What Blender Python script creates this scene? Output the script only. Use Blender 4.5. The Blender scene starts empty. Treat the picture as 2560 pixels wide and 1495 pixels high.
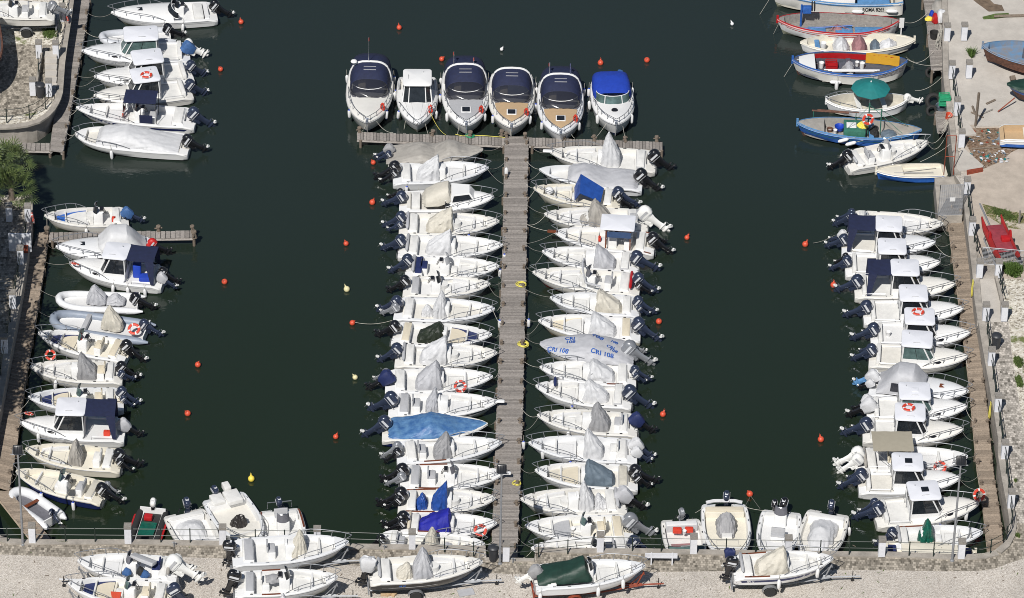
import bpy, math, random
from mathutils import Vector, Matrix, noise
random.seed(7)
R = math.radians
PI = math.pi
scene = bpy.context.scene
COL = scene.collection
# ---------------------------------------------------------------- camera
FPX = 12090.0
PITCH, ROLL, DIST = R(36.0), R(1.2), 298.0
fwd = Vector((0, math.cos(PITCH), -math.sin(PITCH)))
r0 = Vector((1, 0, 0)); u0 = r0.cross(fwd)
rc = r0*math.cos(ROLL) + u0*math.sin(ROLL)
uc = -r0*math.sin(ROLL) + u0*math.cos(ROLL)
CAM = -fwd*DIST
cd = bpy.data.cameras.new('camera'); cam = bpy.data.objects.new('camera', cd); COL.objects.link(cam)
cd.sensor_width = 36; cd.lens = FPX/2560*36; cd.clip_start = 1; cd.clip_end = 5000
cam.matrix_world = Matrix(((rc.x, uc.x, -fwd.x, CAM.x), (rc.y, uc.y, -fwd.y, CAM.y), (rc.z, uc.z, -fwd.z, CAM.z), (0, 0, 0, 1)))
scene.camera = cam
# ---------------------------------------------------------------- light
SAZ = Vector((-0.335, -0.942, 0)).normalized(); SEL = R(50)
sdir = Vector((SAZ.x*math.cos(SEL), SAZ.y*math.cos(SEL), math.sin(SEL)))
w = bpy.data.worlds.new('World'); scene.world = w; w.use_nodes = True
nt = w.node_tree; bg = nt.nodes['Background']; sk = nt.nodes.new('ShaderNodeTexSky')
sk.sky_type = 'NISHITA'; sk.sun_disc = False; sk.sun_elevation = SEL; sk.sun_rotation = math.atan2(sdir.x, sdir.y)
sk.dust_density = 0.6; sk.altitude = 0
nt.links.new(sk.outputs[0], bg.inputs[0]); bg.inputs[1].default_value = 0.052
sl = bpy.data.lights.new('sun', 'SUN'); sl.energy = 4.9; sl.angle = R(0.5); sl.color = (1, 0.965, 0.91)
so = bpy.data.objects.new('sun', sl); COL.objects.link(so); so.rotation_euler = sdir.to_track_quat('Z', 'Y').to_euler()
scene.view_settings.view_transform = 'Standard'; scene.view_settings.look = 'None'
scene.cycles.filter_width = 0.95; scene.render.filter_size = 0.95
scene.view_settings.exposure = 0; scene.view_settings.gamma = 1
# ---------------------------------------------------------------- measuring: photo pixel + height -> place on the ground
REG = {'TL': (0, 0, 3.6797), 'TM': (840, 60, 3.15), 'TR': (1880, 0, 3.0662), 'L1': (0, 380, 3.873), 'L2': (0, 700, 4.0885),
       'L3': (0, 1040, 3.2346), 'C1': (880, 330, 3.978), 'C2': (880, 680, 3.978), 'C3': (880, 1040, 3.978), 'D1': (1280, 330, 3.978),
       'D2': (1280, 680, 3.978), 'D3': (1280, 1040, 3.978), 'R1': (2040, 500, 4.0885), 'R2': (2040, 840, 4.0885), 'R3': (2040, 1140, 4.146),
       'B4': (1600, 1200, 4.2), 'B5': (860, 1300, 3.15), 'B6': (260, 1200, 3.9375), 'B7': (140, 1340, 5.04),
       'E1': (2260, 0, 3.0667), 'E2': (2300, 420, 3.346), 'E3': (2360, 820, 2.4533), 'E4': (0, 0, 3.504), 'E5': (0, 480, 3.505),
       'E6': (0, 880, 2.725), 'E8': (1880, 0, 6.0), 'O': (0, 0, 0.984375), 'P': (0, 0, 1.0)}
def P(reg, x, y, z=0.0):
    X0, Y0, s = REG[reg]
    px, py = X0 + x/s, Y0 + y/s
    d = fwd*FPX + rc*(px-1280) - uc*(py-747.5)
    k = (z-CAM.z)/d.z
    return CAM + d*k
# ---------------------------------------------------------------- materials
MATS = {}
def mat(name, col, rough=0.5, metal=0.0, var=0.0, vs=3.0, bump=0.0, bs=20.0, spec=0.5, coat=0.0, col2=None, trans=0, attr=False, det=4):
    if name in MATS: return MATS[name]
    m = bpy.data.materials.new(name); m.use_nodes = True; n = m.node_tree.nodes; l = m.node_tree.links
    b = n['Principled BSDF']; b.inputs['Base Color'].default_value = (*col, 1); b.inputs['Roughness'].default_value = rough
    b.inputs['Metallic'].default_value = metal; b.inputs['Specular IOR Level'].default_value = spec
    b.inputs['Coat Weight'].default_value = coat
    tc = None
    if var or bump: 
        tc = n.new('ShaderNodeNewGeometry').outputs['Position']
    src = None
    if var:
        t = n.new('ShaderNodeTexNoise'); t.inputs['Scale'].default_value = vs; t.inputs['Detail'].default_value = det; t.inputs['Roughness'].default_value = .65
        l.new(tc, t.inputs['Vector'])
        rp = n.new('ShaderNodeValToRGB'); rp.color_ramp.elements[0].position = .32; rp.color_ramp.elements[1].position = .68
        c2 = col2 or tuple(max(0, c*(1-var)) for c in col)
        rp.color_ramp.elements[0].color = (*c2, 1); rp.color_ramp.elements[1].color = (*col, 1)
        l.new(t.outputs[0], rp.inputs[0]); src = rp.outputs[0]
    if attr:
        a = n.new('ShaderNodeAttribute'); a.attribute_name = 'tone'
        mx = n.new('ShaderNodeMix'); mx.data_type = 'RGBA'; mx.blend_type = 'MULTIPLY'; mx.inputs[0].default_value = 1
        if src: l.new(src, mx.inputs[6])
        else: mx.inputs[6].default_value = (*col, 1)
        l.new(a.outputs['Color'], mx.inputs[7]); src = mx.outputs[2]
    if src: l.new(src, b.inputs['Base Color'])
    if bump:
        t = n.new('ShaderNodeTexNoise'); t.inputs['Scale'].default_value = bs; t.inputs['Detail'].default_value = 3
        l.new(tc, t.inputs['Vector']); bp = n.new('ShaderNodeBump'); bp.inputs['Strength'].default_value = bump; bp.inputs['Distance'].default_value = .05
        l.new(t.outputs[0], bp.inputs['Height']); l.new(bp.outputs[0], b.inputs['Normal'])
    MATS[name] = m
    return m
M = {
 'gel': mat('white_gelcoat', (.74, .74, .735), .3, var=.05, vs=1.3, coat=.1),
 'grime': mat('waterline_grime', (.42, .42, .33), .6, var=.5, vs=5, col2=(.16, .17, .10)),
 'gelW': mat('warm_white_gelcoat', (.71, .695, .655), .32, var=.07, vs=1.7, coat=.1),
 'gelC': mat('cool_white_gelcoat', (.69, .70, .715), .3, var=.05, vs=1.1, coat=.1),
 'deckW': mat('warm_deck', (.66, .64, .59), .55, var=.10, vs=3),
 'bluef': mat('flaking_blue_paint', (.10, .24, .42), .8, var=.6, vs=1.8, col2=(.22, .19, .17), det=10),
 'gel2': mat('white_deck', (.70, .695, .675), .5, var=.14, vs=2.2),
 'cream': mat('cream_gelcoat', (.70, .66, .56), .35, var=.08, vs=2),
 'roof': mat('pale_grey_roof', (.69, .70, .745), .4, var=.05, vs=3),
 'grip': mat('nonskid_grey', (.66, .66, .66), .7, var=.08, vs=10),
 'ltgrey': mat('light_grey_vinyl', (.42, .425, .44), .55, var=.1, vs=8),
 'beige': mat('beige_vinyl', (.62, .56, .44), .6, var=.08, vs=6),
 'navy': mat('navy_canvas', (.012, .018, .058), .75, var=.3, vs=4, bump=.15, bs=5),
 'navyhull': mat('navy_gelcoat', (.012, .02, .09), .2, coat=.3),
 'black': mat('black_plastic', (.012, .012, .014), .3, coat=.3),
 'rubber': mat('black_rubber', (.02, .02, .02), .8),
 'steel': mat('stainless_steel', (.62, .63, .65), .28, metal=.9),
 'rail': mat('steel_rail', (.34, .35, .37), .35, metal=.6),
 'galv': mat('galvanised_steel', (.30, .31, .33), .55, metal=.3, var=.25, vs=6),
 'glass': mat('dark_tinted_glass', (.02, .024, .03), .06, var=.5, vs=2.5, spec=.6),
 'glass2': mat('green_tinted_glass', (.10, .16, .155), .08, var=.5, vs=2.5, spec=.6),
 'clear': mat('clear_vinyl_window', (.026, .028, .04), .16),
 't_white': mat('white_tarpaulin', (.57, .575, .59), .6, var=.12, vs=3, bump=.35, bs=4),
 't_lt': mat('pale_grey_tarpaulin', (.44, .445, .47), .6, var=.15, vs=3, bump=.4, bs=3),
 't_grey': mat('grey_tarpaulin', (.31, .31, .32), .65, var=.22, vs=3, bump=.6, bs=3),
 't_taupe': mat('taupe_tarpaulin', (.36, .34, .31), .65, var=.22, vs=2.5, bump=.5, bs=3),
 't_beige': mat('beige_tarpaulin', (.55, .52, .45), .65, var=.15, vs=3, bump=.5, bs=3),
 't_blue': mat('faded_blue_tarpaulin', (.11, .23, .40), .5, var=.4, vs=2.2, bump=.7, bs=4, col2=(.03, .10, .27)),
 't_bright': mat('bright_blue_tarpaulin', (.02, .075, .32), .4, var=.3, vs=3, bump=.6, bs=4),
 't_royal': mat('royal_blue_canvas', (.008, .012, .30), .7, var=.3, vs=3, bump=.3, bs=3),
 't_steel': mat('slate_blue_tarpaulin', (.13, .17, .21), .6, var=.2, vs=3, bump=.5, bs=3),
 't_steelblue': mat('dull_blue_cloth', (.03, .065, .15), .7, var=.2, vs=4),
 't_dkgreen': mat('dark_green_tarpaulin', (.012, .042, .03), .55, var=.35, vs=3, bump=.6, bs=3),
 't_olive': mat('olive_black_tarpaulin', (.022, .03, .018), .4, var=.4, vs=3, bump=.6, bs=4),
 't_green': mat('green_tarpaulin', (.008, .11, .075), .35, var=.4, vs=4, bump=.6, bs=5),
 't_brown': mat('dark_brown_plastic_sheet', (.035, .03, .028), .3, var=.4, vs=5, bump=.8, bs=6),
 'e_navy': mat('navy_engine_paint', (.03, .04, .072), .22, metal=.25, coat=.5),
 'e_black': mat('black_engine_paint', (.01, .01, .012), .18, coat=.5),
 'e_grey': mat('silver_grey_engine_paint', (.24, .25, .27), .25, metal=.3, coat=.4),
 'e_white': mat('white_engine_paint', (.72, .72, .70), .3, coat=.3),
 'e_blue': mat('blue_engine_cover', (.05, .13, .32), .6, var=.3, vs=6),
 'e_red': mat('red_engine_cover', (.45, .015, .015), .5),
 'prop': mat('pale_propeller', (.62, .62, .60), .35, metal=.2),
 'decal': mat('silver_decal', (.55, .56, .58), .4),
 'decalred': mat('red_decal', (.5, .03, .04), .4),
 'orange': mat('orange_buoy_plastic', (.62, .085, .04), .45, var=.15, vs=9),
 'orangeL': mat('life_ring_orange', (.58, .05, .025), .5, var=.12, vs=6),
 'yellow': mat('yellow_plastic', (.75, .58, .08), .5),
 'ropeY': mat('yellow_rope', (.70, .62, .12), .8, bump=.4, bs=60),
 'rope': mat('pale_rope', (.45, .43, .38), .85),
 'roped': mat('grey_rope', (.22, .21, .19), .85),
 'red': mat('red_paint', (.42, .012, .015), .45, var=.2, vs=3),
 'redcat': mat('weathered_red_float', (.36, .022, .02), .55, var=.3, vs=2),
 'redfaded': mat('faded_red_deck', (.30, .045, .06), .6, var=.3, vs=3),
 'rust': mat('rusty_red_steel', (.28, .055, .025), .75, var=.45, vs=7),
 'fend': mat('white_fender', (.74, .74, .74), .4, var=.1, vs=9),
 'blue': mat('blue_plastic', (.012, .05, .38), .45),
 'bluep': mat('blue_boat_paint', (.03, .12, .42), .45, var=.35, vs=4),
 'bluel': mat('light_blue_paint', (.10, .26, .50), .6, var=.35, vs=4),
 'cush': mat('navy_cushion', (.015, .025, .10), .6, var=.2, vs=6),
 'bcush': mat('bright_blue_cushion', (.02, .11, .42), .6, var=.2, vs=6),
 'teak': mat('varnished_wood', (.19, .055, .022), .35, var=.4, vs=9, coat=.3),
 'tan': mat('tan_sun_pad', (.48, .34, .20), .7, var=.1, vs=5),
 'greyfloor': mat('grey_boat_floor', (.30, .28, .26), .75, var=.35, vs=5),
 'slate': mat('slate_boat_floor', (.09, .10, .13), .7, var=.3, vs=5),
 'dash': mat('grey_dashboard', (.14, .14, .16), .6, var=.2, vs=5),
 'tubeg': mat('grey_inflatable_tube', (.52, .54, .58), .5, var=.12, vs=4),
 'tubed': mat('slate_inflatable_tube', (.25, .29, .36), .5, var=.15, vs=4),
 'tubew': mat('white_inflatable_tube', (.70, .71, .73), .45, var=.12, vs=4),
 'wood': mat('weathered_planks', (.33, .30, .275), .85, var=.35, vs=9, bump=.5, bs=14, attr=True),
 'woodR': mat('weathered_brown_planks', (.36, .29, .225), .85, var=.35, vs=9, bump=.5, bs=14, attr=True),
 'post': mat('weathered_post', (.20, .16, .125), .9, var=.4, vs=12, bump=.5, bs=20),
 'conc': mat('concrete', (.40, .365, .32), .9, var=.42, vs=1.6, bump=.3, bs=12, det=8),
 'concl': mat('pale_concrete', (.50, .465, .42), .9, var=.22, vs=.9, bump=.3, bs=10, det=9),
 'cap': mat('pillar_cap_stone', (.28, .26, .235), .9, var=.35, vs=12, bump=.4, bs=30),
 'pill': mat('whitewashed_pillar', (.66, .67, .71), .75, var=.12, vs=5),
 'iron': mat('dark_green_iron', (.012, .022, .018), .45),
 'grass': mat('green_grass', (.10, .155, .035), .9, var=.5, vs=6),
 'leaf': mat('palm_leaf', (.12, .155, .045), .55, var=.6, vs=4, col2=(.022, .045, .016)),
 'leaf2': mat('shrub_leaf', (.09, .16, .03), .6, var=.5, vs=8),
 'dirt': mat('dirt', (.20, .145, .10), .95, var=.55, vs=2.2, bump=.6, bs=9, det=10),
 'sand': mat('sandy_ground', (.47, .405, .34), .95, var=.25, vs=1.2, bump=.35, bs=18, det=10),
 'umb': mat('teal_umbrella_cloth', (.008, .17, .17), .7, var=.15, vs=3),
 'mustard': mat('mustard_cloth', (.58, .31, .02), .8, var=.12, vs=3, bump=.3, bs=3),
 'bgreen': mat('green_crate_plastic', (.03, .35, .17), .5, var=.2, vs=12),
 'greenp': mat('green_boat_paint', (.04, .17, .12), .6, var=.35, vs=5),
 'camo': mat('stone_pattern_paint', (.42, .40, .40), .8, var=.75, vs=9, det=1),
 'pinkcloth': mat('faded_pink_cloth', (.34, .17, .18), .85, var=.3, vs=5, bump=.4, bs=6),
 'bin': mat('charcoal_bin_plastic', (.035, .038, .045), .45, var=.2, vs=8),
 'lens': mat('floodlight_glass', (.03, .035, .04), .1),
 'bimini': mat('khaki_bimini_cloth', (.33, .30, .235), .8, var=.08, vs=4),
 'hullprim': mat('bottom_paint', (.10, .12, .16), .7, var=.3, vs=4),
 'brownhull': mat('peeling_brown_paint', (.16, .07, .045), .8, var=.6, vs=5),
 'sagu': mat('blue_awning', (.012, .05, .40), .65, var=.2, vs=3),
}
def speckle(name, cols, scale, rough=.95, big=None, bump=.6):
    m = bpy.data.materials.new(name); m.use_nodes = True; n = m.node_tree.nodes; l = m.node_tree.links; b = n['Principled BSDF']
    b.inputs['Roughness'].default_value = rough; g = n.new('ShaderNodeNewGeometry')
    v = n.new('ShaderNodeTexVoronoi'); v.inputs['Scale'].default_value = scale; l.new(g.outputs['Position'], v.inputs['Vector'])
    s = n.new('ShaderNodeSeparateColor'); l.new(v.outputs['Color'], s.inputs[0])
    rp = n.new('ShaderNodeValToRGB'); e = rp.color_ramp.elements
    e[0].position = 0; e[0].color = (*cols[0], 1); e[1].position = 1; e[1].color = (*cols[-1], 1)
    for i, c in enumerate(cols[1:-1]):
        q = e.new((i+1)/(len(cols)-1)); q.color = (*c, 1)
    l.new(s.outputs[0], rp.inputs[0])
    t = n.new('ShaderNodeTexNoise'); t.inputs['Scale'].default_value = .35; t.inputs['Detail'].default_value = 8; t.inputs['Roughness'].default_value = .7; l.new(g.outputs['Position'], t.inputs['Vector'])
    mr = n.new('ShaderNodeMapRange'); mr.inputs[1].default_value = .3; mr.inputs[2].default_value = .7; mr.inputs[3].default_value = .80; mr.inputs[4].default_value = 1.08
    l.new(t.outputs[0], mr.inputs[0])
    mx = n.new('ShaderNodeVectorMath'); mx.operation = 'SCALE'; l.new(rp.outputs[0], mx.inputs[0]); l.new(mr.outputs[0], mx.inputs['Scale'])
    out = mx.outputs[0]
    if big:
        t2 = n.new('ShaderNodeTexNoise'); t2.inputs['Scale'].default_value = big[1]; t2.inputs['Detail'].default_value = 9; t2.inputs['Roughness'].default_value = .7; l.new(g.outputs['Position'], t2.inputs['Vector'])
        m2 = n.new('ShaderNodeMapRange'); m2.inputs[1].default_value = big[2]; m2.inputs[2].default_value = big[2]+.06; l.new(t2.outputs[0], m2.inputs[0])
        mm = n.new('ShaderNodeMix'); mm.data_type = 'RGBA'; l.new(m2.outputs[0], mm.inputs[0]); l.new(out, mm.inputs[6]); mm.inputs[7].default_value = (*big[0], 1); out = mm.outputs[2]
    l.new(out, b.inputs['Base Color'])
    bp = n.new('ShaderNodeBump'); bp.inputs['Strength'].default_value = bump; bp.inputs['Distance'].default_value = .04
    l.new(v.outputs['Distance'], bp.inputs['Height']); l.new(bp.outputs[0], b.inputs['Normal'])
    M[name] = m
speckle('gravel', [(.34, .305, .265), (.46, .415, .365), (.52, .475, .42), (.56, .515, .46), (.65, .61, .56)], 20)
speckle('white_gravel', [(.22, .19, .15), (.50, .46, .38), (.62, .58, .50), (.72, .69, .62)], 9, big=((.13, .15, .05), .45, .56))
speckle('litter_dirt', [(.08, .055, .035), (.17, .11, .07), (.22, .15, .10), (.30, .24, .19)], 9, big=((.45, .44, .42), 3.0, .66))
speckle('dry_grass', [(.06, .08, .02), (.12, .13, .04), (.20, .17, .08), (.33, .28, .19)], 12, big=((.45, .40, .33), .8, .55))
def pave_mat(name, ca, cb, rot):
    m = bpy.data.materials.new(name); m.use_nodes = True; n = m.node_tree.nodes; l = m.node_tree.links; b = n['Principled BSDF']
    b.inputs['Roughness'].default_value = .9; g = n.new('ShaderNodeNewGeometry'); mp = n.new('ShaderNodeMapping'); mp.inputs['Rotation'].default_value = (0, 0, rot)
    l.new(g.outputs['Position'], mp.inputs[0]); outs = []
    for k, (c1, c2) in enumerate((((.16,)*3, (1,)*3), ((0,)*3, (1,)*3))):
        br = n.new('ShaderNodeTexBrick'); br.inputs['Scale'].default_value = 1; br.inputs['Brick Width'].default_value = .17; br.inputs['Row Height'].default_value = .19 if k == 0 else .38
        br.inputs['Mortar Size'].default_value = .012; br.inputs['Mortar Smooth'].default_value = .3; br.offset = .5
        br.inputs['Color1'].default_value = (0, 0, 0, 1); br.inputs['Color2'].default_value = (1, 1, 1, 1); br.inputs['Mortar'].default_value = (-.3, -.3, -.3, 1) if k == 0 else (.5, .5, .5, 1)
        l.new(mp.outputs[0], br.inputs['Vector']); outs.append(br.outputs['Color'])
    mx = n.new('ShaderNodeMix'); mx.data_type = 'RGBA'; mx.inputs[0].default_value = .4; l.new(outs[0], mx.inputs[6]); l.new(outs[1], mx.inputs[7])
    t = n.new('ShaderNodeTexNoise'); t.inputs['Scale'].default_value = .6; t.inputs['Detail'].default_value = 6; l.new(g.outputs['Position'], t.inputs['Vector'])
    m3 = n.new('ShaderNodeMix'); m3.data_type = 'RGBA'; m3.inputs[0].default_value = .15; l.new(mx.outputs[2], m3.inputs[6]); l.new(t.outputs[0], m3.inputs[7])
    rp = n.new('ShaderNodeValToRGB'); rp.color_ramp.elements[0].position = .08; rp.color_ramp.elements[1].position = .85
    rp.color_ramp.elements[0].color = (*ca, 1); rp.color_ramp.elements[1].color = (*cb, 1); l.new(m3.outputs[2], rp.inputs[0]); l.new(rp.outputs[0], b.inputs['Base Color'])
    M[name] = m
pave_mat('paving', (.075, .065, .05), (.47, .42, .35), R(2))
pave_mat('paving_pale', (.10, .09, .075), (.60, .55, .49), R(-8))
n_ = M['clear'].node_tree; b_ = n_.nodes['Principled BSDF']; b_.inputs['Alpha'].default_value = .76
# water
m = bpy.data.materials.new('harbour_water'); m.use_nodes = True; n = m.node_tree.nodes; l = m.node_tree.links; b = n['Principled BSDF']
b.inputs['Roughness'].default_value = .035; b.inputs['IOR'].default_value = 1.33; b.inputs['Specular IOR Level'].default_value = .95
g = n.new('ShaderNodeNewGeometry')
t = n.new('ShaderNodeTexNoise'); t.inputs['Scale'].default_value = .05; t.inputs['Detail'].default_value = 5; l.new(g.outputs['Position'], t.inputs['Vector'])
sx = n.new('ShaderNodeSeparateXYZ'); l.new(g.outputs['Position'], sx.inputs[0])
mr = n.new('ShaderNodeMapRange'); mr.inputs[1].default_value = -28; mr.inputs[2].default_value = 30; l.new(sx.outputs[1], mr.inputs[0])
ad = n.new('ShaderNodeMath'); ad.operation = 'MULTIPLY_ADD'; ad.inputs[1].default_value = .5; ad.inputs[2].default_value = -.25; l.new(t.outputs[0], ad.inputs[0])
a2 = n.new('ShaderNodeMath'); a2.operation = 'ADD'; l.new(ad.outputs[0], a2.inputs[0]); l.new(mr.outputs[0], a2.inputs[1])
rp = n.new('ShaderNodeValToRGB'); rp.color_ramp.elements[0].color = (.0120, .0205, .0095, 1); rp.color_ramp.elements[1].color = (.0175, .0260, .0235, 1)
l.new(a2.outputs[0], rp.inputs[0]); l.new(rp.outputs[0], b.inputs['Base Color'])
mp = n.new('ShaderNodeMapping'); mp.inputs['Scale'].default_value = (1, 2.2, 1); mp.inputs['Rotation'].default_value = (0, 0, R(-14)); l.new(g.outputs['Position'], mp.inputs[0])
t2 = n.new('ShaderNodeTexNoise'); t2.inputs['Scale'].default_value = 2.2; t2.inputs['Detail'].default_value = 3; l.new(mp.outputs[0], t2.inputs['Vector'])
bp = n.new('ShaderNodeBump'); bp.inputs['Strength'].default_value = .32; bp.inputs['Distance'].default_value = .045; l.new(t2.outputs[0], bp.inputs['Height']); l.new(bp.outputs[0], b.inputs['Normal'])
M['water'] = m
# ---------------------------------------------------------------- mesh helper
class MB:
    def __init__(s): s.v = []; s.f = []; s.m = []; s.t = []
    def add(s, vs, fs, mi=0, tone=None):
        o = len(s.v); s.v += [tuple(p) for p in vs]; s.f += [tuple(i+o for i in f) for f in fs]
        s.m += [mi]*len(fs) if isinstance(mi, int) else list(mi); s.t += [1.0 if tone is None else tone]*len(fs); return s
    def box(s, x0, x1, y0, y1, z0, z1, mi=0, tp=0.0, tone=None, M4=None):
        tx, ty = tp*(x1-x0)/2, tp*(y1-y0)/2
        vs = [Vector(p) for p in ((x0, y0, z0), (x1, y0, z0), (x1, y1, z0), (x0, y1, z0), (x0+tx, y0+ty, z1), (x1-tx, y0+ty, z1), (x1-tx, y1-ty, z1), (x0+tx, y1-ty, z1))]
        if M4: vs = [M4 @ p for p in vs]
        return s.add(vs, [(0, 3, 2, 1), (4, 5, 6, 7), (0, 1, 5, 4), (1, 2, 6, 5), (2, 3, 7, 6), (3, 0, 4, 7)], mi, tone)
    def rbox(s, x0, x1, y0, y1, z0, z1, r=.05, mi=0, crown=0.0, M4=None, n=3):
        # rounded-outline slab with softened top edge
        def ring(ins, z, rr):
            o = []
            a0, a1, b0, b1 = x0+ins, x1-ins, y0+ins, y1-ins; rr = max(rr, .003)
            for (cx, cy, st) in ((a1-rr, b1-rr, 0), (a0+rr, b1-rr, 90), (a0+rr, b0+rr, 180), (a1-rr, b0+rr, 270)):
                for k in range(n+1):
                    a = R(st+90*k/n); o.append(Vector((cx+rr*math.cos(a), cy+rr*math.sin(a), z)))
            return o
        e = min(r*.6, (z1-z0)*.45)
        rings = [ring(0, z0, r), ring(0, z1-e, r), ring(e*.35, z1-e*.3, r), ring(e*1.1, z1, r)]
        N = len(rings[0]); vs = [p for q in rings for p in q]; fs = []
        for k in range(3):
            for i in range(N): j = (i+1) % N; fs.append((k*N+i, k*N+j, k*N+N+j, k*N+N+i))
        fs.append(tuple(range(N))[::-1])
        c = len(vs); vs.append(Vector(((x0+x1)/2, (y0+y1)/2, z1+crown)))
        for i in range(N): fs.append((3*N+i, 3*N+(i+1) % N, c))
        if M4: vs = [M4 @ p for p in vs]
        return s.add(vs, fs, mi)
    def loft(s, rings, mi=0, closed=True, caps=True):
        N = len(rings[0]); vs = [p for r in rings for p in r]; fs = []
        for k in range(len(rings)-1):
            for i in range(N if closed else N-1):
                j = (i+1) % N; fs.append((k*N+i, k*N+j, k*N+N+j, k*N+N+i))
        ms = [mi]*len(fs) if isinstance(mi, int) else [mi(k, i) for k in range(len(rings)-1) for i in range(N if closed else N-1)]
        if caps and closed:
            fs.append(tuple(range(N))[::-1]); fs.append(tuple(range((len(rings)-1)*N, len(rings)*N))); ms += [ms[0], ms[-1]]
        return s.add(vs, fs, ms)
    def tube(s, pts, r, n=5, mi=0, closed=False):
        pts = [Vector(p) for p in pts]; rings = []; K = len(pts)
        for i, p in enumerate(pts):
            a = pts[i-1] if (i or closed) else p; c = pts[(i+1) % K] if (i < K-1 or closed) else p
            d = (c-a).normalized() if (c-a).length > 1e-6 else Vector((1, 0, 0))
            up = Vector((0, 0, 1)) if abs(d.z) < .9 else Vector((1, 0, 0))
            u = d.cross(up).normalized(); q = u.cross(d); rr = r[i] if isinstance(r, (list, tuple)) else r
            rings.append([p+u*rr*math.cos(2*PI*k/n)+q*rr*math.sin(2*PI*k/n) for k in range(n)])
        if closed: rings.append(rings[0])
        return s.loft(rings, mi, True, not closed)
    def lathe(s, prof, n=12, mi=0, c=(0, 0, 0), M4=None):
        rings = [[Vector((c[0]+r*math.cos(2*PI*k/n), c[1]+r*math.sin(2*PI*k/n), c[2]+z)) for k in range(n)] for r, z in prof]
        if M4: rings = [[M4 @ p for p in q] for q in rings]
        return s.loft(rings, mi)
    def ell(s, c, r, n=10, k=6, mi=0, M4=None):
        rings = []
        for i in range(k+1):
            a = -PI/2+PI*i/k; ca = max(math.cos(a), .02)
            rings.append([Vector((c[0]+r[0]*ca*math.cos(2*PI*j/n), c[1]+r[1]*ca*math.sin(2*PI*j/n), c[2]+r[2]*math.sin(a))) for j in range(n)])
        if M4: rings = [[M4 @ p for p in q] for q in rings]
        return s.loft(rings, mi)
    def poly(s, pts, z0, z1, mi=0, side=None):
        N = len(pts); vs = [(p[0], p[1], z1) for p in pts]+[(p[0], p[1], z0) for p in pts]
        fs = [tuple(range(N))]+[(i, (i+1) % N, N+(i+1) % N, N+i) for i in range(N)]
        return s.add(vs, fs, [mi]+[mi if side is None else side]*N)
    def mesh(s, name, mats, smooth=True, ang=38):
        me = bpy.data.meshes.new(name); me.from_pydata(s.v, [], s.f)
        for k in (mats if isinstance(mats, (list, tuple)) else [mats]): me.materials.append(M[k] if isinstance(k, str) else k)
        me.polygons.foreach_set('material_index', s.m)
        if any(x != 1.0 for x in s.t):
            ca = me.color_attributes.new('tone', 'FLOAT_COLOR', 'CORNER'); arr = []
            for p, tn in zip(me.polygons, s.t): arr += [tn, tn, tn, 1]*p.loop_total
            ca.data.foreach_set('color', arr)
        elif any('planks' in (mm.name) for mm in me.materials if mm):
            ca = me.color_attributes.new('tone', 'FLOAT_COLOR', 'CORNER'); ca.data.foreach_set('color', [1.0]*4*len(me.loops))
        if smooth:
            me.polygons.foreach_set('use_smooth', [True]*len(me.polygons)); me.update(); me.set_sharp_from_angle(angle=R(ang))
        me.update(); return me
    def build(s, name, mats, parent=None, smooth=True, **kw):
        return place(s.mesh(name, mats, smooth), name, parent, **kw)
def split(mb, name, mats, parent, smooth=True):
    # every connected piece of mb becomes an object of its own
    par = list(range(len(mb.v)))
    def find(i):
        while par[i] != i: par[i] = par[par[i]]; i = par[i]
        return i
    for f in mb.f:
        for j in f[1:]: par[find(j)] = find(f[0])
    gs = {}
    for f, m_, t_ in zip(mb.f, mb.m, mb.t): gs.setdefault(find(f[0]), []).append((f, m_, t_))
    for g in gs.values():
        q = MB(); mp_ = {}
        for f, m_, t_ in g:
            for i in f:
                if i not in mp_: mp_[i] = len(q.v); q.v.append(mb.v[i])
            q.f.append(tuple(mp_[i] for i in f)); q.m.append(m_); q.t.append(t_)
        q.build(name, mats, parent, smooth)
def place(me, name, parent=None, loc=None, rot=None, label=None, cat=None, group=None, kind=None, scale=None, mw=None):
    o = bpy.data.objects.new(name, me); COL.objects.link(o)
    if parent: o.parent = parent
    if loc is not None: o.location = loc
    if rot is not None: o.rotation_euler = rot
    if scale is not None: o.scale = scale if isinstance(scale, tuple) else (scale,)*3
    if mw is not None: o.matrix_basis = mw
    tag(o, label, cat, group, kind); return o
def tag(o, label=None, cat=None, group=None, kind=None):
    for k, v_ in (('label', label), ('category', cat), ('group', group), ('kind', kind)):
        if v_: o[k] = v_
def empty(name, loc, rz=0, **kw): return place(None, name, loc=loc, rot=(0, 0, rz), **kw)
# ================================================================ setting
QZ, PZ = 1.6, 0.6
wt = MB(); wt.add([(-900, -700, 0), (900, -700, 0), (900, 1500, 0), (-900, 1500, 0)], [(0, 1, 2, 3)]); wt.build('water', 'water', smooth=False, kind='structure')
def PP(pts, z=QZ): return [P(*p, z) for p in pts]
E_left = PP([('E5', 283, 30), ('E5', 283, 270), ('E5', 232, 640), ('E5', 165, 1030), ('E5', 92, 1420), ('P', 4, 1010), ('P', -22, 1150), ('P', -34, 1250), ('P', -22, 1310), ('P', 2, 1345), ('P', 28, 1351), ('P', 60, 1352)])
E_bot = PP([('B6', 240, 597), ('B6', 1140, 612), ('B5', 60, 197), ('B5', 1115, 214)])
E_notch = PP([('B5', 1122, 306), ('B5', 1500, 312)])
E_bot2 = PP([('B5', 1505, 226), ('D3', 1000, 1332), ('B4', 0, 733), ('B4', 1000, 750), ('B4', 2500, 768), ('R3', 700, 1003), ('R3', 1100, 1019), ('R3', 1400, 1030), ('R3', 1600, 1033), ('R3', 1740, 1022), ('R3', 1860, 990), ('R3', 1940, 925), ('R3', 1990, 830), ('R3', 2008, 720)])
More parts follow.
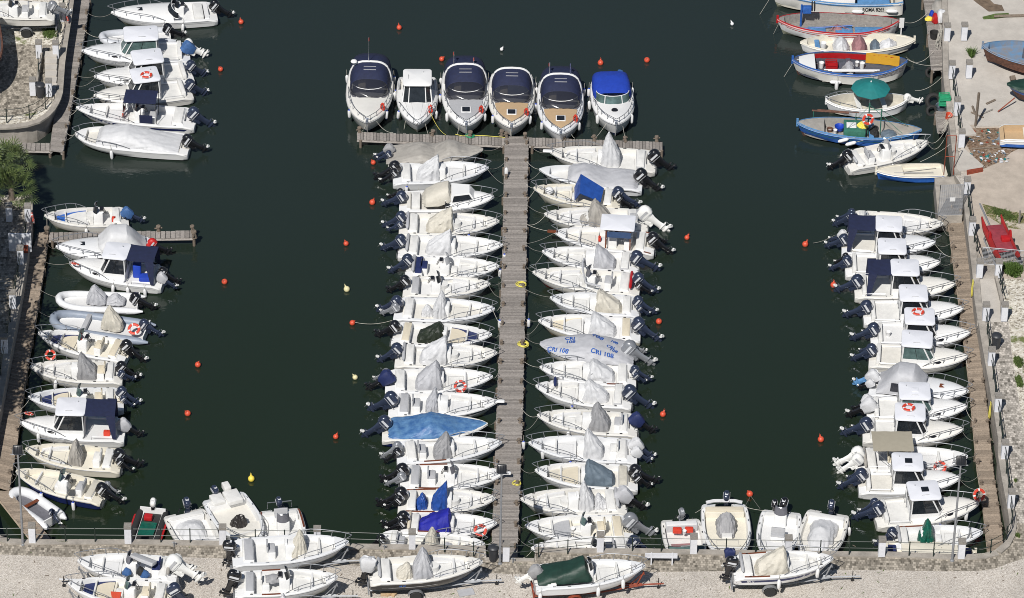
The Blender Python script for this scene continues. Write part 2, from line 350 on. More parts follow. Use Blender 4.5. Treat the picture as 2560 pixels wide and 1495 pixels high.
E_right = PP([('R3', 1990, 580), ('R3', 1950, 370), ('R3', 1918, 200), ('R3', 1888, 0), ('E3', 335, 700), ('E3', 302, 500), ('E3', 268, 300), ('E3', 232, 100), ('E3', 216, 0), ('E2', 478, 1250), ('E2', 455, 1100), ('E2', 440, 900), ('E2', 410, 650), ('E2', 385, 450), ('E2', 362, 240), ('E2', 352, 150)])
E_rup = PP([('E1', 392, 1345), ('E1', 352, 1000), ('E1', 326, 800), ('E1', 306, 640), ('E1', 300, 540), ('E1', 296, 340), ('E1', 300, 180), ('E1', 290, 0), ('E1', 280, -200)])
edge = E_left+E_bot+E_notch+E_bot2+E_right+E_rup
ax = lambda p: (p.x, p.y)
land = [ax(p) for p in edge]+[(edge[-1].x, 260), (260, 260), (260, -160), (-200, -160), (-200, edge[0].y)]
mb = MB(); mb.poly(land, -2.5, QZ, 0, 1); mb.build('ground', ['gravel', 'conc'], smooth=False, kind='structure')
E_ul = PP([('E4', 640, -260), ('E4', 600, 0), ('E4', 575, 190), ('E4', 545, 380), ('E4', 520, 560), ('E4', 500, 820), ('E4', 485, 870), ('E4', 465, 915), ('E4', 436, 965), ('E4', 390, 1012), ('E4', 320, 1058), ('E4', 230, 1086), ('E4', 120, 1102), ('E4', 0, 1106), ('E4', -200, 1106)])
land2 = [ax(p) for p in E_ul]+[(-200, E_ul[-1].y), (-200, 260), (E_ul[0].x, 260)]
mb = MB(); mb.poly(land2, -2.5, QZ, 0, 1); mb.build('upper_left_ground', ['white_gravel', 'conc'], smooth=False, kind='structure')
def offs(pts, d):
    out = []
    for i, p in enumerate(pts):
        a = pts[max(0, i-1)]; c = pts[min(len(pts)-1, i+1)]; t = Vector((c[0]-a[0], c[1]-a[1])).normalized()
        out.append((p[0]+t.y*d, p[1]-t.x*d))
    return out
def kerb(name, pts, wd, h, m_='conc', mir=1, inset=.003):
    pts = [ax(p) for p in pts]; A = offs(pts, -.02*mir); Bo = offs(pts, wd*mir); mb = MB(); n = len(pts)
    vs = []
    for (a, c) in zip(A, Bo): vs += [(a[0], a[1], QZ-.12), (a[0], a[1], QZ+h), (c[0], c[1], QZ+h), (c[0], c[1], QZ-.02)]
    fs = [(0, 1, 2, 3), (4*n-4, 4*n-3, 4*n-2, 4*n-1)]
    for i in range(n-1):
        for k in range(3): fs.append((4*i+k, 4*i+4+k, 4*i+5+k, 4*i+1+k))
    mb.add(vs, fs); return mb.build(name, m_, smooth=False, kind='structure')
kerb('kerb', E_left, .42, .12); kerb('kerb', E_left[-1:]+E_bot, .42, .10); kerb('kerb', E_notch, .25, .10); kerb('kerb', E_bot2[:-3], .42, .10); kerb('coping', E_bot2[-4:]+E_right, .40, .14); kerb('coping', E_rup, .35, .12); kerb('coping', list(reversed(E_ul)), .38, .12)
NS = [0]
def sheet(name, pts, m_, dz=.004, z=QZ):
    NS[0] += 1; q = [ax(p) for p in PP(pts, z)]; mb = MB(); mb.poly(q, z-.3, z+dz); return mb.build(name, m_, smooth=False, kind='structure')
sheet('paving', [('P', -60, 1346), ('P', 40, 1360), ('B6', 240, 622), ('B6', 1140, 640), ('B5', 60, 226), ('B5', 1100, 240), ('B5', 1115, 330), ('B5', 1505, 335), ('B5', 1510, 250), ('B4', 0, 760), ('B4', 2500, 800), ('R3', 1100, 1045), ('R3', 1500, 1058),
                 ('R3', 1750, 1042), ('R3', 1880, 1010), ('R3', 1980, 935), ('R3', 2030, 830), ('R3', 2050, 700), ('R3', 2260, 700), ('R3', 2300, 1010), ('R3', 2156, 1062), ('R3', 2000, 1110), ('R3', 1860, 1165), ('R3', 1700, 1190), ('R3', 1300, 1193), ('R3', 300, 1178), ('B4', 2100, 940), ('B5', 1300, 425), ('B6', 1140, 770), ('B6', 0, 738), ('L3', 600, 1142), ('L3', 0, 1118), ('P', -60, 1384)], 'paving', .006)
sheet('footpath', [('R3', 2052, 699), ('R3', 2035, 560), ('R3', 1990, 350), ('R3', 1960, 200), ('R3', 1925, 0), ('E3', 375, 700), ('E3', 340, 500), ('E3', 306, 300), ('E3', 272, 100), ('E2', 520, 1290), ('E2', 735, 1290), ('E3', 400, 30), ('E3', 418, 200), ('E3', 445, 380), ('E3', 470, 520), ('E3', 489, 650), ('P', 2575, 1110), ('P', 2640, 1310)], 'paving_pale', .010)
sheet('edging', [('E2', 733, 1290), ('E2', 742, 1290), ('E3', 403, 30), ('E3', 421, 200), ('E3', 448, 380), ('E3', 473, 520), ('E3', 493, 650), ('E3', 489, 650), ('E3', 470, 520), ('E3', 445, 380), ('E3', 418, 200), ('E3', 400, 30)], 'concl', .03)
sheet('concrete_landing', [('E2', 446, 925), ('E2', 636, 925), ('E2', 715, 1290), ('E2', 480, 1290)], 'concl', .008)
sheet('concrete_walk', [('E2', 352, 150), ('E2', 420, 60), ('E2', 440, 400), ('E2', 500, 748), ('E2', 672, 750), ('E2', 672, 925), ('E2', 446, 925), ('E2', 440, 900), ('E2', 410, 650), ('E2', 385, 450)], 'conc', .009)
mb = MB(); mb.poly([ax(p) for p in PP([('E2', 622, 928), ('E2', 645, 928), ('E2', 692, 1120), ('E2', 700, 1230), ('E2', 672, 1230), ('E2', 668, 1120)])], QZ-.1, QZ+.30); mb.build('low_wall', 'conc', smooth=False, label='low concrete wall on the right side of the concrete landing', cat='wall')
sheet('shore_gravel', [('E2', 742, 1295), ('E2', 705, 1120), ('E2', 690, 930), ('P', 2700, 700), ('P', 2760, 1150), ('P', 2576, 1108), ('E3', 493, 650), ('E3', 473, 520), ('E3', 448, 380), ('E3', 421, 200), ('E3', 403, 30)], 'white_gravel', .005)
sheet('sandy_ground', [('E2', 690, 929), ('E2', 660, 760), ('E2', 500, 750), ('E2', 440, 400), ('E2', 405, 60), ('E1', 480, 1330), ('E1', 430, 1130), ('E1', 470, 940), ('P', 2800, 290), ('P', 2800, 700)], 'sand', .005)
sheet('concrete_yard', [('E1', 480, 960), ('E1', 380, 1000), ('E1', 352, 800), ('E1', 334, 640), ('E1', 328, 540), ('E1', 322, 320), ('E1', 340, 180), ('E1', 330, -300), ('P', 2900, -120), ('P', 2800, 288)], 'concl', .007)
sheet('littered_dirt', [('E1', 480, 985), ('E1', 940, 975), ('E1', 940, 1110), ('E1', 820, 1170), ('E1', 740, 1240), ('E1', 600, 1300), ('E1', 520, 1180), ('E1', 470, 1100)], 'litter_dirt', .010)
sheet('dry_grass', [('E2', 520, 300), ('E2', 640, 330), ('E2', 760, 365), ('E2', 880, 380), ('E2', 900, 520), ('E2', 720, 500), ('E2', 560, 400)], 'dry_grass', .010)
sheet('paving', [('E4', -200, 395), ('E4', 120, 388), ('E4', 500, 395), ('E4', 480, 840), ('E4', 440, 880), ('E4', 400, 930), ('E4', 300, 985), ('E4', 130, 1020), ('E4', -200, 1030)], 'paving', .006)
sheet('paving', [('P', -200, 505), ('E5', 270, 60), ('E5', 262, 290), ('E5', 205, 640), ('E5', 135, 1030), ('E5', 62, 1420), ('P', -30, 1100), ('P', -300, 1100)], 'paving', .006)
sheet('mud_stain', [('E1', 530, 0), ('E1', 560, 25), ('E1', 650, 90), ('E1', 770, 85), ('E1', 750, 40), ('E1', 690, 30), ('E1', 640, -20)], 'dirt', .012)
sheet('grass_patch', [('E1', 600, 130), ('E1', 700, 105), ('E1', 800, 100), ('E1', 820, 130), ('E1', 700, 145), ('E1', 610, 150)], 'grass', .013)
# concrete kerb across the yard, triangular apron slab
mb = MB(); q = [ax(p) for p in PP([('E1', 540, 945), ('E1', 940, 930), ('E1', 940, 965), ('E1', 540, 980)])]; mb.poly(q, QZ-.1, QZ+.12); mb.build('kerb', 'concl', smooth=False, kind='structure')
mb = MB(); q = [ax(p) for p in PP([('E1', 440, 1135), ('E1', 610, 1285), ('E1', 590, 1310), ('E1', 420, 1325), ('E1', 400, 1300)])]; mb.poly(q, QZ-.1, QZ+.15); mb.build('sloping_apron', 'concl', smooth=False, label='pale triangular concrete apron at the corner of the right wall', cat='ramp')
mb = MB(); q = [ax(p) for p in PP([('E1', 420, 890), ('E1', 450, 900), ('E1', 555, 1040), ('E1', 470, 1050)])]; mb.poly(q, QZ-.1, QZ+.13); mb.build('concrete_slab', 'concl', smooth=False, label='narrow concrete wedge beside the right wall above the litter', cat='slab')
mb = MB(); q = [ax(p) for p in PP([('E1', 480, 1320), ('E1', 600, 1300), ('E1', 604, 1318), ('E1', 482, 1342)], QZ)]; mb.poly(q, QZ-.1, QZ+.18); mb.build('rusty_beam', 'rust', smooth=False, label='rusty brown beam along the foot of the concrete apron', cat='beam')
# gate platform (concrete bridge) and mesh gate
mb = MB(); q = [ax(p) for p in PP([('E2', 122, 85), ('E2', 385, 60), ('E2', 385, 160), ('E2', 355, 400), ('E2', 150, 400)], 1.15)]; mb.poly(q, -1, 1.15); mb.build('concrete_platform', 'conc', smooth=False, label='concrete platform in the water at the head of the right-hand pier', cat='platform')
def gate(q0, q1, h, name, label, dx=.06, m_='galv', z=1.15, sign=None, bars=None):
    a, c = P(*q0, z), P(*q1, z); d = c-a; Lg = d.length; rz = math.atan2(d.y, d.x); o = empty(name, a, rz, label=label, cat='gate')
    f = MB(); f.tube([(0, 0, 0), (0, 0, h), (Lg, 0, h), (Lg, 0, 0), (0, 0, 0)], .03, 4); f.build('gate_frame', m_, o)
    f = MB(); n = int(h/dx)
    for i in range(1, n): f.tube([(0, 0, h*i/n), (Lg, 0, h*i/n)], .014, 3)
    n = int(Lg/(dx*2.2))
    for i in range(1, n): f.tube([(Lg*i/n, 0, 0), (Lg*i/n, 0, h)], .012, 3)
    f.build('wire_mesh', m_, o)
    if sign: f = MB(); f.box(Lg*sign[0]-.17, Lg*sign[0]+.17, -.03, -.012, h*sign[1]-.15, h*sign[1]+.15); f.build('sign_plate', 'fend', o)
    return o
gate(('E2', 152, 395), ('E2', 350, 390), 2.3, 'mesh_gate', 'grey wire mesh gate standing at the head of the right-hand pier', sign=(.55, .52))
gate(('E2', 510, 800), ('E2', 860, 830), 1.25, 'mesh_barrier', 'galvanised mesh barrier beside the red rowing catamaran', z=QZ, dx=.09)
# ---------------------------------------------------------------- piers
def pier(label, A, Bp, z, m_='wood', pw=.145, posts=True, group=None, postside=(0, 1), name='wooden_pier', bear=True, thick=.05):
    A = [P(*p, z) for p in A]; Bp = [P(*p, z) for p in Bp]; Lt = sum((A[i+1]-A[i]).length for i in range(len(A)-1)); n = max(2, int(Lt/pw))
    def at(Q, u):
        tot = [0]
        for i in range(len(Q)-1): tot.append(tot[-1]+(Q[i+1]-Q[i]).length)
        s_ = u*tot[-1]
        for i in range(len(Q)-1):
            if s_ <= tot[i+1]+1e-6: return Q[i].lerp(Q[i+1], (s_-tot[i])/max(1e-6, tot[i+1]-tot[i]))
        return Q[-1]
    o = empty(name, at(A, 0).lerp(at(Bp, 0), .5), label=label, cat='pier', group=group); off = Vector(o.location)
    mb = MB()
    for i in range(n):
        a0, a1, b0, b1 = at(A, (i+.04)/n), at(A, (i+.93)/n), at(Bp, (i+.04)/n), at(Bp, (i+.93)/n); e = Vector((b0-a0)).normalized()*random.uniform(-.03, .03); dz = Vector((0, 0, random.uniform(-.006, .006)))
        vs = [p-off+dz for p in (a0+e, a1+e, b1+e, b0+e)]; T_ = Vector((0, 0, thick)); vs = [p-T_ for p in vs]+vs
        mb.add(vs, [(0, 3, 2, 1), (4, 5, 6, 7), (0, 1, 5, 4), (1, 2, 6, 5), (2, 3, 7, 6), (3, 0, 4, 7)], 0, random.uniform(.68, 1.12))
    mb.build('planks', m_, o, smooth=False)
    if bear:
        bm_ = MB(); K = max(6, int(Lt/2))
        for f in (.06, .94):
            pts = [at(A, i/K).lerp(at(Bp, i/K), f)-off+Vector((0, 0, -thick-.11)) for i in range(K+1)]; bm_.tube(pts, .10, 4)
        bm_.build('bearer', m_, o, smooth=False)
    pm = MB(); k = int(Lt/3.2)
    for i in range(k+1):
        for f in postside:
            p = at(A, min(.995, (i+.05)/max(1, k))).lerp(at(Bp, min(.995, (i+.05)/max(1, k))), .0-.02 if f == 0 else 1.02)-off
            pm.tube([(p.x, p.y, -1.5-z+ .0), (p.x, p.y, -.04)], .09, 7)
    split(pm, 'pile', 'post', o)
    return o, A, Bp, at
J1 = pier('long grey plank jetty running down the middle of the harbour', [('TM', 1330, 885), ('C1', 1490, 1430), ('C2', 1437, 1440), ('C3', 1385, 1425), ('B5', 1155, 330)], [('TM', 1517, 885), ('C1', 1730, 1430), ('C2', 1697, 1440), ('C3', 1643, 1425), ('B5', 1365, 330)], PZ)
pier('narrow plank pier forming the left arm of the jetty head', [('TM', 165, 850), ('TM', 1328, 893)], [('TM', 165, 908), ('TM', 1328, 955)], PZ+.02, pw=.21, postside=(1,))
pier('narrow plank pier forming the right arm of the jetty head', [('TM', 1519, 893), ('TM', 2572, 929)], [('TM', 1519, 955), ('TM', 2572, 990)], PZ+.02, pw=.21, postside=(1,))
JL = pier('brown plank pier below the upper left quay wall', [('TL', 680, 0), ('TL', 640, 300), ('TL', 590, 560), ('TL', 545, 850), ('TL', 490, 1130), ('TL', 460, 1385)], [('TL', 826, -10), ('TL', 775, 330), ('TL', 735, 560), ('TL', 680, 850), ('TL', 630, 1130), ('TL', 577, 1400)], PZ)
pier('short plank landing below the curved left quay wall', [('TL', 118, 1308), ('TL', 459, 1318)], [('TL', 110, 1375), ('TL', 459, 1385)], PZ, pw=.28, postside=(0, 1))
JLL = pier('plank pier along the foot of the lower left quay wall', [('L1', 375, 775), ('L1', 270, 1060), ('L1', 215, 1460), ('L2', 150, 700), ('L2', 70, 1170), ('L3', -20, 180), ('L3', -70, 560)], [('L1', 470, 772), ('L1', 432, 1090), ('L1', 372, 1470), ('L2', 312, 700), ('L2', 240, 1170), ('L3', 145, 180), ('L3', 75, 605)], PZ, 'woodR')
pier('diagonal plank landing in the lower left corner of the harbour', [('L3', -60, 600), ('L3', 240, 985), ('L3', 300, 1060)], [('L3', 75, 608), ('L3', 330, 890), ('L3', 430, 1020)], PZ, 'woodR', pw=.2)
pier('narrow finger pier reaching out from the lower left pier', [('L1', 472, 778), ('L1', 1885, 760)], [('L1', 472, 850), ('L1', 1885, 828)], PZ+.02, pw=.30, postside=(0, 1))
JR = pier('brown plank pier along the foot of the right quay wall', [('E2', 238, 450), ('E2', 282, 800), ('E2', 325, 1100), ('E2', 368, 1440), ('E3', 155, 320), ('E3', 182, 620), ('E3', 200, 830), ('E3', 240, 1080), ('E3', 275, 1420)], [('E2', 362, 440), ('E2', 405, 740), ('E2', 446, 1080), ('E2', 490, 1440), ('E3', 255, 400), ('E3', 285, 700), ('E3', 305, 900), ('E3', 345, 1150), ('E3', 372, 1420)], PZ, 'woodR', pw=.2)
pier('small grey wooden landing under the top right wall', [('E1', 148, -40), ('E1', 180, 170), ('E1', 190, 300), ('E1', 218, 540)], [('E1', 300, -40), ('E1', 290, 170), ('E1', 285, 300), ('E1', 300, 535)], 1.0, pw=.25)
pier('small grey wooden shelf with white edge by the crates', [('E1', 245, 850), ('E1', 262, 1003)], [('E1', 330, 850), ('E1', 348, 1003)], 1.0, pw=.3)
# ---------------------------------------------------------------- pillars and railings
PM = MB(); PM.box(-.19, .19, -.19, .19, 0, 1.07); PMm = PM.mesh('pillar', 'pill', False)
PC = MB(); PC.box(-.215, .215, -.215, .215, 1.07, 1.24); PCm = PC.mesh('cap_stone', 'cap', False)
def pillar(reg, x, y, label):
    p = P(reg, x, y, QZ+.1); p.y += .19
    o = place(PMm, 'quay_pillar', loc=(p.x, p.y, QZ+.1), rot=(0, 0, R(1.5)), label=label, cat='pillar', group='white pillars along the quay'); place(PCm, 'cap_stone', o); return Vector((p.x, p.y, QZ+.1))
pb = [pillar('L3', 260, 1028, 'first white pillar from the left on the bottom quay, by the lamp post'), pillar('B6', 236, 630, 'second white pillar on the bottom quay, left of the red dinghy'), pillar('B6', 1168, 638, 'third white pillar on the bottom quay, by the open cabin boat'),
      pillar('P', 793, 1366, 'fourth white pillar on the bottom quay, only its cap above a parked boat'), pillar('P', 1030, 1374, 'fifth white pillar on the bottom quay, left of the central jetty'), pillar('B5', 1275, 329, 'white pillar at the foot of the central jetty beside the bin'),
      pillar('P', 1500, 1381, 'white pillar just right of the central jetty above the green cover'), pillar('B4', 560, 778, 'white pillar on the bottom quay just right of the white bench'), pillar('P', 1970, 1389, 'white pillar on the bottom quay behind the open white boats'),
      pillar('R3', 678, 1048, 'white pillar on the bottom quay beside the flat cream boat\'s stern'), pillar('R3', 1504, 1068, 'white pillar right of the tall lamp post, bottom right quay')]
pr_ = [pillar('E3', 409, 1110, 'lowest white pillar on the right quay wall'), pillar('E3', 369, 808, 'second lowest white pillar on the right quay wall'), pillar('E3', 328, 520, 'third white pillar from the bottom on the right quay wall'), pillar('E3', 288, 236, 'white pillar on the right wall just below the round bin'),
       pillar('E2', 547, 1284, 'white pillar at the lower left of the concrete landing')]
pillar('E2', 702, 1284, 'white pillar with a small blue notice, right of the concrete landing'); pillar('E2', 495, 922, 'left white pillar at the top of the concrete landing'); pr3 = pillar('E2', 652, 922, 'right white pillar at the top of the concrete landing')
pu = [pillar('E2', 432, 570, 'white pillar on the right wall left of the red catamaran'), pillar('E2', 390, 234, 'white pillar on the right wall beside the mesh gate'), pillar('E1', 438, 1134, 'white pillar at the tip of the triangular apron'), pillar('E1', 404, 888, 'white pillar beside the green fish crates'),
      pillar('E1', 364, 606, 'left white pillar of the lower yard entrance'), pillar('E1', 328, 318, 'left white pillar of the upper yard entrance')]
pillar('E1', 495, 602, 'right white pillar of the lower yard entrance'); pillar('E1', 459, 312, 'right stone-capped pillar of the upper yard entrance')
pl = [pillar('E5', 245, 268, 'white pillar with a yellow lifebuoy box on the lower left wall'), pillar('E5', 180, 638, 'second white pillar down the lower left wall'), pillar('E5', 111, 1028, 'third white pillar down the lower left wall'), pillar('E5', 40, 1418, 'fourth white pillar down the lower left wall')]
pillar('E5', 80, 262, 'white pillar in shade below the palm')
pq = [pillar('E4', 546, 190, 'white pillar on the upper left wall beside the orange lifebuoy'), pillar('E4', 489, 516, 'white pillar at the top of the left steps, water side')]
pillar('E4', 341, 512, 'white pillar at the top of the left steps, land side'); pq3 = pillar('E4', 287, 840, 'white pillar left of the bin on the upper left terrace'); pq4 = pillar('E4', 429, 850, 'white pillar at the curved corner of the upper left terrace')
def railing(a, c, label, n=2, hs=(.95, .48), dz=0.0, mid=None):
    a, c = Vector(a), Vector(c); o = empty('railing', a, label=label, cat='railing', group='dark iron railings along the quay'); pts = [Vector((0, 0, 0))]+[Vector(m_)-a for m_ in (mid or [])]+[c-a]
    f = MB()
    for h in hs: f.tube([p+Vector((0, 0, h+dz)) for p in pts], .022, 4)
    f.build('handrail', 'iron', o)
    f = MB()
    tot = [0]
    for i in range(len(pts)-1): tot.append(tot[-1]+(pts[i+1]-pts[i]).length)
    for k in range(1, n+1):
        s_ = tot[-1]*k/(n+1)
        for i in range(len(pts)-1):
            if s_ <= tot[i+1]: p = pts[i].lerp(pts[i+1], (s_-tot[i])/(tot[i+1]-tot[i])); break
        f.box(p.x-.03, p.x+.03, p.y-.03, p.y+.03, -.02, hs[0]+.06)
    split(f, 'post', 'iron', o, False)
dwn = ['from the left edge', 'left of the red dinghy', 'in front of the covered cabin boats', 'behind the first parked boat', 'left of the jetty foot', 'across the jetty foot', 'right of the jetty foot', 'behind the bench', 'in front of the grey covered console', 'in front of the white tarped boat', 'in front of the green covered console boat']
lf = P('P', -40, 1345, QZ+.1); a2_ = P('P', -5, 1354, QZ+.1)
railing(pb[0], lf, 'iron railing running off the left edge of the bottom quay', 1, mid=[a2_])
for i in range(len(pb)-1):
    railing(pb[i]+Vector((.19, 0, 0)), pb[i+1]-Vector((.19, 0, 0)), 'iron railing between the '+'first second third fourth fifth sixth seventh eighth ninth tenth'.split()[i]+' pair of pillars on the bottom quay')
cr = [P('R3', x, y, QZ+.1) for x, y in ((1620, 1040), (1800, 1010), (1925, 945), (2010, 820), (2030, 690), (2010, 590))]
railing(pb[-1]+Vector((.19, 0, 0)), pr_[0], 'curved iron railing at the bottom right corner of the quay', 3, mid=cr)
for i in range(len(pr_)-1): railing(pr_[i], pr_[i+1], 'iron railing between the '+'first second third fourth'.split()[i]+' pair of pillars up the right wall', 2)
railing(P('E2', 700, 1120, QZ+.1), pr3, 'iron railing on the right side of the concrete landing', 2)
railing(P('E2', 495, 770, QZ+.1), pu[0], 'iron railing left of the red catamaran', 2); railing(pu[0], pu[1], 'iron railing beside the mesh gate', 2); railing(pu[2], pu[3], 'iron railing between the apron and the green crates', 2); railing(pu[3], pu[4], 'iron railing above the green crates', 2)
for i in range(len(pl)-1): railing(pl[i], pl[i+1], 'iron railing between the '+'first second third'.split()[i]+' pair of pillars down the lower left wall', 2)
railing(pl[-1], P('P', -28, 1120, QZ+.1), 'lowest iron railing on the lower left wall', 3)
railing(pq[0], P('E4', 600, -200, QZ+.1), 'iron railing on the upper left wall running out of frame', 3); railing(pq[0], pq[1], 'iron railing above the upper left pier', 2)
railing(pq4, P('E4', -150, 1075, QZ+.1), 'curved iron railing round the upper left terrace', 3, mid=[P('E4', x, y, QZ+.1) for x, y in ((425, 920), (372, 975), (300, 1020), (200, 1055), (60, 1072))])
railing(pq3+Vector((.3, 1.2, 0)), P('E4', 335, 560, QZ+.1), 'iron railing along the land side of the left steps', 2)
# steps on the upper left
st_ = empty('stone_steps', P('E4', 445, 840, QZ), label='flight of concrete steps beside the upper left wall', cat='steps'); off = Vector(st_.location)
for i in range(7):
    a = P('E4', 392-i*0, 835-i*48, QZ); c = P('E4', 492+i*1, 835-i*48, QZ); d = P('E4', 392, 787-i*48, QZ); mb = MB(); h = .04+.07*i
    mb.box(a.x-off.x, c.x-off.x, a.y-off.y+.004, d.y-off.y, 0, h); mb.build('step', 'concl', st_, smooth=False)
mb = MB(); a, c = P('E4', 322, 840, QZ), P('E4', 372, 520, QZ); mb.box(a.x, c.x-.1, a.y, c.y, QZ, QZ+.55, 0); mb.build('low_wall', 'conc', smooth=False, label='low concrete wall beside the steps on the upper left terrace', cat='wall')
# ---------------------------------------------------------------- lamp posts
def lamp(reg, x, y, h, label, rz=0):
    p = P(reg, x, y, QZ); o = empty('lamp_post', p, rz, label=label, cat='lamp post', group='tall floodlight poles')
    f = MB(); f.tube([(0, 0, 0), (0, 0, h)], (.075, .05), 10); f.lathe([(.13, 0), (.13, .04), (.09, .10)], 10); f.build('pole', 'galv', o)
    f = MB(); f.tube([(-.42, 0, h), (.42, 0, h)], .035, 6); f.tube([(-.3, 0, h+.05), (-.3, .05, h+.3)], .02, 4); f.tube([(.3, 0, h+.05), (.3, .05, h+.3)], .02, 4); f.build('cross_arm', 'galv', o)
    f = MB(); Mx = Matrix.Translation((0, .06, h+.32)) @ Matrix.Rotation(R(-25), 4, 'X')
    f.rbox(-.27, .27, -.16, .10, -.24, .24, .06, 0, 0, Mx)
    for i in range(5): f.box(-.20+.09*i, -.17+.09*i, -.20, -.155, -.2, .2, 0, 0, None, Mx)
    hd = f.build('floodlight', 'black', o); f = MB(); f.box(-.23, .23, .103, .115, -.2, .2, 0, 0, None, Mx); f.build('lens', 'lens', hd)
lamp('L3', 185, 1040, 6.5, 'tall grey floodlight pole at the bottom left of the quay'); lamp('B5', 1228, 345, 6.5, 'tall grey floodlight pole at the foot of the central jetty'); lamp('R3', 1410, 1085, 6.9, 'tall grey floodlight pole at the bottom right of the quay')
def bin_(reg, x, y, label, s=1.0):
    p = P(reg, x, y, QZ); p.y += .25; o = empty('litter_bin', p, label=label, cat='litter bin', group='charcoal litter bins'); o.scale = (s,)*3
    f = MB(); f.lathe([(.21, 0), (.24, .1), (.285, .82), (.285, .9)], 16); f.build('bin_body', 'bin', o); f = MB(); f.lathe([(.32, .9), (.33, .95), (.30, 1.0), (.20, 1.06), (.02, 1.08)], 16); f.tube([(-.3, 0, .93), (-.36, 0, .8), (-.3, 0, .72)], .02, 4); f.build('lid', 'bin', o)
bin_('B5', 1175, 340, 'charcoal litter bin left of the central lamp post'); bin_('E4', 352, 868, 'charcoal litter bin on the upper left terrace'); bin_('E3', 318, 138, 'charcoal litter bin on the right footpath')
# bench
p = P('B4', 110, 893, QZ); q = P('B4', 330, 893, QZ); o = empty('park_bench', (p.x-.3, p.y, QZ), R(1), label='white slatted bench seen from behind on the bottom quay', cat='bench'); W = q.x-p.x+.62
mb = MB()
for i in range(4): mb.box(0, W, .02-.0*i, .05, .48+.09*i, .55+.09*i)
mb.build('backrest', 'pill', o, smooth=False); mb = MB()
for i in range(4): mb.box(0, W, .10+.11*i, .19+.11*i, .42, .45)
mb.build('seat', 'pill', o, smooth=False)
for x in (.30, W-.32): mb = MB(); mb.box(x, x+.07, .0, .07, 0, .86); mb.box(x, x+.07, .44, .51, 0, .42); mb.box(x, x+.07, .07, .44, .34, .40); mb.build('leg', 'pill', o, smooth=False)
# standpipes
for (rg, x, y, lb) in (('B6', 690, 655, 'small white standpipe tap on the bottom quay paving by the dinghies'), ('B5', 318, 235, 'small dark standpipe tap on the bottom quay left of the jetty'), ('C3', 1600, 1460, 'small dark standpipe tap right of the jetty foot')):
    p = P(rg, x, y, QZ); o = MB(); o.tube([p, p+Vector((0, 0, .35))], .04, 6); o.tube([p+Vector((-.12, 0, .3)), p+Vector((.12, 0, .3))], .025, 5); o.tube([p+Vector((.1, 0, .3)), p+Vector((.1, 0, .18))], .025, 5); o.build('standpipe', 'galv', label=lb, cat='tap')
# ================================================================ boats
def fw(t, p=2.0, s0=.92):
    if t < .4: return s0+(1-s0)*math.sin(t/.4*PI/2)
    u = (t-.4)/.6; return max(.035, (1-u**p)**.72)
class Hull:
    def __init__(s, L, B, h0=.66, hr=.42, p=2.15, s0=.92, rake=.17, dbl=False, sternrise=0.0, fl=.90):
        s.fl = fl
        s.L, s.B, s.h0, s.hr, s.p, s.s0, s.rake, s.dbl, s.sr = L, B, h0, hr, p, s0, rake, dbl, sternrise
    def w(s, t):
        t = min(1, max(0, t))
        if t < .05 and not s.dbl: return s.B/2*fw(t, s.p, s.s0)*(.90+.10*(1-(1-t/.05)**2)**.5)
        if s.dbl:
            u = abs(t-.5)*2; return s.B/2*max(.04, (1-u**2.3)**.72)
        return s.B/2*fw(t, s.p, s.s0)
    def z(s, t):
        t = min(1, max(0, t)); return s.h0+s.hr*t**2.2+s.sr*max(0, 1-t*2.2)**2-(.16*max(0, 1-t/.09) if not (s.dbl or s.sr) else 0)
    def x(s, t, z):
        zs = s.z(t); f = min(1, max(0, (zs-z)/(zs+.25)))
        q = s.rake*s.L*t**4*f
        if s.dbl: q -= s.rake*s.L*.6*(1-t)**4*f
        return s.L*t-q
    def ring(s, t):
        w, zs = s.w(t), s.z(t)
        L_ = [(w, zs), (w+.02, zs-.06), (w*.99, zs-.14), (w*.955, zs-.30), (w*(s.fl-.24*t**3), .10+.30*t**3), (w*(.62-.25*t), -.08+.2*t**5), (0, -.25+.22*t**5)]
        return [Vector((s.x(t, z), y, z)) for y, z in L_]
def hull_mesh(H, cols, stripe_i=None):
    # cols: material keys [top band, side, bottom]
    mb = MB(); T = [0, .012, .03, .05, .09, .15, .3, .45, .6, .7, .78, .85, .91, .95, .98, 1.0]
    if H.dbl: T = [0, .02, .05, .09, .15, .22, .3, .4, .5, .6, .7, .78, .85, .91, .95, .98, 1.0]
    rings = []
    for t in T:
        r = H.ring(t); rings.append(r+[Vector((p.x, -p.y, p.z)) for p in reversed(r[:-1])])
    def mi(k, i):
        i = i if i < 6 else 11-i
        return 0 if i < 2 else (1 if i < 3 else (2 if i < 4 else 3))
    mb.loft(rings, mi, closed=False)
    N = len(rings[0])
    mb.add(rings[-1], [tuple(range(N))], 0)
    return mb, rings[0]
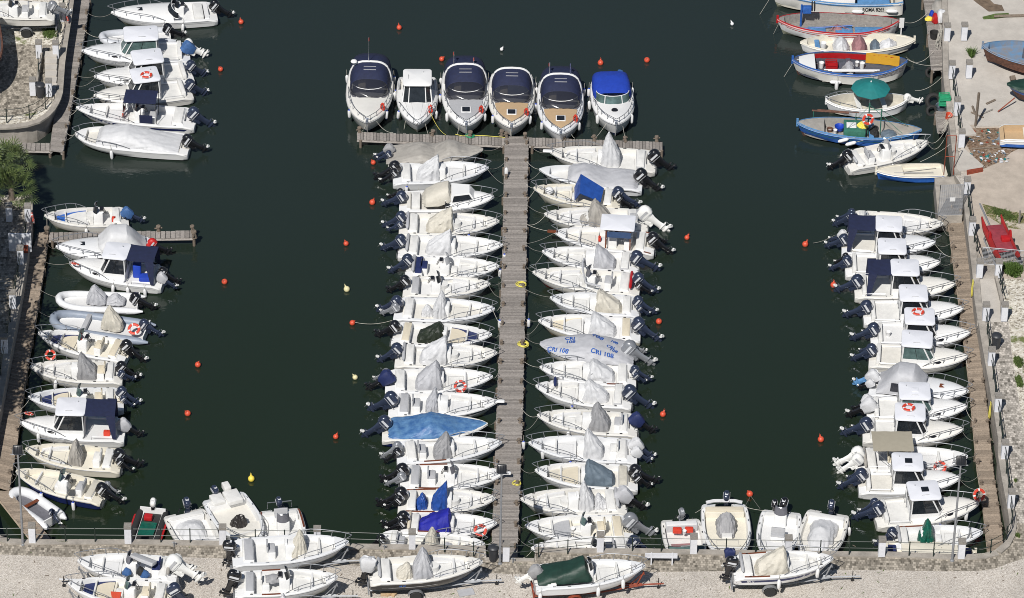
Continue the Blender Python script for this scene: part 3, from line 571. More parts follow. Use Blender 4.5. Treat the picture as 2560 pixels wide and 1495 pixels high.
def deck_mesh(H, zones, g=.13, mi_floor=1, camber=0.0, stern_ring=None):
    mb = MB(); rings = []; types = []
    for (t0, t1, kind, zf, k) in zones:
        n = max(1, int(math.ceil((t1-t0)/.055)))
        for i in range(n+1):
            t = t0+(t1-t0)*i/n
            if i == 0 and t0 > 0: t += 2e-4
            w, zs = H.w(t), H.z(t); x = H.L*t
            if kind == 'deck':
                c = k*min(1, w/(H.B*.3)); wi = max(.01, w-.10)
                q = [(w, zs), (w-.02, zs+.035), (wi, zs+.04+c*.25), (wi*.6, zs+.04+c*.8), (0, zs+.04+c)]
            else:
                wi = max(.012, (w-g) if kind == 'floor' else w*k)
                if kind == 'floor' and k: wi = min(wi, H.B/2*k)
                t2 = t
                for _ in range(4): t2 = min(1, max(0, t+(H.L*t2-H.x(t2, zf))/H.L))
                wf_ = max(.008, min(wi-.03, H.w(t2)*(.99 if zf > .55 else H.fl-.10*t)-.04))
                q = [(w, zs), (w-.02, zs+.035), (wi, zs+.035), (wf_, zf), (0, zf)]
            r = [Vector((x, y, z)) for y, z in q]
            rings.append(r+[Vector((p.x, -p.y, p.z)) for p in reversed(r[:-1])]); types.append(kind)
    def mi(k, i):
        i = i if i < 4 else 7-i
        if types[k] == 'deck': return 0
        return mi_floor if i == 3 else 0
    mb.loft(rings, mi, closed=False)
    return mb, rings[0]
def band(H, t0, t1, dz0, dz1, off, n=16):
    mb = MB()
    for sgn in (1, -1):
        vs = []; fs = []
        for i in range(n+1):
            t = t0+(t1-t0)*i/n; zs = H.z(t); w = H.w(t)
            for dz in (dz0, dz1):
                if dz <= .14: y = w*(1-.01*dz/.14)+ .012
                elif dz <= .30: y = w*(.99-.035*(dz-.14)/.16)
                else:
                    zc = .12+.30*t**3; f = min(1, (dz-.30)/max(.05, zs-.30-zc)); y = w*(.955-(.075+.22*t**3)*f)
                vs.append((H.x(t, zs-dz), sgn*(y+off), zs-dz))
        for i in range(n): fs.append((2*i, 2*i+2, 2*i+3, 2*i+1))
        mb.add(vs, fs)
    return mb
def rail_mesh(H, t0, h, stan, over=.14, r=.022, inset=.07, low=.1):
    mb = MB(); side = []
    for i in range(9):
        t = t0+(.985-t0)*i/8; hh = low+(h-low)*min(1, (i/2.5)**.8)
        side.append(Vector((H.L*t+over*max(0, (i-5)/3), max(H.w(t)-inset, .12), H.z(t)+hh)))
    L1_ = side; R1_ = [Vector((p.x, -p.y, p.z)) for p in reversed(side)]
    start = [Vector((L1_[0].x-.05, L1_[0].y, H.z(t0)+.03))]
    mb.tube(start+L1_+[Vector((H.L+over+.03, 0, H.z(1)+h))]+R1_+[Vector((start[0].x, -start[0].y, start[0].z))], r, 5)
    for t in stan:
        i = (t-t0)/(.985-t0)*8; a = side[min(8, int(i))]; b = side[min(8, int(i)+1)]; p = a.lerp(b, i-int(i))
        for sgn in (1, -1):
            mb.tube([(p.x-.08, sgn*max(H.w(t)-inset, .06), H.z(t)+.03), (p.x, sgn*p.y, p.z)], r*.85, 4)
    return mb
# ---- outboard meshes, shared
def outboard_meshes():
    cw = MB(); prof = [(.04, .20, .13, -.03), (.09, .31, .19, -.04), (.22, .36, .215, -.05), (.36, .37, .22, -.06), (.50, .33, .20, -.05), (.58, .24, .15, -.03), (.61, .10, .07, -.02)]
    rings = []
    for z, a, b_, cx in prof:
        q = []
        for k in range(16):
            th = 2*PI*k/16; c, s_ = math.cos(th), math.sin(th)
            q.append(Vector((cx+a*math.copysign(abs(c)**.7, c), b_*math.copysign(abs(s_)**.7, s_), z+.05*(c if z > .4 else 0)*-.5)))
        rings.append(q)
    def mi(k, i): return 0
    cw.loft(rings, mi)
    cw.box(-.32, .16, .214, .228, .27, .38, 1); cw.box(-.32, .16, -.228, -.214, .27, .38, 1); cw.box(-.12, .06, -.10, .10, .592, .612, 1)
    cw.box(-.34, .24, .207, .215, .15, .165, 1); cw.box(-.34, .24, -.215, -.207, .15, .165, 1)
    lg = MB(); rings = []
    for z, a, b_, cx in [(.08, .25, .17, -.03), (-.04, .23, .15, -.03), (-.16, .18, .11, -.04), (-.45, .155, .08, -.04), (-.68, .17, .06, -.05), (-.84, .15, .05, -.05)]:
        rings.append([Vector((cx+a*math.cos(2*PI*k/10), b_*math.sin(2*PI*k/10), z)) for k in range(10)])
    lg.loft(rings)
    lg.rbox(-.34, .12, -.10, .10, -.70, -.675, .07)
    lg.ell((-.06, 0, -.90), (.31, .08, .08), 8, 6)
    lg.add([(-.14, .012, -.92), (.06, .012, -.92), (-.02, .004, -1.12), (-.14, .004, -1.10), (-.14, -.012, -.92), (.06, -.012, -.92), (-.02, -.004, -1.12), (-.14, -.004, -1.10)],
           [(0, 1, 2, 3), (7, 6, 5, 4), (0, 4, 5, 1), (1, 5, 6, 2), (2, 6, 7, 3), (3, 7, 4, 0)])
    lg.box(.10, .26, -.13, .13, -.32, .06); lg.box(.02, .12, -.10, .10, -.20, -.02); lg.tube([(.18, -.17, -.28), (.18, .17, -.28)], .035, 5); lg.tube([(.16, .1, .0), (.34, .16, .10), (.30, .22, .28)], .02, 4); lg.tube([(.10, -.11, -.25), (-.02, -.08, -.42)], .022, 4)
    pr = MB(); pr.ell((-.34, 0, -.90), (.09, .05, .05), 8, 4)
    for k in range(3):
        Mx = Matrix.Translation((-.33, 0, -.90)) @ Matrix.Rotation(2*PI*k/3+.5, 4, 'X') @ Matrix.Translation((0, 0, .11)) @ Matrix.Rotation(R(32), 4, 'Z')
        pr.ell((0, 0, 0), (.012, .078, .095), 8, 4, 0, Mx)
    kk = MB(); rings = []
    for z, a, cx in [(-.16, .27, 0), (-.02, .33, -.02), (.2, .39, -.04), (.40, .40, -.06), (.54, .36, -.05), (.60, .26, -.04), (.625, .1, -.02)]:
        rings.append([Vector((cx+a*(1+.07*math.sin(5*k+z*9))*math.copysign(abs(math.cos(2*PI*k/14))**.6, math.cos(2*PI*k/14)), a*.60*(1+.08*math.sin(3*k+z*7))*math.copysign(abs(math.sin(2*PI*k/14))**.6, math.sin(2*PI*k/14)), z+.03*math.sin(4*k))) for k in range(14)])
    kk.loft(rings)
    return cw, lg, pr, kk
_cw, _lg, _pr, _kk = outboard_meshes()
EM = {}
def eng_mesh(col, part):
    k = (col, part)
    if k not in EM:
        if part == 'cowling':
            EM[k] = (_kk if col in ('t_white', 't_lt', 'e_blue', 't_grey', 'cush') else _cw).mesh('engine_cowling', [col, 'decal' if col != 'e_white' else 'ltgrey'])
        elif part == 'leg': EM[k] = _lg.mesh('outboard_motor', [col])
        else: EM[k] = _pr.mesh('propeller', [col])
    return EM[k]
def outboard(root, x, y, z, col, s=1.0, tilt=54, yaw=0, leg=None, prop='prop'):
    legc = leg or ('e_black' if col in ('e_black', 'e_red', 'cush') else 'e_navy' if col in ('e_navy', 't_lt', 't_grey', 't_white', 'e_blue') else col)
    o = place(eng_mesh(legc, 'leg'), 'outboard_motor', root, loc=(x, y, z), rot=(0, R(tilt), R(yaw)), scale=s)
    place(eng_mesh(col, 'cowling'), 'engine_cowling', o); place(eng_mesh(prop if legc != 'e_black' else random.choice(['prop', 'e_black']), 'prop'), 'propeller', o)
    return o
# ---- draped covers
def cover_mesh(keys, seed, n=30, m=30, folds=.06, sharp=.95):
    # keys: (x, z_bottom, half_width, height)
    mb = MB(); rings = []
    x0, x1 = keys[0][0], keys[-1][0]; xp = max(keys, key=lambda q: q[3])[0]
    for i in range(n+1):
        u = i/n; x = x0+(x1-x0)*u
        for a, b_ in zip(keys, keys[1:]):
            if x <= b_[0]+1e-6: break
        f = max(0, min(1, (x-a[0])/max(1e-6, b_[0]-a[0]))); fs_ = f*f*(3-2*f)*.4+f*.6
        zb, hw, h = (a[j]+(b_[j]-a[j])*fs_ for j in (1, 2, 3)); ring = []
        for k in range(m+1):
            th = PI*k/m; c, s_ = math.cos(th), math.sin(th)
            y = hw*math.copysign(abs(c)**sharp, c); z = zb+h*abs(s_)**(1.05 if hw > .7*h else .82)
            nn = noise.noise(Vector((x*1.7+seed*3.1, k*.55+x*2.4, seed)))+.5*noise.noise(Vector((x*4+seed, k*1.3, seed*2.)))
            pa = math.atan2((k/m-.5)*2.0, (x-xp)/(abs(x1-x0)*.5)); cr = abs(((pa*1.9+seed+.35*noise.noise(Vector((x*.9, k*.15, seed)))) % 1)-.5)*2
            rd = min(1, math.hypot((k/m-.5)*2, (x-xp)/(abs(x1-x0)*.5)))
            am = folds*.75*nn*(.35+.65*min(1, h))+folds*.95*(cr-.5)*rd*min(1, h*1.2)
            rad = Vector((0, c, max(.2, s_))).normalized()
            ring.append(Vector((x+.02*math.sin(k*1.9+seed), y+rad.y*am, max(zb-.04, z+rad.z*am))))
        rings.append(ring)
    mb.loft(rings, closed=False)
    N = m+1
    mb.add(rings[0], [tuple(range(N))]); mb.add(rings[-1], [tuple(range(N))])
    return mb
# ---------------------------------------------------------------- boat driver
ORD = 'first second third fourth fifth sixth seventh eighth ninth tenth eleventh twelfth thirteenth fourteenth fifteenth sixteenth seventeenth eighteenth'.split()
ROWS = {'UL': ['along the upper left pier', 0, 'boats along the upper left pier'], 'LL': ['along the lower left pier', 0, 'boats along the lower left pier'],
        'CL': ['left of the jetty', 0, 'boats left of the central jetty'], 'CR': ['right of the jetty', 0, 'boats right of the central jetty'],
        'RR': ['along the right pier', 0, 'boats along the right-hand pier'], 'TM': ['of six cruisers', 0, 'cruisers moored bow-on to the jetty head'],
        'FR': ['by the top right wall', 0, 'boats by the top right wall'], 'BL': ['at the bottom-left quay', 0, 'boats at the bottom-left quay'],
        'BR': ['at the bottom-right quay', 0, 'boats at the bottom-right quay'], 'GR': ['parked on the bottom gravel', 0, 'boats parked on the gravel'],
        'LA': ['lying on the right bank', 0, 'boats on the bank'], 'LT': ['on the left bank', 0, 'boats on the left bank']}
NB = {}
class Boat: pass
def start(row, reg, bow, st, name, look, L=None, B=None, zb=1.08, zt=.75, base=0.0, yaw0=None, tail=None, **hk):
    b = Boat(); pb = P(reg, bow[0], bow[1], base+zb); ps = P(reg, st[0], st[1], base+zt)
    d = Vector((pb.x-ps.x, pb.y-ps.y)); a = math.atan2(d.y, d.x)
    L = L or d.length; B = B or min(2.42, .40*L)
    r = ROWS[row]; k = r[1]; r[1] += 1
    b.short = (ORD[k]+' boat '+r[0]) if tail is None else 'boat '+tail if tail else look
    o = empty(name, (pb.x-math.cos(a)*L, pb.y-math.sin(a)*L, base), a, cat='boat', group=r[2])
    o['label'] = look+', '+(ORD[k]+' '+r[0] if tail is None else tail) if tail != '' else look
    b.o, b.L, b.B, b.a = o, L, B, a; b.near = -1 if math.cos(a) > 0 else 1
    b.H = Hull(L, B, **hk); b.seed = NB.setdefault('n', 0)+1; NB['n'] = b.seed; b.base = base
    return b
def wm(b): return dict(loc=tuple(b.o.location), rot=(0, 0, b.a))
def finish_hull(b, zones, cols=('gel', 'gel', 'gel', 'gel'), floor='gel2', g=.13, rub='ltgrey', deckc='gel', mifl=1, rr=.022):
    var = ('gel', 'gel', 'gelW', 'gelC', 'gel', 'gelW')[b.seed*7 % 6]; cols = [var if q == 'gel' else q for q in cols]; deckc = var if deckc == 'gel' else deckc
    if cols[3] == var: cols[3] = 'grime'
    if floor == 'gel2': floor = ('gel2', 'deckW', 'gel2', 'grip', 'gel2')[b.seed*3 % 5]
    H = b.H; hm, hr = hull_mesh(H, cols); dm, dr = deck_mesh(H, zones, g, mifl)
    hm.add(hr+[Vector(p) for p in reversed(dr)], [tuple(range(len(hr)+len(dr)))], 0)
    hm.build('hull', list(cols), b.o); dm.build('deck', [deckc, floor], b.o, smooth=True)
    rb = MB()
    for sgn in (1, -1):
        rb.tube([(H.L*t+(.01 if t > .99 else 0), sgn*(H.w(t)+.018), H.z(t)-.05) for t in (.0, .1, .2, .3, .4, .5, .6, .7, .78, .85, .9, .94, .97, .985, 1.0)], rr, 4)
    rb.build('rub_rail', rub, b.o)
def do_covers(b, covers):
    nm = {'t_white': 'white', 't_lt': 'pale grey', 't_grey': 'grey', 't_taupe': 'taupe', 't_beige': 'beige', 't_blue': 'faded blue', 't_bright': 'bright blue', 't_royal': 'royal blue',
          't_steel': 'slate blue', 't_dkgreen': 'dark green', 't_olive': 'olive black', 't_green': 'green', 't_brown': 'dark brown'}
    for i, c in enumerate(covers):
        t0, t1, h, pk, col = c[:5]; hw = c[5] if len(c) > 5 else .48; yo = c[6] if len(c) > 6 else 0; zf = .36
        h = h*1.25 if h > .9 else h; x0, x1 = b.L*t0, b.L*t1; xp = x0+(x1-x0)*pk
        keys = [(x0, zf, hw*.55, .10), (x0+(xp-x0)*.12, zf, hw*.95, h*.38), (x0+(xp-x0)*.55, zf, hw*1.10, h*.68), (xp-.10, zf, hw*1.02, h*.93), (xp-.02, zf, hw, h), (xp+(x1-xp)*.35, zf, hw*1.0, h*.86), (x1-.02, zf, hw*.85, h*.28), (x1, zf, hw*.6, .05)]
        mb = cover_mesh(keys, b.seed*1.7+i, folds=.09)
        if yo: mb.v = [(p[0], p[1]+yo, p[2]) for p in mb.v]
        what = 'console' if i == 0 else 'seat'
        mb.build('boat_cover', col, **wm(b), label=f"{nm[col]} cloth over the {what}, {b.short}", cat='boat cover', group='cloths draped over boat consoles')
FEN = MB()
FEN.lathe([(.015, -.33), (.05, -.32), (.075, -.27)], 8, 1); FEN.lathe([(.075, -.27), (.105, -.22), (.11, 0), (.105, .22), (.075, .27)], 8, 0); FEN.lathe([(.075, .27), (.05, .31), (.015, .33)], 8, 1); FEN.tube([(0, 0, .33), (0, 0, .75)], .012, 4, 2)
FENW = FEN.mesh('fender', ['fend', 'fend', 'rope']); FENB = FEN.mesh('fender', ['fend', 'blue', 'rope'])
def fender(b, t, side, blue=False, dz=-.42, out=.12, sc=1.0):
    sgn = b.near if side == 'n' else -b.near
    v = Vector((b.H.x(t, .4), sgn*(b.H.w(t)+out), b.H.z(t)+dz)); v = Matrix.Rotation(b.a, 3, 'Z') @ v+b.o.location
    kx = 'at the bow' if t > .75 else 'near the stern' if t < .33 else 'just aft of midships' if t < .45 else 'amidships'
    place(FENB if blue else FENW, 'fender', loc=v, rot=(R(random.uniform(-5, 5)), R(random.uniform(-5, 5)), 0), scale=sc, label=f"{'blue-tipped ' if blue else ''}white fender hanging {'' if side=='n' else 'on far side '}{kx}, {b.short}", cat='fender', group='fenders hung from boats')
RINGM = {}
def ring_mesh():
    mb = MB(); n = 24
    rings = [[Vector(((.30+.085*math.cos(2*PI*j/8))*math.cos(2*PI*i/n), (.30+.085*math.cos(2*PI*j/8))*math.sin(2*PI*i/n), .06*math.sin(2*PI*j/8))) for j in range(8)] for i in range(n)]
    rings.append(rings[0]); mb.loft(rings, lambda k, i: 1 if (k % 6) == 1 else 0, True, False)
    mb.tube([(.40*math.cos(2*PI*i/20), .40*math.sin(2*PI*i/20), .0) for i in range(20)], .01, 4, 2, closed=True)
    return mb.mesh('life_ring', ['orangeL', 'fend', 'rope'])
RING = ring_mesh()
def lifering(b, x, y, z, where, rx=0, ry=0, rz=0, s=1.0):
    v = Matrix.Rotation(b.a, 3, 'Z') @ Vector((x, y, z))+b.o.location
    place(RING, 'life_ring', loc=v, rot=(R(rx), R(ry), b.a+R(rz)), scale=s, label=f"orange life ring {where}, {b.short}", cat='life ring', group='life rings on boats')
def console(b, t, y=0, covered=False, glass='glass', h=.85, col='gel', wheel=True):
    x = b.L*t; c = MB(); c.rbox(x-.30, x+.30, y-.36, y+.36, .34, .34+h, .08)
    c.box(x-.34, x-.16, y-.30, y+.30, .34+h, .34+h+.14, 0, .3)
    co = c.build('console', col, b.o)
    if covered: return
    ws = MB(); rows = []
    for k in range(9):
        a = R(-75+150*k/8); rows.append([Vector((x+.02+.30*math.cos(a)-.12*j, y+.40*math.sin(a)*(1-.15*j), .34+h+.5*j)) for j in (0, .5, 1)])
    ws.loft(rows, closed=False); ws.tube([q[2] for q in rows], .015, 4, 1); ws.build('windscreen', [glass, 'steel'], co)
    d = MB(); d.box(x-.36, x-.12, y-.26, y+.26, .34+h+.1, .34+h+.16, 0, .2); d.build('dashboard', 'black', co)
    if wheel:
        wl = MB(); Mx = Matrix.Translation((x-.42, y, .34+h-.05)) @ Matrix.Rotation(R(-60), 4, 'Y')
        wl.tube([Mx @ Vector((.19*math.cos(2*PI*i/14), .19*math.sin(2*PI*i/14), 0)) for i in range(14)], .02, 4, 0, closed=True)
        for a in (0, 2.1, 4.2): wl.tube([Mx @ Vector((0, 0, 0)), Mx @ Vector((.19*math.cos(a), .19*math.sin(a), 0))], .013, 4)
        wl.build('steering_wheel', 'black', co)
def seat(b, t, col='gel', cush='ltgrey', w=.42, h=.5, back=True, name='seat', y=0):
    x = b.L*t; c = MB(); c.rbox(x-.22, x+.2, y-w, y+w, .34, .34+h, .06)
    s_ = c.build(name, col, b.o)
    k = MB(); k.rbox(x-.2, x+.18, y-w+.03, y+w-.03, .34+h+.003, .34+h+.08, .05)
    if back: k.rbox(x-.30, x-.20, y-w+.02, y+w-.02, .34+h, .34+h+.38, .04)
    k.build('cushion', cush, s_)
def teakbars(b, t0, t1, col='teak'):
    mb = MB(); H = b.H
    for sgn in (1, -1):
        n = 8; vs = []
        for i in range(n+1):
            t = t0+(t1-t0)*i/n
            for y in (H.w(t)-.03, H.w(t)-.13): vs += [(H.L*t, sgn*y, H.z(t)+.042), (H.L*t, sgn*y, H.z(t)+.065)]
        fs = []
        for i in range(n):
            o = 4*i; fs += [(o+1, o+5, o+7, o+3), (o, o+4, o+5, o+1), (o+2, o+3, o+7, o+6)]
        fs += [(0, 1, 3, 2), (4*n, 4*n+2, 4*n+3, 4*n+1)]
        mb.add(vs, fs)
    split(mb, 'gunwale_trim', col, b.o)
def open_boat(row, reg, bow, st, look, con=.5, covers=(), eng=(('e_navy', 1.0, 0),), bench='gel', bcush='gel2', bowc=None, hullc=None, stripe=None, rub='ltgrey', rail=True, teak=None, fend=(), seatt=.36, seatc='ltgrey',
              rings=(), stern_roll=None, floor='gel2', fore=.56, hatch=True, zh=None, tilt=54, sprit=False, locker=True, railh=.46, glass='glass', name='open_motor_boat', col='gel', fz=.62, **kw):
    b = start(row, reg, bow, st, name, look, **kw); H = b.H; L, B = b.L, b.B
    ftip = .88
    zones = [(0, .03, 'well', .30, .40), (.03, .09, 'well', .42, .40), (.09, .155, 'floor', .72, 0), (.155, fore, 'floor', .35, 0), (fore, ftip, 'floor', fz, 0), (ftip, 1, 'deck', 0, .02)]
    hc = {None: (col,)*4, 'navy': (col, 'navyhull', 'navyhull', 'navyhull'), 'black': (col, 'black', 'black', 'black'), 'redb': (col, col, col, 'red'), 'creamb': (col, 'cream', 'cream', 'tan'), 'greyb': (col, col, col, 'hullprim')}[hullc]
    finish_hull(b, zones, hc, floor, g=.17, rub=rub, deckc=col)
    if stripe: band(H, .02, .97, stripe[1], stripe[2], .008).build('stripe', stripe[0], b.o)
    if rail: rail_mesh(H, .50, railh, (.62, .74, .86, .96)).build('bow_rail', 'rail', b.o)
    # small cleats and hatch seams
    ht = MB(); x = L*(fore+.02)
    if hatch:
        fz_ = fz+.004; wi = H.w(fore)-.20
        def seam(x0, y0, x1, y1, z): 
            ht.box(min(x0, x1)-.007, max(x0, x1)+.007, min(y0, y1)-.007, max(y0, y1)+.007, z, z+.006)
        xa, xb, ww = L*(fore+.03), L*(fore+.17), wi*.55
        seam(xa, -ww, xa, ww, fz_); seam(xb, -ww, xb, ww, fz_); seam(xa, ww, xb, ww, fz_); seam(xa, -ww, xb, -ww, fz_); seam(L*.2, -.55, L*.2, .55, .354)
        ht.build('hatch_seams', 't_grey', b.o)
    if locker:
        lk = MB(); lk.box(L*.74, L*.755, -H.w(.75)+.2, H.w(.75)-.2, fz, fz+.24, 0, 0); lk.rbox(L*(fore-.075), L*(fore-.005), -.3, .3, .35, .35+.36, .05); split(lk, 'locker', 'grip' if random.random() < .4 else 'gel2', b.o)
    sty = b.seed % 3
    if not bowc and locker and sty != 0:
        bs_ = MB(); n = 8; t0_, t1_ = fore+.01, .84
        for sgn in (1, -1):
            vs = []
            for i in range(n+1):
                t = t0_+(t1_-t0_)*i/n; wo = max(.03, H.w(t)-.20); wn = max(.02, wo-(.30 if sty == 1 else .22)*(1-(i/n)**3*.2)-(0 if i < n else wo))
                for y, z in ((wo, fz+.02), (wo, fz+.17), (wn, fz+.17), (wn, fz)): vs.append((L*t, sgn*max(.0, y), z))
            bs_.add(vs, [(4*i+k, 4*i+4+k, 4*i+5+k, 4*i+1+k) for i in range(n) for k in range(3)]+[(0, 1, 2, 3), (4*n, 4*n+1, 4*n+2, 4*n+3)])
        bs_.build('bow_bench', 'gel2' if sty == 1 else 'grip', b.o)
    if con and sty == 2:
        fs_ = MB(); xq = L*con+.32; pts = [(xq+.42*math.cos(R(-90+22.5*k)), .34*math.sin(R(-90+22.5*k))) for k in range(9)]; fs_.poly(pts, .35, .95); fs_.build('console_seat', 'gel2', b.o)
    cl = MB()
    for sgn in (1, -1):
        for t in (.16, .87): cl.rbox(L*t-.08, L*t+.08, sgn*(H.w(t)-.1)-.02, sgn*(H.w(t)-.1)+.02, H.z(t)+.04, H.z(t)+.09, .02)
        cl.box(L*.28, L*.31, sgn*(H.w(.3)-.08)-.03, sgn*(H.w(.3)-.08)+.03, H.z(.3)+.036, H.z(.3)+.05)
    split(cl, 'cleat', 'black' if b.seed % 3 else 'steel', b.o)
    if random.random() < .6:
        an = MB(); x_ = L*.90; an.tube([(x_-.25, .05, H.z(.9)+.08), (x_+.12, -.02, H.z(.9)+.08)], .025, 4); an.tube([(x_+.05, .16, H.z(.9)+.09), (x_+.14, -.02, H.z(.9)+.07), (x_+.03, -.17, H.z(.9)+.09)], .03, 4); an.build('anchor', 't_grey', b.o)
    hs_ = MB(); sg = random.choice((1, -1)); hs_.tube([(-.05, 0, .8), (.08, sg*.2, .92), (.22, sg*.38, .70), (.38, sg*.5, .80)], .025, 4); hs_.build('fuel_hose', 'black', b.o)
    ld = MB(); y_ = -sg*H.w(0)*.62
    for dy in (-.12, .12): ld.tube([(.10, y_+dy, H.z(0)+.10), (-.05, y_+dy, H.z(0)+.10), (-.10, y_+dy, .15)], .016, 4)
    for q_ in (.2, .38): ld.tube([(-.09, y_-.12, q_), (-.09, y_+.12, q_)], .014, 4)
    ld.build('boarding_ladder', 'rail', b.o)
    # stern bench and roll
    bn = MB(); ww = H.w(.12)-.22; bn.rbox(L*.10, L*.185, -ww, ww, .35, .80, .05, 0); s_ = bn.build('stern_bench', bench, b.o)
    cu = MB(); cu.rbox(L*.105, L*.18, -ww+.04, ww-.04, .803, .86, .05); cu.build('cushion', bcush, s_)
    if stern_roll:
        sr = MB(); sr.tube([(L*.085, -ww*.95, .95), (L*.085, -ww*.8, .97), (L*.085, ww*.8, .97), (L*.085, ww*.95, .95)], (.06, .10, .10, .06), 8); sr.build('backrest_roll', stern_roll, b.o)
    if bowc:
        mb = MB(); zz = fz+.004
        # U shaped bow cushions
        cA, cB = [q if isinstance(q, str) else q[0] for q in bowc]; n = 10; out = []; inn = []
        for i in range(n+1):
            t = fore+.02+(.86-fore-.02)*i/n; out.append((L*t, max(.05, H.w(t)-.2)))
        poly = [(x_, y) for x_, y in out]+[(x_, -y) for x_, y in reversed(out)]
        mb.poly(poly, zz, zz+.05, 0); 
        cx0, cx1 = L*(fore+.02), L*(.76); inner = [(cx0, y) for y in (0,)]
        pts = []
        for i in range(13):
            a = -PI/2+PI*i/12; pts.append((cx0+(cx1-cx0)*math.cos(a), (H.w(fore)-.34)*math.sin(a)))
        mb.poly(pts, zz+.051, zz+.075, 1)
        mb.build('bow_cushion', [cA, cB], b.o)
    if con: console(b, con, covered=bool(covers), glass=glass)
    if seatt and not (covers and any(c[0] < seatt < c[1] for c in covers)): seat(b, seatt, cush=seatc)
    if teak: teakbars(b, teak[0], teak[1])
    if sprit:
        sp = MB(); sp.rbox(L*.96, L+.42, -.13, .13, H.z(1)-.02, H.z(1)+.06, .06); sp.build('bowsprit', sprit, b.o)
    do_covers(b, covers)
    engines(b, eng, tilt)
    for f in fend: fender(b, *f)
    for r_ in rings: lifering(b, *r_)
    b.zones = zones
    return b
def engines(b, eng, tilt=54):
    for e in eng:
        c, s_, y = e[:3]; leg = e[3] if len(e) > 3 else None; tl = e[4] if len(e) > 4 else tilt
        outboard(b.o, -.10, y, .72+.1*s_, c, 1.03*s_*random.uniform(.94, 1.06), tl+random.uniform(-6, 6), random.uniform(-11, 11), leg)
def pilot_boat(row, reg, bow, st, look, eng=(('e_navy', 1.05, 0),), awn=None, ring=None, rings=(), fend=(), glass='glass', house=(.33, .61), roofz=2.12, hatch=False, sliding=True, col='gel', cock='gel2', ttrim=None, bowport=True, roofcol='roof', aux=None, hoff=0.0, flag=False, **kw):
    b = start(row, reg, bow, st, 'pilothouse_boat', look, **kw); H = b.H; L, B = b.L, b.B
    h0, h1 = house
    zones = [(0, .07, 'well', .42, .42), (.07, h0, 'floor', .62, 0), (h0, h0+.01, 'floor', .62, 0), (h0+.01, .995, 'deck', 0, .26), (.995, 1, 'deck', 0, .05)]
    finish_hull(b, zones, (col,)*4, cock, g=.15)
    band(H, .02, .97, .20, .225, .008).build('stripe', 'ltgrey', b.o)
    rail_mesh(H, .55, .5, (.66, .76, .86, .96), over=.28).build('bow_rail', 'rail', b.o)
    ls = MB()
    for sgn in (1, -1):
        for f in (.3, .62):
            ls.tube([(L*t, sgn*H.w(t)*f, H.z(t)+.045+.26*min(1, H.w(t)/(B*.3))*(1-.2*f/.6)) for t in (h1+.02, .7, .78, .86, .92)], .007, 4)
    ls.build('deck_groove', 'ltgrey', b.o)
    bw, tw = B/2*.72, B/2*.60; xa, xb = L*h0, L*(h1+.035); xt = L*(h1-.045); z0, z1, z2 = .72, 1.16, roofz-.04
    lo = MB()
    def rg(z, x0, x1, hw, fr=.6):
        return [Vector(p) for p in ((x0, hw, z), (x1-.25, hw, z), (x1, hw*fr, z), (x1, -hw*fr, z), (x1-.25, -hw, z), (x0, -hw, z))]
    lo.loft([rg(z0, xa, xb+.05, bw+.04), rg(z1, xa+.02, xb, bw)]); hs = lo.build('wheelhouse', col, b.o, smooth=False)
    gl = MB(); gl.loft([rg(z1+.002, xa+.06, xb-.02, bw-.03), rg(z2, xa+.12, xt-.02, tw-.03, .62)]); gl.build('window', glass, hs, smooth=False)
    fr = MB()
    for sgn in (1, -1):
        A = rg(z1, xa+.02, xb, bw); T_ = rg(z2, xa+.08, xt, tw, .62)
        for i in ((0, 1, 2) if sgn > 0 else (5, 4, 3)): fr.tube([A[i], T_[i]], .035 if i not in (1, 4) else .045, 5)
        a_, t_ = A[0].lerp(A[1], .55) if sgn > 0 else A[5].lerp(A[4], .55), T_[0].lerp(T_[1], .55) if sgn > 0 else T_[5].lerp(T_[4], .55)
        fr.tube([a_, t_], .012, 4, 1)
    split(fr, 'window_frame', [col, 'black'], hs)
    # interior seat seen through: pale box behind glass is skipped; roof slab
    rf = MB(); rf.rbox(L*h0-.10, L*h1+.06, -tw-.14, tw+.14, roofz-.05, roofz+.05, .22, 0, .05, n=4)
    r_ = rf.build('hardtop', roofcol, b.o)
    hd = MB()
    for (yy) in ((-b.near*-1)*0.55,):
        pass
    hd.tube([(L*(h0+.10), b.near*tw*.72, roofz+.05), (L*(h0+.11), b.near*tw*.72, roofz+.11), (L*(h0+.17), b.near*tw*.72, roofz+.11), (L*(h0+.18), b.near*tw*.72, roofz+.05)], .018, 4)
    hd.tube([(L*(h0+.06), -b.near*tw*.5, roofz+.05), (L*(h0+.06), -b.near*tw*.5, roofz+.18)], .025, 5); hd.build('roof_handle', 'ltgrey', r_)
    if hatch:
        q = MB(); xm = L*(h0+.15); q.rbox(xm-.24, xm+.2, -.22, .22, roofz+.07, roofz+.115, .04); q.build('roof_hatch', hatch, r_)
    if bowport:
        q = MB()
        for sgn in (1, -1):
            t = .70; q.ell((0, 0, 0), (.23, .085, .035), 12, 6, 0, Matrix.Translation((L*t, sgn*(H.w(t)-.10)*.90, H.z(t)+.155)) @ Matrix.Rotation(R(sgn*-20), 4, 'Z') @ Matrix.Rotation(R(sgn*-25), 4, 'X'))
        split(q, 'porthole', 'black', b.o)
    gr = MB()
    for sgn in (1, -1):
        gr.tube([(L*.10, sgn*(H.w(.1)-.08), H.z(.1)+.04), (L*.11, sgn*(H.w(.1)-.08), H.z(.1)+.22), (L*.3, sgn*(H.w(.3)-.08), H.z(.3)+.26), (L*.31, sgn*(H.w(.3)-.08), H.z(.3)+.04)], .016, 4)
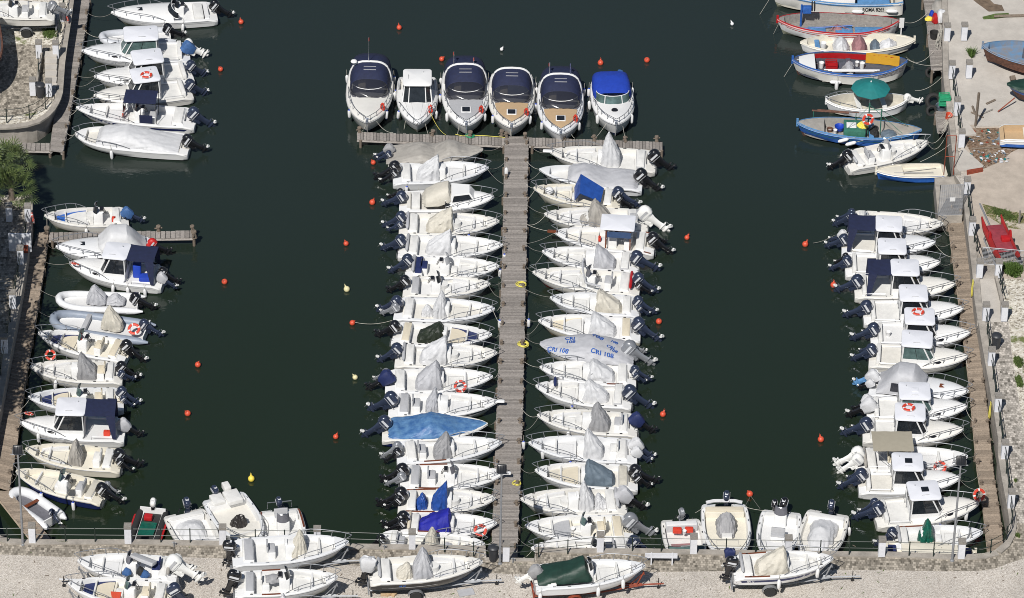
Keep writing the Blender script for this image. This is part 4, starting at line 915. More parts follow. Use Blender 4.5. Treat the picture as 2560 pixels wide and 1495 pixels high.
    gr.tube([(L*h0-.04, .5*bw, .62), (L*h0-.04, .5*tw, roofz-.05)], .02, 4); gr.tube([(L*h0-.06, -bw*.95, .7), (L*h0-.04, -tw, roofz-.05)], .022, 4); gr.tube([(L*h0-.06, bw*.95, .7), (L*h0-.04, tw, roofz-.05)], .022, 4)
    split(gr, 'grab_rail', 'rail', b.o)
    bk = MB(); bk.rbox(L*.075, L*.115, -H.w(.1)+.25, H.w(.1)-.25, .62, .95, .05); bk.build('stern_bench', 'gel2', b.o)
    if awn:
        xe = L*awn; n = 8; m_ = 10; rows = []
        for i in range(n+1):
            x = L*h0-.05+(xe-L*h0+.05)*i/n; sag = -.05*math.sin(PI*i/n); rows.append([Vector((x, (tw+.12)*(-1+2*k/m_), roofz+.03+sag-.03*(2*k/m_-1)**2)) for k in range(m_+1)])
        a = MB(); a.loft(rows, closed=False); a.loft([[p+Vector((0, 0, -.012)) for p in q] for q in rows], closed=False)
        for sgn in (1, -1):   # tapering corner legs of cloth
            p0 = Vector((xe, sgn*(tw+.12), roofz)); a.add([p0, p0+Vector((.55, 0, .02)), (xe+.16, sgn*(H.w(.1)-.06), .78), (xe-.04, sgn*(H.w(.1)-.06), .76), p0+Vector((-.02, sgn*.012, 0)), p0+Vector((.55, sgn*.012, .02)), (xe+.16, sgn*(H.w(.1)-.045), .78), (xe-.04, sgn*(H.w(.1)-.045), .76)], [(0, 1, 2, 3), (7, 6, 5, 4), (0, 4, 5, 1), (1, 5, 6, 2), (3, 7, 4, 0)])
        a.build('awning', 'navy', b.o)
    if flag:
        mini_flag(b.o, L*.12, b.near*(H.w(.1)-.1), H.z(.1), .9)
    engines(b, eng)
    for f in fend: fender(b, *f)
    if ring: lifering(b, L*(h0+.12), ring*tw*.35, roofz+.16, 'on the roof')
    for q in rings: lifering(b, *q)
    return b
def mini_flag(parent, x, y, z, h, cols=('greenp', 'fend', 'orangeL'), ln=.42):
    mb = MB(); mb.tube([(x, y, z), (x, y, z+h)], .015, 4, 3)
    for k in range(3):
        vs = []
        for i in range(3):
            u = (k+i/2)/3; vs += [(x-.02-ln*u, y+.05*math.sin(u*5), z+h-.02-.25*u), (x-.02-ln*u, y+.05*math.sin(u*5), z+h-.28-.25*u)]
        mb.add(vs, [(0, 2, 3, 1), (2, 4, 5, 3)], k)
    mb.build('flag', list(cols)+['steel'], parent)
def cuddy_boat(row, reg, bow, st, look, canvas='t_white', eng=(('e_red', 1.0, 0),), glass='glass', fend=(), hatchc='glass', ck=None, redhatch=None, cabz=.45, t0=.50, cov=True, low=False, **kw):
    b = start(row, reg, bow, st, 'cabin_motor_boat', look, **kw); H = b.H; L, B = b.L, b.B
    zones = [(0, .08, 'well', .42, .42), (.08, .12, 'floor', .74, 0), (.12, t0, 'floor', .42, 0), (t0, .995, 'deck', 0, .30), (.995, 1, 'deck', 0, .05)]
    finish_hull(b, zones, ('gel',)*4, 'gel2', g=.17)
    band(H, .02, .97, .20, .23, .008).build('stripe', 'ltgrey', b.o)
    rail_mesh(H, .5, .5, (.62, .74, .86, .96), over=.2).build('bow_rail', 'rail', b.o)
    # wrapround windscreen
    ws = MB(); rows = []
    for k in range(13):
        a = R(-88+176*k/12); rows.append([Vector((L*t0-.35+(.75-.35*j)*math.cos(a), (B/2-.24-.08*j)*math.sin(a), H.z(t0)+.10+.12*math.cos(a)+.42*j)) for j in (0, .5, 1)])
    ws.loft(rows, closed=False); ws.tube([q[2] for q in rows], .022, 4, 1); ws.tube([q[0] for q in rows], .02, 4, 1); ws.build('windscreen', [glass, 'gel'], b.o)
    q = MB(); q.rbox(L*.70, L*.78, -.2, .2, H.z(.74)+.27, H.z(.74)+.33, .05); q.build('deck_hatch', hatchc, b.o)
    bn = MB(); bn.rbox(L*.13, L*.22, -B/2+.35, B/2-.35, .42, .80, .05); bn.build('stern_bench', 'gel2', b.o)
    if not cov: console(b, t0-.07, y=-.35, h=.7)
    if canvas:
        k = ck or [(L*.08, .76, B/2-.16, .12), (L*.26, .80, B/2-.17, 1.32), (L*.27, .80, B/2-.17, 1.40), (L*.44, .80, B/2-.19, 1.42), (L*.445, .80, B/2-.2, 1.36), (L*t0+.25, 1.1, B/2-.3, .40), (L*t0+.38, 1.2, B/2-.5, .12)]
        mb = cover_mesh(k, b.seed, 30, 20, .02, .58); mb.build('canvas_canopy', canvas, b.o)
        # side windows of the canopy
        wn = MB()
        for sgn in ((1, -1) if not ck else ()):
            for (a, c) in ((.22, .33), (.35, .46)):
                x0, x1 = L*a, L*c; y = B/2-.17; vs = [(x0, sgn*(y*.985+.02), 1.05), (x1, sgn*(y*.985+.02), 1.05), (x1-.04, sgn*(y*.90+.03), 1.62), (x0+.04, sgn*(y*.90+.03), 1.62)]
                wn.add(vs+[(p[0], p[1]+sgn*.01, p[2]) for p in vs], [(0, 1, 2, 3), (7, 6, 5, 4), (0, 4, 5, 1), (1, 5, 6, 2), (2, 6, 7, 3), (3, 7, 4, 0)])
        if not ck: split(wn, 'canopy_window', 'clear', b.o)
    engines(b, eng)
    for f in fend: fender(b, *f)
    return b
def tarped(row, reg, bow, st, look, col, pk=.6, ph=.9, t0=.03, t1=.98, eng=(('e_black', 1, 0),), fend=(), over=.05, stripe=None, keyl=None, rail=False, hullc=('gel',)*4, **kw):
    b = start(row, reg, bow, st, 'covered_motor_boat', look, **kw); H = b.H; L, B = b.L, b.B
    zones = [(0, .07, 'well', .42, .42), (.07, .9, 'floor', .6, 0), (.9, 1, 'deck', 0, .02)]
    finish_hull(b, zones, hullc, 'gel2', g=.15)
    if stripe: band(H, .02, .97, stripe[1], stripe[2], .008).build('stripe', stripe[0], b.o)
    if rail: rail_mesh(H, .5, .4, (.62, .74, .86, .96)).build('bow_rail', 'rail', b.o)
    keys = []
    n = 14
    for i in range(n+1):
        t = t0+(t1-t0)*i/n; h = .10
        for (tp, hp, wd) in (keyl or ((pk, ph, .28),)): h = max(h, hp*max(0, 1-(abs(t-tp)/wd))**.9)
        if i in (0, n): h = .05
        keys.append((L*t, H.z(t)+.0, max(.05, H.w(t)+over), h))
    mb = cover_mesh(keys, b.seed, 44, 34, .085, .75)
    nm = M[col].name.replace('_', ' ').replace('tarpaulin', 'tarpaulin')
    c = mb.build('boat_cover', col, **wm(b), label=f"{nm} stretched over the whole boat, {b.short}", cat='boat cover', group='full-length boat covers')
    b.cover = c
    engines(b, eng)
    for f in fend: fender(b, *f)
    return b
def rib(row, reg, bow, st, look, tube='tubeg', r=.24, eng=(('e_black', 1, 0),), covers=(), floor='grip', con=None, seats=(), fend=(), name='inflatable_boat', stripe='ltgrey', pointed=True, noseh=.25, **kw):
    b = start(row, reg, bow, st, name, look, **kw); L, B = b.L, b.B; H = b.H
    path = []; w = B/2-r
    for i in range(8): path.append((-.35+ (L*.62+.35)*i/7, w, .28))
    for i in range(1, 7):
        a = PI/2*i/6; 
        if i < 6: path.append((L*.62+(L*.38-r)*math.sin(a)*1.0, w*math.cos(a)**.8, .28+noseh*(i/6)**1.5))
        elif i == 6: path.append((L-r, 0, .28+noseh))
    left = path[:]; full = left+[(x, -y, z) for x, y, z in reversed(left[:-1])]
    rad = [r*.25, r*.85]+[r]*(len(full)-4)+[r*.85, r*.25]
    mb = MB(); mb.tube(full, rad, 12); tb = mb.build('inflatable_tube', tube, b.o)
    sm = MB()
    sm.tube([(x, y*1.0+(r+.005)*(1 if y > 0 else -1 if y < 0 else 0)*.98+ 0, z) if abs(y) > .1 else (x+r, y, z) for x, y, z in full[2:-2]], .025 if stripe != 'red' else .09, 5); sm.build('rubbing_strake', stripe, tb)
    hl = MB(); rings = []
    for t in (0, .2, .5, .7, .85, .93):
        ww = w*(1 if t < .6 else max(.1, math.cos((t-.6)/.4*PI/2)**.8)); rings.append([Vector((L*t, ww, .3)), Vector((L*t, ww*.7, .02)), Vector((L*t, 0, -.15)), Vector((L*t, -ww*.7, .02)), Vector((L*t, -ww, .3)), Vector((L*t, -ww*.7, .22)), Vector((L*t, ww*.7, .22))])
    hl.loft(rings, lambda k, i: 1 if i == 5 else 0); hl.box(-.02, .05, -w, w, .1, .62, 0); hl.build('hull', ['gel', floor], b.o)
    if con: console(b, con, covered=bool(covers), h=.7)
    for t in seats:
        s_ = MB(); s_.rbox(L*t-.15, L*t+.15, -w+.1, w-.1, .3, .55, .05); s_.build('seat', 'ltgrey', b.o)
    do_covers(b, covers)
    for e in eng: outboard(b.o, -.08, e[2], .72, e[0], e[1], e[4] if len(e) > 4 else 60, random.uniform(-5, 5), e[3] if len(e) > 3 else None)
    for f in fend: fender(b, *f)
    return b
def cruiser(reg, bow, st, look, canopy='navy', pad=None, hatch=True, L=7.5, B=3.0, front='clear', arch=True, aft=True, ring=True, bimini=None, green=False, fl=(), dash=True, radar=False, frontdz=0, **kw):
    b = start('TM', reg, bow, st, 'cabin_cruiser', look, L=L, B=B, zb=1.45, zt=1.1, h0=.98, hr=.42, p=2.5, s0=.86, rake=.13, **kw); H = b.H
    zones = [(0, .10, 'floor', .45, 0), (.10, .52, 'floor', .75, 0), (.52, .99, 'deck', 0, .22), (.99, 1, 'deck', 0, .03)]
    finish_hull(b, zones, ('gel', 'gel', 'gel', 'navyhull'), 'gel2', g=.22, rub='ltgrey')
    rail_mesh(H, .40, .5, (.5, .6, .7, .8, .9, .97), over=.10, inset=.12).build('bow_rail', 'rail', b.o)
    zd = lambda t, f=0: H.z(t)+.045+.22*min(1, H.w(t)/(B*.3))*(1-f*f*.6)
    # anchor roller
    an = MB(); an.rbox(L*.955, L+.10, -.09, .09, H.z(1)+.03, H.z(1)+.09, .05); an.tube([(L*.96, -.12, H.z(1)+.1), (L*.96, .12, H.z(1)+.1)], .05, 6); an.tube([(L*.99, 0, H.z(1)+.1), (L+.08, 0, H.z(1)-.25)], .03, 5); an.build('anchor_roller', 'steel', b.o)
    if pad:
        n = 8; pm = MB(); pts = []
        for i in range(n+1):
            t = .60+.34*i/n; pts.append((L*t, max(.02, (H.w(t)*.76)*(1-((i/n)**7)))))
        vs = []; fs = []
        for i, (x, y) in enumerate(pts):
            t = x/L
            for q in (-1, -.5, 0, .5, 1): vs.append((x, y*q, zd(t, abs(q)*.75)+.035))
        for i in range(n):
            for k in range(4): o = 5*i+k; fs.append((o, o+5, o+6, o+1))
        pm.add(vs, fs); pm.add([(v[0], v[1], v[2]-.03) for v in vs], fs); pm.build('sun_pad', pad, b.o)
    if hatch:
        hm = MB(); z = zd(.78)+.04; hm.rbox(L*.74, L*.83, -.32, .32, z, z+.05, .05); hm.rbox(L*.74+.07, L*.83-.07, -.25, .25, z+.045, z+.062, .04, 1); hm.build('deck_hatch', ['gel', 'glass'], b.o)
    tf = .60; wb = H.w(.55)-.20
    if dash:
        d = MB(); rings = []
        for x, hw, z in ((L*.44, wb, H.z(.44)+.12), (L*.52, wb, H.z(.5)+.20), (L*.585, wb*.85, H.z(.55)+.24), (L*.61, wb*.55, H.z(.6)+.25)):
            rings.append([Vector((x, hw*k/4, z+.02-.05*(k/4)**2)) for k in range(-4, 5)])
        d.loft(rings, closed=False); d.box(L*.47, L*.50, -.25, .45, H.z(.5)+.17, H.z(.5)+.25, 1, .1); d.build('dashboard', ['dash', 'black'], b.o)
        sm = MB(); sm.rbox(L*.36, L*.42, -.75, -.25, .8, 1.75, .08); sm.build('helm_seat', 'beige', b.o)
    # windscreen frame
    ws = MB(); rows = []
    for k in range(13):
        a = R(-90+180*k/12); rows.append([Vector((L*.42+(L*.19-.30*j)*math.cos(a)*1.0, (wb+.02-.10*j)*math.sin(a), H.z(.5)+.12+.12*math.cos(a)+.50*j)) for j in (0, .5, 1)])
    ws.tube([q[2] for q in rows], .025, 5, 1); ws.tube([q[0] for q in rows], .02, 5, 1)
    if green or front is None: ws.loft(rows, closed=False)
    if green:
        for k in (4, 8): ws.tube([rows[k][0], rows[k][2]], .03, 4, 1)
    ws.build('windscreen', ['glass2' if green else 'glass', 'gel'], b.o)
    zt = H.z(.5)+.15
    def arc(x, hw, z0, h, n=16, pw=.62):
        return [Vector((x, hw*math.copysign(abs(math.cos(PI*k/n))**pw, math.cos(PI*k/n)), z0+h*math.sin(PI*k/n)**.8)) for k in range(n+1)]
    if front and not green:
        f = MB(); R1 = []
        for x, hw, h, z0 in ((L*.61, .15, .10, zt+.15), (L*.59, wb*.62, .26, zt+.12), (L*.55, wb*.88, .50, zt+.06), (L*.505, wb*.96, .78, zt+.02), (L*.475, wb*.98, .92, zt)): R1.append(arc(x, hw, z0, h))
        f.loft(R1, closed=False); f.build('canopy_window', front, b.o)
        c = MB(); R2 = [arc(L*.475, wb*.98+.01, zt, .925), arc(L*.42, wb+.01, zt, 1.125), arc(L*.36, wb+.02, zt, 1.27), arc(L*.29, wb+.03, zt, 1.33)]
        c.loft(R2, closed=False); c.tube(R2[0], .018, 4); 
        if aft: R3 = [arc(L*.285, wb+.06, zt-.05, 1.36), arc(L*.18, wb+.10, zt-.10, 1.38), arc(L*.08, wb+.02, zt-.15, 1.15), arc(L*.02, wb-.15, zt-.3, .7), arc(L*.0, wb-.4, zt-.3, .3)]; c.loft(R3, closed=False)
        c.build('canopy', canopy, b.o)
        vz = MB(); vz.box(L*.35, L*.353, -.4, .4, zt+1.28, zt+1.31); vz.box(L*.385, L*.388, -.4, .4, zt+1.20, zt+1.24); vz.build('canopy_seam', 'ltgrey', b.o)
    if green:
        c = MB(); R2 = [arc(L*.47, wb-.02, zt-.02, .50, pw=.4), arc(L*.38, wb+.10, zt-.05, .64, pw=.4), arc(L*.2, wb+.12, zt-.1, .74, pw=.4), arc(L*.06, wb+.05, zt-.1, .66, pw=.4), arc(L*.04, wb, zt-.12, .58, pw=.4)]
        c.loft(R2, closed=False); c.build('canopy', canopy, b.o)
    if arch:
        a = MB(); a.tube(arc(L*.29, wb+.09, zt-.15, 1.52), .055, 6); a.tube([p+Vector((-.10, 0, -.02)) for p in arc(L*.29, wb+.09, zt-.15, 1.52)], .05, 6); a.build('radar_arch', 'gel', b.o)
    for (y, h, cols) in fl:
        mini_flag(b.o, L*.29, y, zt+1.35, h, cols, .3)
    if radar:
        rd = MB(); rd.ell((L*.31, radar, zt+1.45), (.22, .22, .12), 12, 6); rd.build('radar_dome', 'gel', b.o)
    bs = MB(); bs.rbox(L*.02, L*.10, -B/2+.5, B/2-.5, .6, 1.15, .1); bs.build('stern_bench', 'gel2', b.o)
    for t in (.18, .45, .80):
        fender(b, t, 'n', random.random() < .4, -.35)
        if t != .45: fender(b, t, 'f', random.random() < .4, -.35)
    if ring:
        v = Matrix.Rotation(b.a, 3, 'Z') @ Vector((L*.80, H.w(.80)-.12, H.z(.8)+.38))+b.o.location
        mb = MB(); mb.tube([(.13*math.cos(i*PI/10), .05*math.sin(i*2.2), .34*math.sin(i*PI/10)) for i in range(20)], .055, 7, closed=True); mb.tube([(-.08, .03, .3), (.02, .08, 0), (-.03, .06, -.32)], .05, 6, 1)
        mb.build('rescue_sling', ['orangeL', 'decalred'], loc=v, rot=(R(15), R(10), b.a+R(60)), label=f"red rescue sling tied to the bow rail, {b.short}", cat='life ring', group='red rescue slings on cruiser rails')
    return b
def wooden(row, reg, bow, st, look, gun='red', inside='greyfloor', cols=('gel', 'gel', 'gel', 'gel'), name='wooden_fishing_boat', B=None, dbl=True, engine=None, ends=(.06, .94), zf=.22, h0=.62, hr=.42, sr=.35, thw=(.25, .5, .72), thwc='bluel', strip=None, foredeck=None, **kw):
    b = start(row, reg, bow, st, name, look, B=B, h0=h0, hr=hr, rake=.07, dbl=dbl, sternrise=sr, fl=.97, **kw); H = b.H; L, B = b.L, b.B
    zones = [(0, ends[0], 'deck', 0, .01), (ends[0], ends[1], 'floor', zf, 0), (ends[1], 1, 'deck', 0, .01)]
    finish_hull(b, zones, cols, inside, g=.10, rub=gun, deckc=inside, rr=.035)
    gm = MB()
    for sgn in (1, -1):
        T = [i/24 for i in range(25)]; vs = []
        for t in T:
            for dy, dz in ((.015, .037), (-.10, .06)): vs.append((L*t, sgn*max(.005, H.w(t)+dy), H.z(t)+dz))
        gm.add(vs, [(2*i, 2*i+2, 2*i+3, 2*i+1) for i in range(24)])
    gm.box(L-.10, L+.04, -.05, .05, H.z(1)-.3, H.z(1)+.28); gm.build('gunwale', gun, b.o, smooth=False)
    if strip: band(H, .02, .98, .22, .27, .012).build('stripe', strip, b.o)
    for t in thw:
        m_ = MB(); w_ = H.w(t)-.13; m_.rbox(L*t-.16, L*t+.16, -w_, w_, .48, .53, .02); m_.build('thwart', thwc, b.o)
    if foredeck:
        t0, t1, c = foredeck; m_ = MB(); vs = []; fs = []
        for i in range(7):
            t = t0+(t1-t0)*i/6
            for q in (-1, 0, 1): vs.append((L*t, q*max(.02, H.w(t)-.10), H.z(t)+.0+.05*(1-abs(q))))
        for i in range(6):
            for k in (0, 1): o = 3*i+k; fs.append((o, o+3, o+4, o+1))
        m_.add(vs, fs); m_.add([(v[0], v[1], v[2]-.05) for v in vs], fs); m_.build('foredeck', c, b.o)
    return b
# ================================================================ the boats in the photo
N_, K_, G_, W_ = 'e_navy', 'e_black', 'e_grey', 'e_white'
# --- upper left pier
cuddy_boat('UL', 'TL', (1022, 112), (1990, 85), 'white cabin boat with blue wave on its side', canvas=None, cov=False, eng=((K_, 1.1, 0),), fend=((.52, 'n'), (.34, 'n')), t0=.42, tail=None)
rib('UL', 'TL', (905, 320), (1560, 300), 'pale grey inflatable half hidden behind a pilothouse boat', eng=((K_, 1.0, .1),), B=1.9, zb=.7, zt=.5)
pilot_boat('UL', 'TL', (750, 462), (1745, 460), 'white pilothouse boat with greenish windows and blue-covered engine', eng=(('e_blue', 1.1, .1, W_), (W_, .8, -.45)), glass='glass2', B=2.45, house=(.30, .60), roofz=2.2)
pilot_boat('UL', 'TL', (866, 700), (1765, 640), 'pilothouse boat with dark windows and square deck hatch', eng=((N_, 1.1, 0),), house=(.31, .60), roofz=2.15)
pilot_boat('UL', 'TL', (862, 875), (1755, 800), 'white hardtop boat with a life ring on its roof', eng=((N_, 1.1, .2),), ring=1, house=(.34, .60), roofz=2.15)
bb = open_boat('UL', 'TL', (700, 985), (1800, 1075), 'white open boat with navy stripe and navy canopy', con=.47, hullc=None, stripe=('navyhull', .17, .36), eng=((N_, 1.15, .1),), B=2.4, rail=True)
H = bb.H; mb = MB(); 
rows = [[Vector((bb.L*(.32+.27*i/4), -.78+1.56*k/8, 2.15-.05*abs(k/4-1)**2)) for k in range(9)] for i in range(5)]; mb.loft(rows, closed=False); mb.loft([[p+Vector((0, 0, .02)) for p in q] for q in rows], closed=False); mb.build('canopy', 'navy', bb.o)
mb = MB()
for x in (.32, .45, .59):
    for s_ in (1, -1): mb.tube([(bb.L*x, s_*.78, 2.13), (bb.L*x+(.08 if x > .5 else 0), s_*.62, .36)], .022, 5)
mb.build('canopy_frame', 'black', bb.o); mb = MB(); mb.add([(bb.L*.60, -.6, 1.25), (bb.L*.60, .6, 1.25), (bb.L*.59, .7, 2.05), (bb.L*.59, -.7, 2.05)], [(0, 1, 2, 3)]); mb.add([(bb.L*.35, bb.near*.72, .5), (bb.L*.46, bb.near*.72, .5), (bb.L*.46, bb.near*.75, 1.2), (bb.L*.35, bb.near*.75, 1.2)], [(0, 1, 2, 3)], 1); mb.build('side_curtain', ['glass', 'navy'], bb.o)
place(RING, 'life_ring', loc=Matrix.Rotation(bb.a, 3, 'Z') @ Vector((bb.L*.60, .2, 1.05))+bb.o.location, rot=(0, R(80), bb.a), label='life ring upright against the console of the boat with navy canopy', cat='life ring', group='life rings on boats')
tarped('UL', 'TL', (688, 1205), (1745, 1315), 'blunt-bowed white skiff under a tented white cover', 't_white', keyl=((.55, .85, .45),), t0=.08, t1=.80, over=-.12, eng=((K_, 1.1, .1),), fend=((.66, 'n'),), B=2.5, p=4.2, rake=.10, rail=True, hr=.25)
# --- lower left pier
open_boat('LL', 'L1', (430, 612), (1240, 605), 'white open boat with bright blue bow cushions', con=.36, seatt=None, bowc=(('bcush',), ('gel2',)), eng=(('e_blue', .95, .15),), fend=((.52, 'n'),), fore=.48)
cuddy_boat('LL', 'L1', (540, 912), (1490, 905), 'cabin boat with tall pale canvas canopy and red engine', canvas='t_white', glass='dash', eng=(('e_red', 1.0, .2),), B=2.4)
pilot_boat('LL', 'L1', (672, 1068), (1590, 1200), 'pilothouse boat with navy awning and blue boxes', eng=((K_, 1.0, 0), ('t_lt', .8, .5)), awn=.08, B=2.45, fend=((.50, 'n'), (.16, 'n'), (.34, 'n')), roofz=2.3, house=(.38, .62))
rib('LL', 'L2', (562, 135), (1415, 215), 'pale grey inflatable with crumpled grey covers', tube='tubew', B=2.0, zb=.85, zt=.5, eng=((K_, 1.05, .3),), covers=((.38, .62, 1.0, .6, 't_lt', .42), (.16, .38, .6, .5, 't_lt', .42)), r=.22)
rib('LL', 'L2', (505, 330), (1400, 500), 'slate grey inflatable with a tall pale console cover', tube='tubed', B=2.35, zb=.85, zt=.5, eng=((N_, 1.0, 0),), covers=((.24, .46, 1.3, .6, 't_beige', .4),), seats=(.62,), r=.26, L=6.1)
open_boat('LL', 'L2', (392, 535), (1310, 720), 'white open boat with navy and cream bow cushions', con=.50, bowc=(('cush',), ('beige',)), seatt=.33, seatc='beige', bcush='beige', eng=((K_, 1.05, 0),), glass='glass2', floor='cream')
open_boat('LL', 'L2', (306, 882), (1255, 930), 'open boat with grey console cover and Italian flag', covers=((.28, .50, 1.45, .75, 't_grey', .5),), eng=((K_, 1.0, 0), (N_, .7, .5)), seatt=.24, seatc='beige', fend=((.74, 'n'),))
open_boat('LL', 'L2', (290, 1192), (1260, 1195), 'cream open boat with navy and beige sun pads', con=.44, bowc=(('cush',), ('beige',)), seatt=.27, seatc='beige', eng=((N_, .95, -.1), (N_, .6, .4)), glass='glass2', floor='cream')
pilot_boat('LL', 'L3', (162, 50), (1010, 100), 'pilothouse boat with navy awning and red fuel can', eng=(('t_lt', 1.0, 0, K_),), awn=.08, B=2.4, house=(.38, .64), roofz=2.3, fend=((.86, 'n'),))
open_boat('LL', 'L3', (205, 262), (985, 350), 'cream open boat with a tall beige windscreen cover', con=None, covers=((.40, .55, 1.3, .5, 't_taupe', .55),), seatt=.26, seatc='gel2', eng=((K_, 1.15, 0), (K_, .7, .5)), floor='cream', col='cream')
open_boat('LL', 'L3', (130, 440), (850, 615), 'navy-hulled open boat with cream deck', con=.46, hullc='navy', col='cream', bcush='t_beige', seatt=.28, eng=((K_, 1.05, .1), (G_, .6, -.5)), fend=((.66, 'n', True), (.28, 'n', True)), glass='glass2', floor='cream')
rb = rib('LL', 'L3', (95, 580), (470, 860), 'small white inflatable dinghy with a brown thwart', tube='tubew', B=1.95, zb=.6, zt=.45, eng=((N_, .68, 0),), r=.29, floor='dash', L=3.7, noseh=.15)
mb = MB(); mb.rbox(rb.L*.52-.12, rb.L*.52+.12, -.62, .62, .45, .49, .02); mb.build('seat', 'teak', rb.o)
# --- left of the central jetty
tarped('CL', 'C1', (1303, 172), (360, 205), 'grey fully covered boat with white propellers', 't_taupe', keyl=((.66, .80, .18), (.32, .55, .22)), t0=-.02, t1=1.0, over=.08, eng=(('t_grey', .8, .1), (N_, .7, -.4)), B=2.1)
open_boat('CL', 'C1', (1358, 350), (405, 400), 'white open boat with pale tented cover and blue-tipped fenders', covers=((.25, .49, 1.4, .93, 't_white', .52),), eng=((K_, 1.15, .1), (K_, .8, -.4)), fend=((.14, 'n', True), (.50, 'n', True)), B=2.4)
cb = cuddy_boat('CL', 'C1', (1412, 640), (470, 675), 'white weekender with dark side windows and a raised cloth canopy', canvas='t_beige', ck=[(1.45, .8, .5, .2), (1.7, .8, .85, .6), (2.5, .9, .9, .95), (3.1, 1.1, .85, .9), (3.25, 1.2, .8, .3)], eng=((N_, 1.1, 0), (K_, .7, .6)), t0=.54, fend=((.2, 'f'),), hatchc='gel', B=2.35)
mb = MB(); q = cb.L
mb.loft([[Vector(p) for p in ((q*.52, .82, 1.0), (q*.80, .55, 1.15), (q*.80, -.55, 1.15), (q*.52, -.82, 1.0))], [Vector(p) for p in ((q*.55, .66, 1.62), (q*.74, .45, 1.66), (q*.74, -.45, 1.66), (q*.55, -.66, 1.62))]], 0); cc = mb.build('cabin', 'gel', cb.o, smooth=False)
mb = MB()
for s_ in (1, -1): mb.add([(q*.56, s_*.79, 1.15), (q*.77, s_*.60, 1.25), (q*.735, s_*.50, 1.55), (q*.575, s_*.68, 1.52)], [(0, 1, 2, 3)]); mb.add([(q*.56, s_*.80, 1.14), (q*.77, s_*.61, 1.24), (q*.735, s_*.515, 1.54), (q*.575, s_*.695, 1.51)], [(0, 1, 2, 3)])
split(mb, 'window', 'glass', cc)
open_boat('CL', 'C1', (1465, 882), (470, 900), 'white open boat with a cream angular console cover', covers=((.27, .54, 1.35, .94, 't_beige', .62),), eng=((N_, 1.05, .2), (N_, .7, -.45)), seatt=None, stern_roll='t_lt', bench='gel', fend=((.72, 'n', True),))
open_boat('CL', 'C1', (1500, 1118), (465, 1115), 'white open boat with crumpled white cover and a red-lettered engine', covers=((.26, .51, 1.35, .95, 't_white', .55),), eng=((N_, 1.15, 0),), seatt=None, stern_roll='ltgrey')
open_boat('CL', 'C1', (1465, 1330), (535, 1325), 'white open boat with navy-banded bolsters and uncovered steering wheel', con=.42, seatt=.2, seatc='cush', stern_roll='ltgrey', eng=((N_, 1.1, .1),), bcush='cush', glass='ltgrey')
open_boat('CL', 'C2', (1375, 112), (510, 125), 'white open boat with dark uncovered console and red-striped engine', con=.38, seatt=None, eng=((K_, 1.0, 0),), bench='ltgrey', bcush='ltgrey')
open_boat('CL', 'C2', (1420, 362), (425, 345), 'open boat with rounded white cover and script bow name', covers=((.38, .53, 1.45, .6, 't_white', .5), (.27, .38, .7, .5, 't_white', .35)), eng=((N_, 1.15, .1), (G_, .8, -.35)), seatt=None)
open_boat('CL', 'C2', (1392, 618), (405, 590), 'white open boat with olive-black cover and cream cushions', covers=((.25, .55, 1.05, .72, 't_olive', .62),), eng=((K_, 1.1, .1),), bowc=(('cush',), ('beige',)), bcush='beige', seatt=None)
open_boat('CL', 'C2', (1445, 798), (430, 810), 'white open boat with wide creased white cover', covers=((.24, .51, 1.5, .96, 't_white', .62),), eng=((N_, 1.15, 0),), seatt=None, stern_roll='ltgrey')
open_boat('CL', 'C2', (1400, 1035), (330, 1070), 'white open boat with domed grey cover and brown hatch', covers=((.28, .54, 1.45, .75, 't_lt', .68),), eng=(('cush', 1.1, -.2), (G_, .7, .5)), seatt=None, rings=((4.5, -.95, 1.0, 'hung on the bow rail', 62, 0, 0),))
open_boat('CL', 'C2', (1448, 1285), (365, 1305), 'white open boat with narrow pointed cover, black stripe and bowsprit', covers=((.34, .46, 1.35, .75, 't_lt', .5),), eng=((N_, 1.25, 0),), seatt=.26, seatc='ltgrey', stripe=('black', .16, .24), sprit='gel', bcush='ltgrey')
tb = tarped('CL', 'C3', (1350, 75), (300, 110), 'white boat wrapped in faded blue tarpaulin', 't_blue', keyl=((.46, .75, .30), (.12, .25, .2)), t0=.06, t1=.99, over=-.08, eng=((N_, 1.2, 0),), hullc=('gel', 'gel', 'navyhull', 'gel'))
open_boat('CL', 'C3', (1490, 258), (440, 350), 'white open boat with grey conical cover and varnished trim', covers=((.35, .53, 1.35, .7, 't_grey', .55),), eng=((G_, .9, .1), (K_, .7, -.35)), seatt=.25, seatc='ltgrey', teak=(.25, .46), B=2.3)
open_boat('CL', 'C3', (1510, 568), (480, 590), 'white open boat with long bowsprit, blue-grey lining and bare console', con=.48, eng=((K_, 1.2, .1), (G_, .8, -.4)), seatt=.31, seatc='ltgrey', teak=(.18, .45), sprit='gel', glass='dash', bcush='ltgrey')
open_boat('CL', 'C3', (1428, 812), (460, 830), 'white open boat with two bright blue covers and wooden rails', covers=((.34, .51, 1.5, .93, 't_bright', .5), (.18, .30, .85, .6, 't_bright', .42)), eng=((K_, 1.15, .1), (K_, .8, -.3)), seatt=None, teak=(.08, .38))
open_boat('CL', 'C3', (1442, 1062), (490, 1060), 'white open boat with a large royal blue cover', covers=((.17, .53, 1.25, .9, 't_royal', .75),), eng=((K_, 1.1, .1), (K_, .8, -.3)), seatt=None, stern_roll='beige', rings=((4.6, -.6, .95, 'leaning inside the bow', 35, 0, 10),))
open_boat('CL', 'C3', (1320, 1268), (285, 1240), 'white open boat with taupe cover partly hidden by the quay', covers=((.40, .56, 1.3, .6, 't_beige', .5), (.56, .72, .5, .5, 't_lt', .5)), eng=((K_, .9, -.2),), seatt=.2, teak=(.3, .55), con=None)
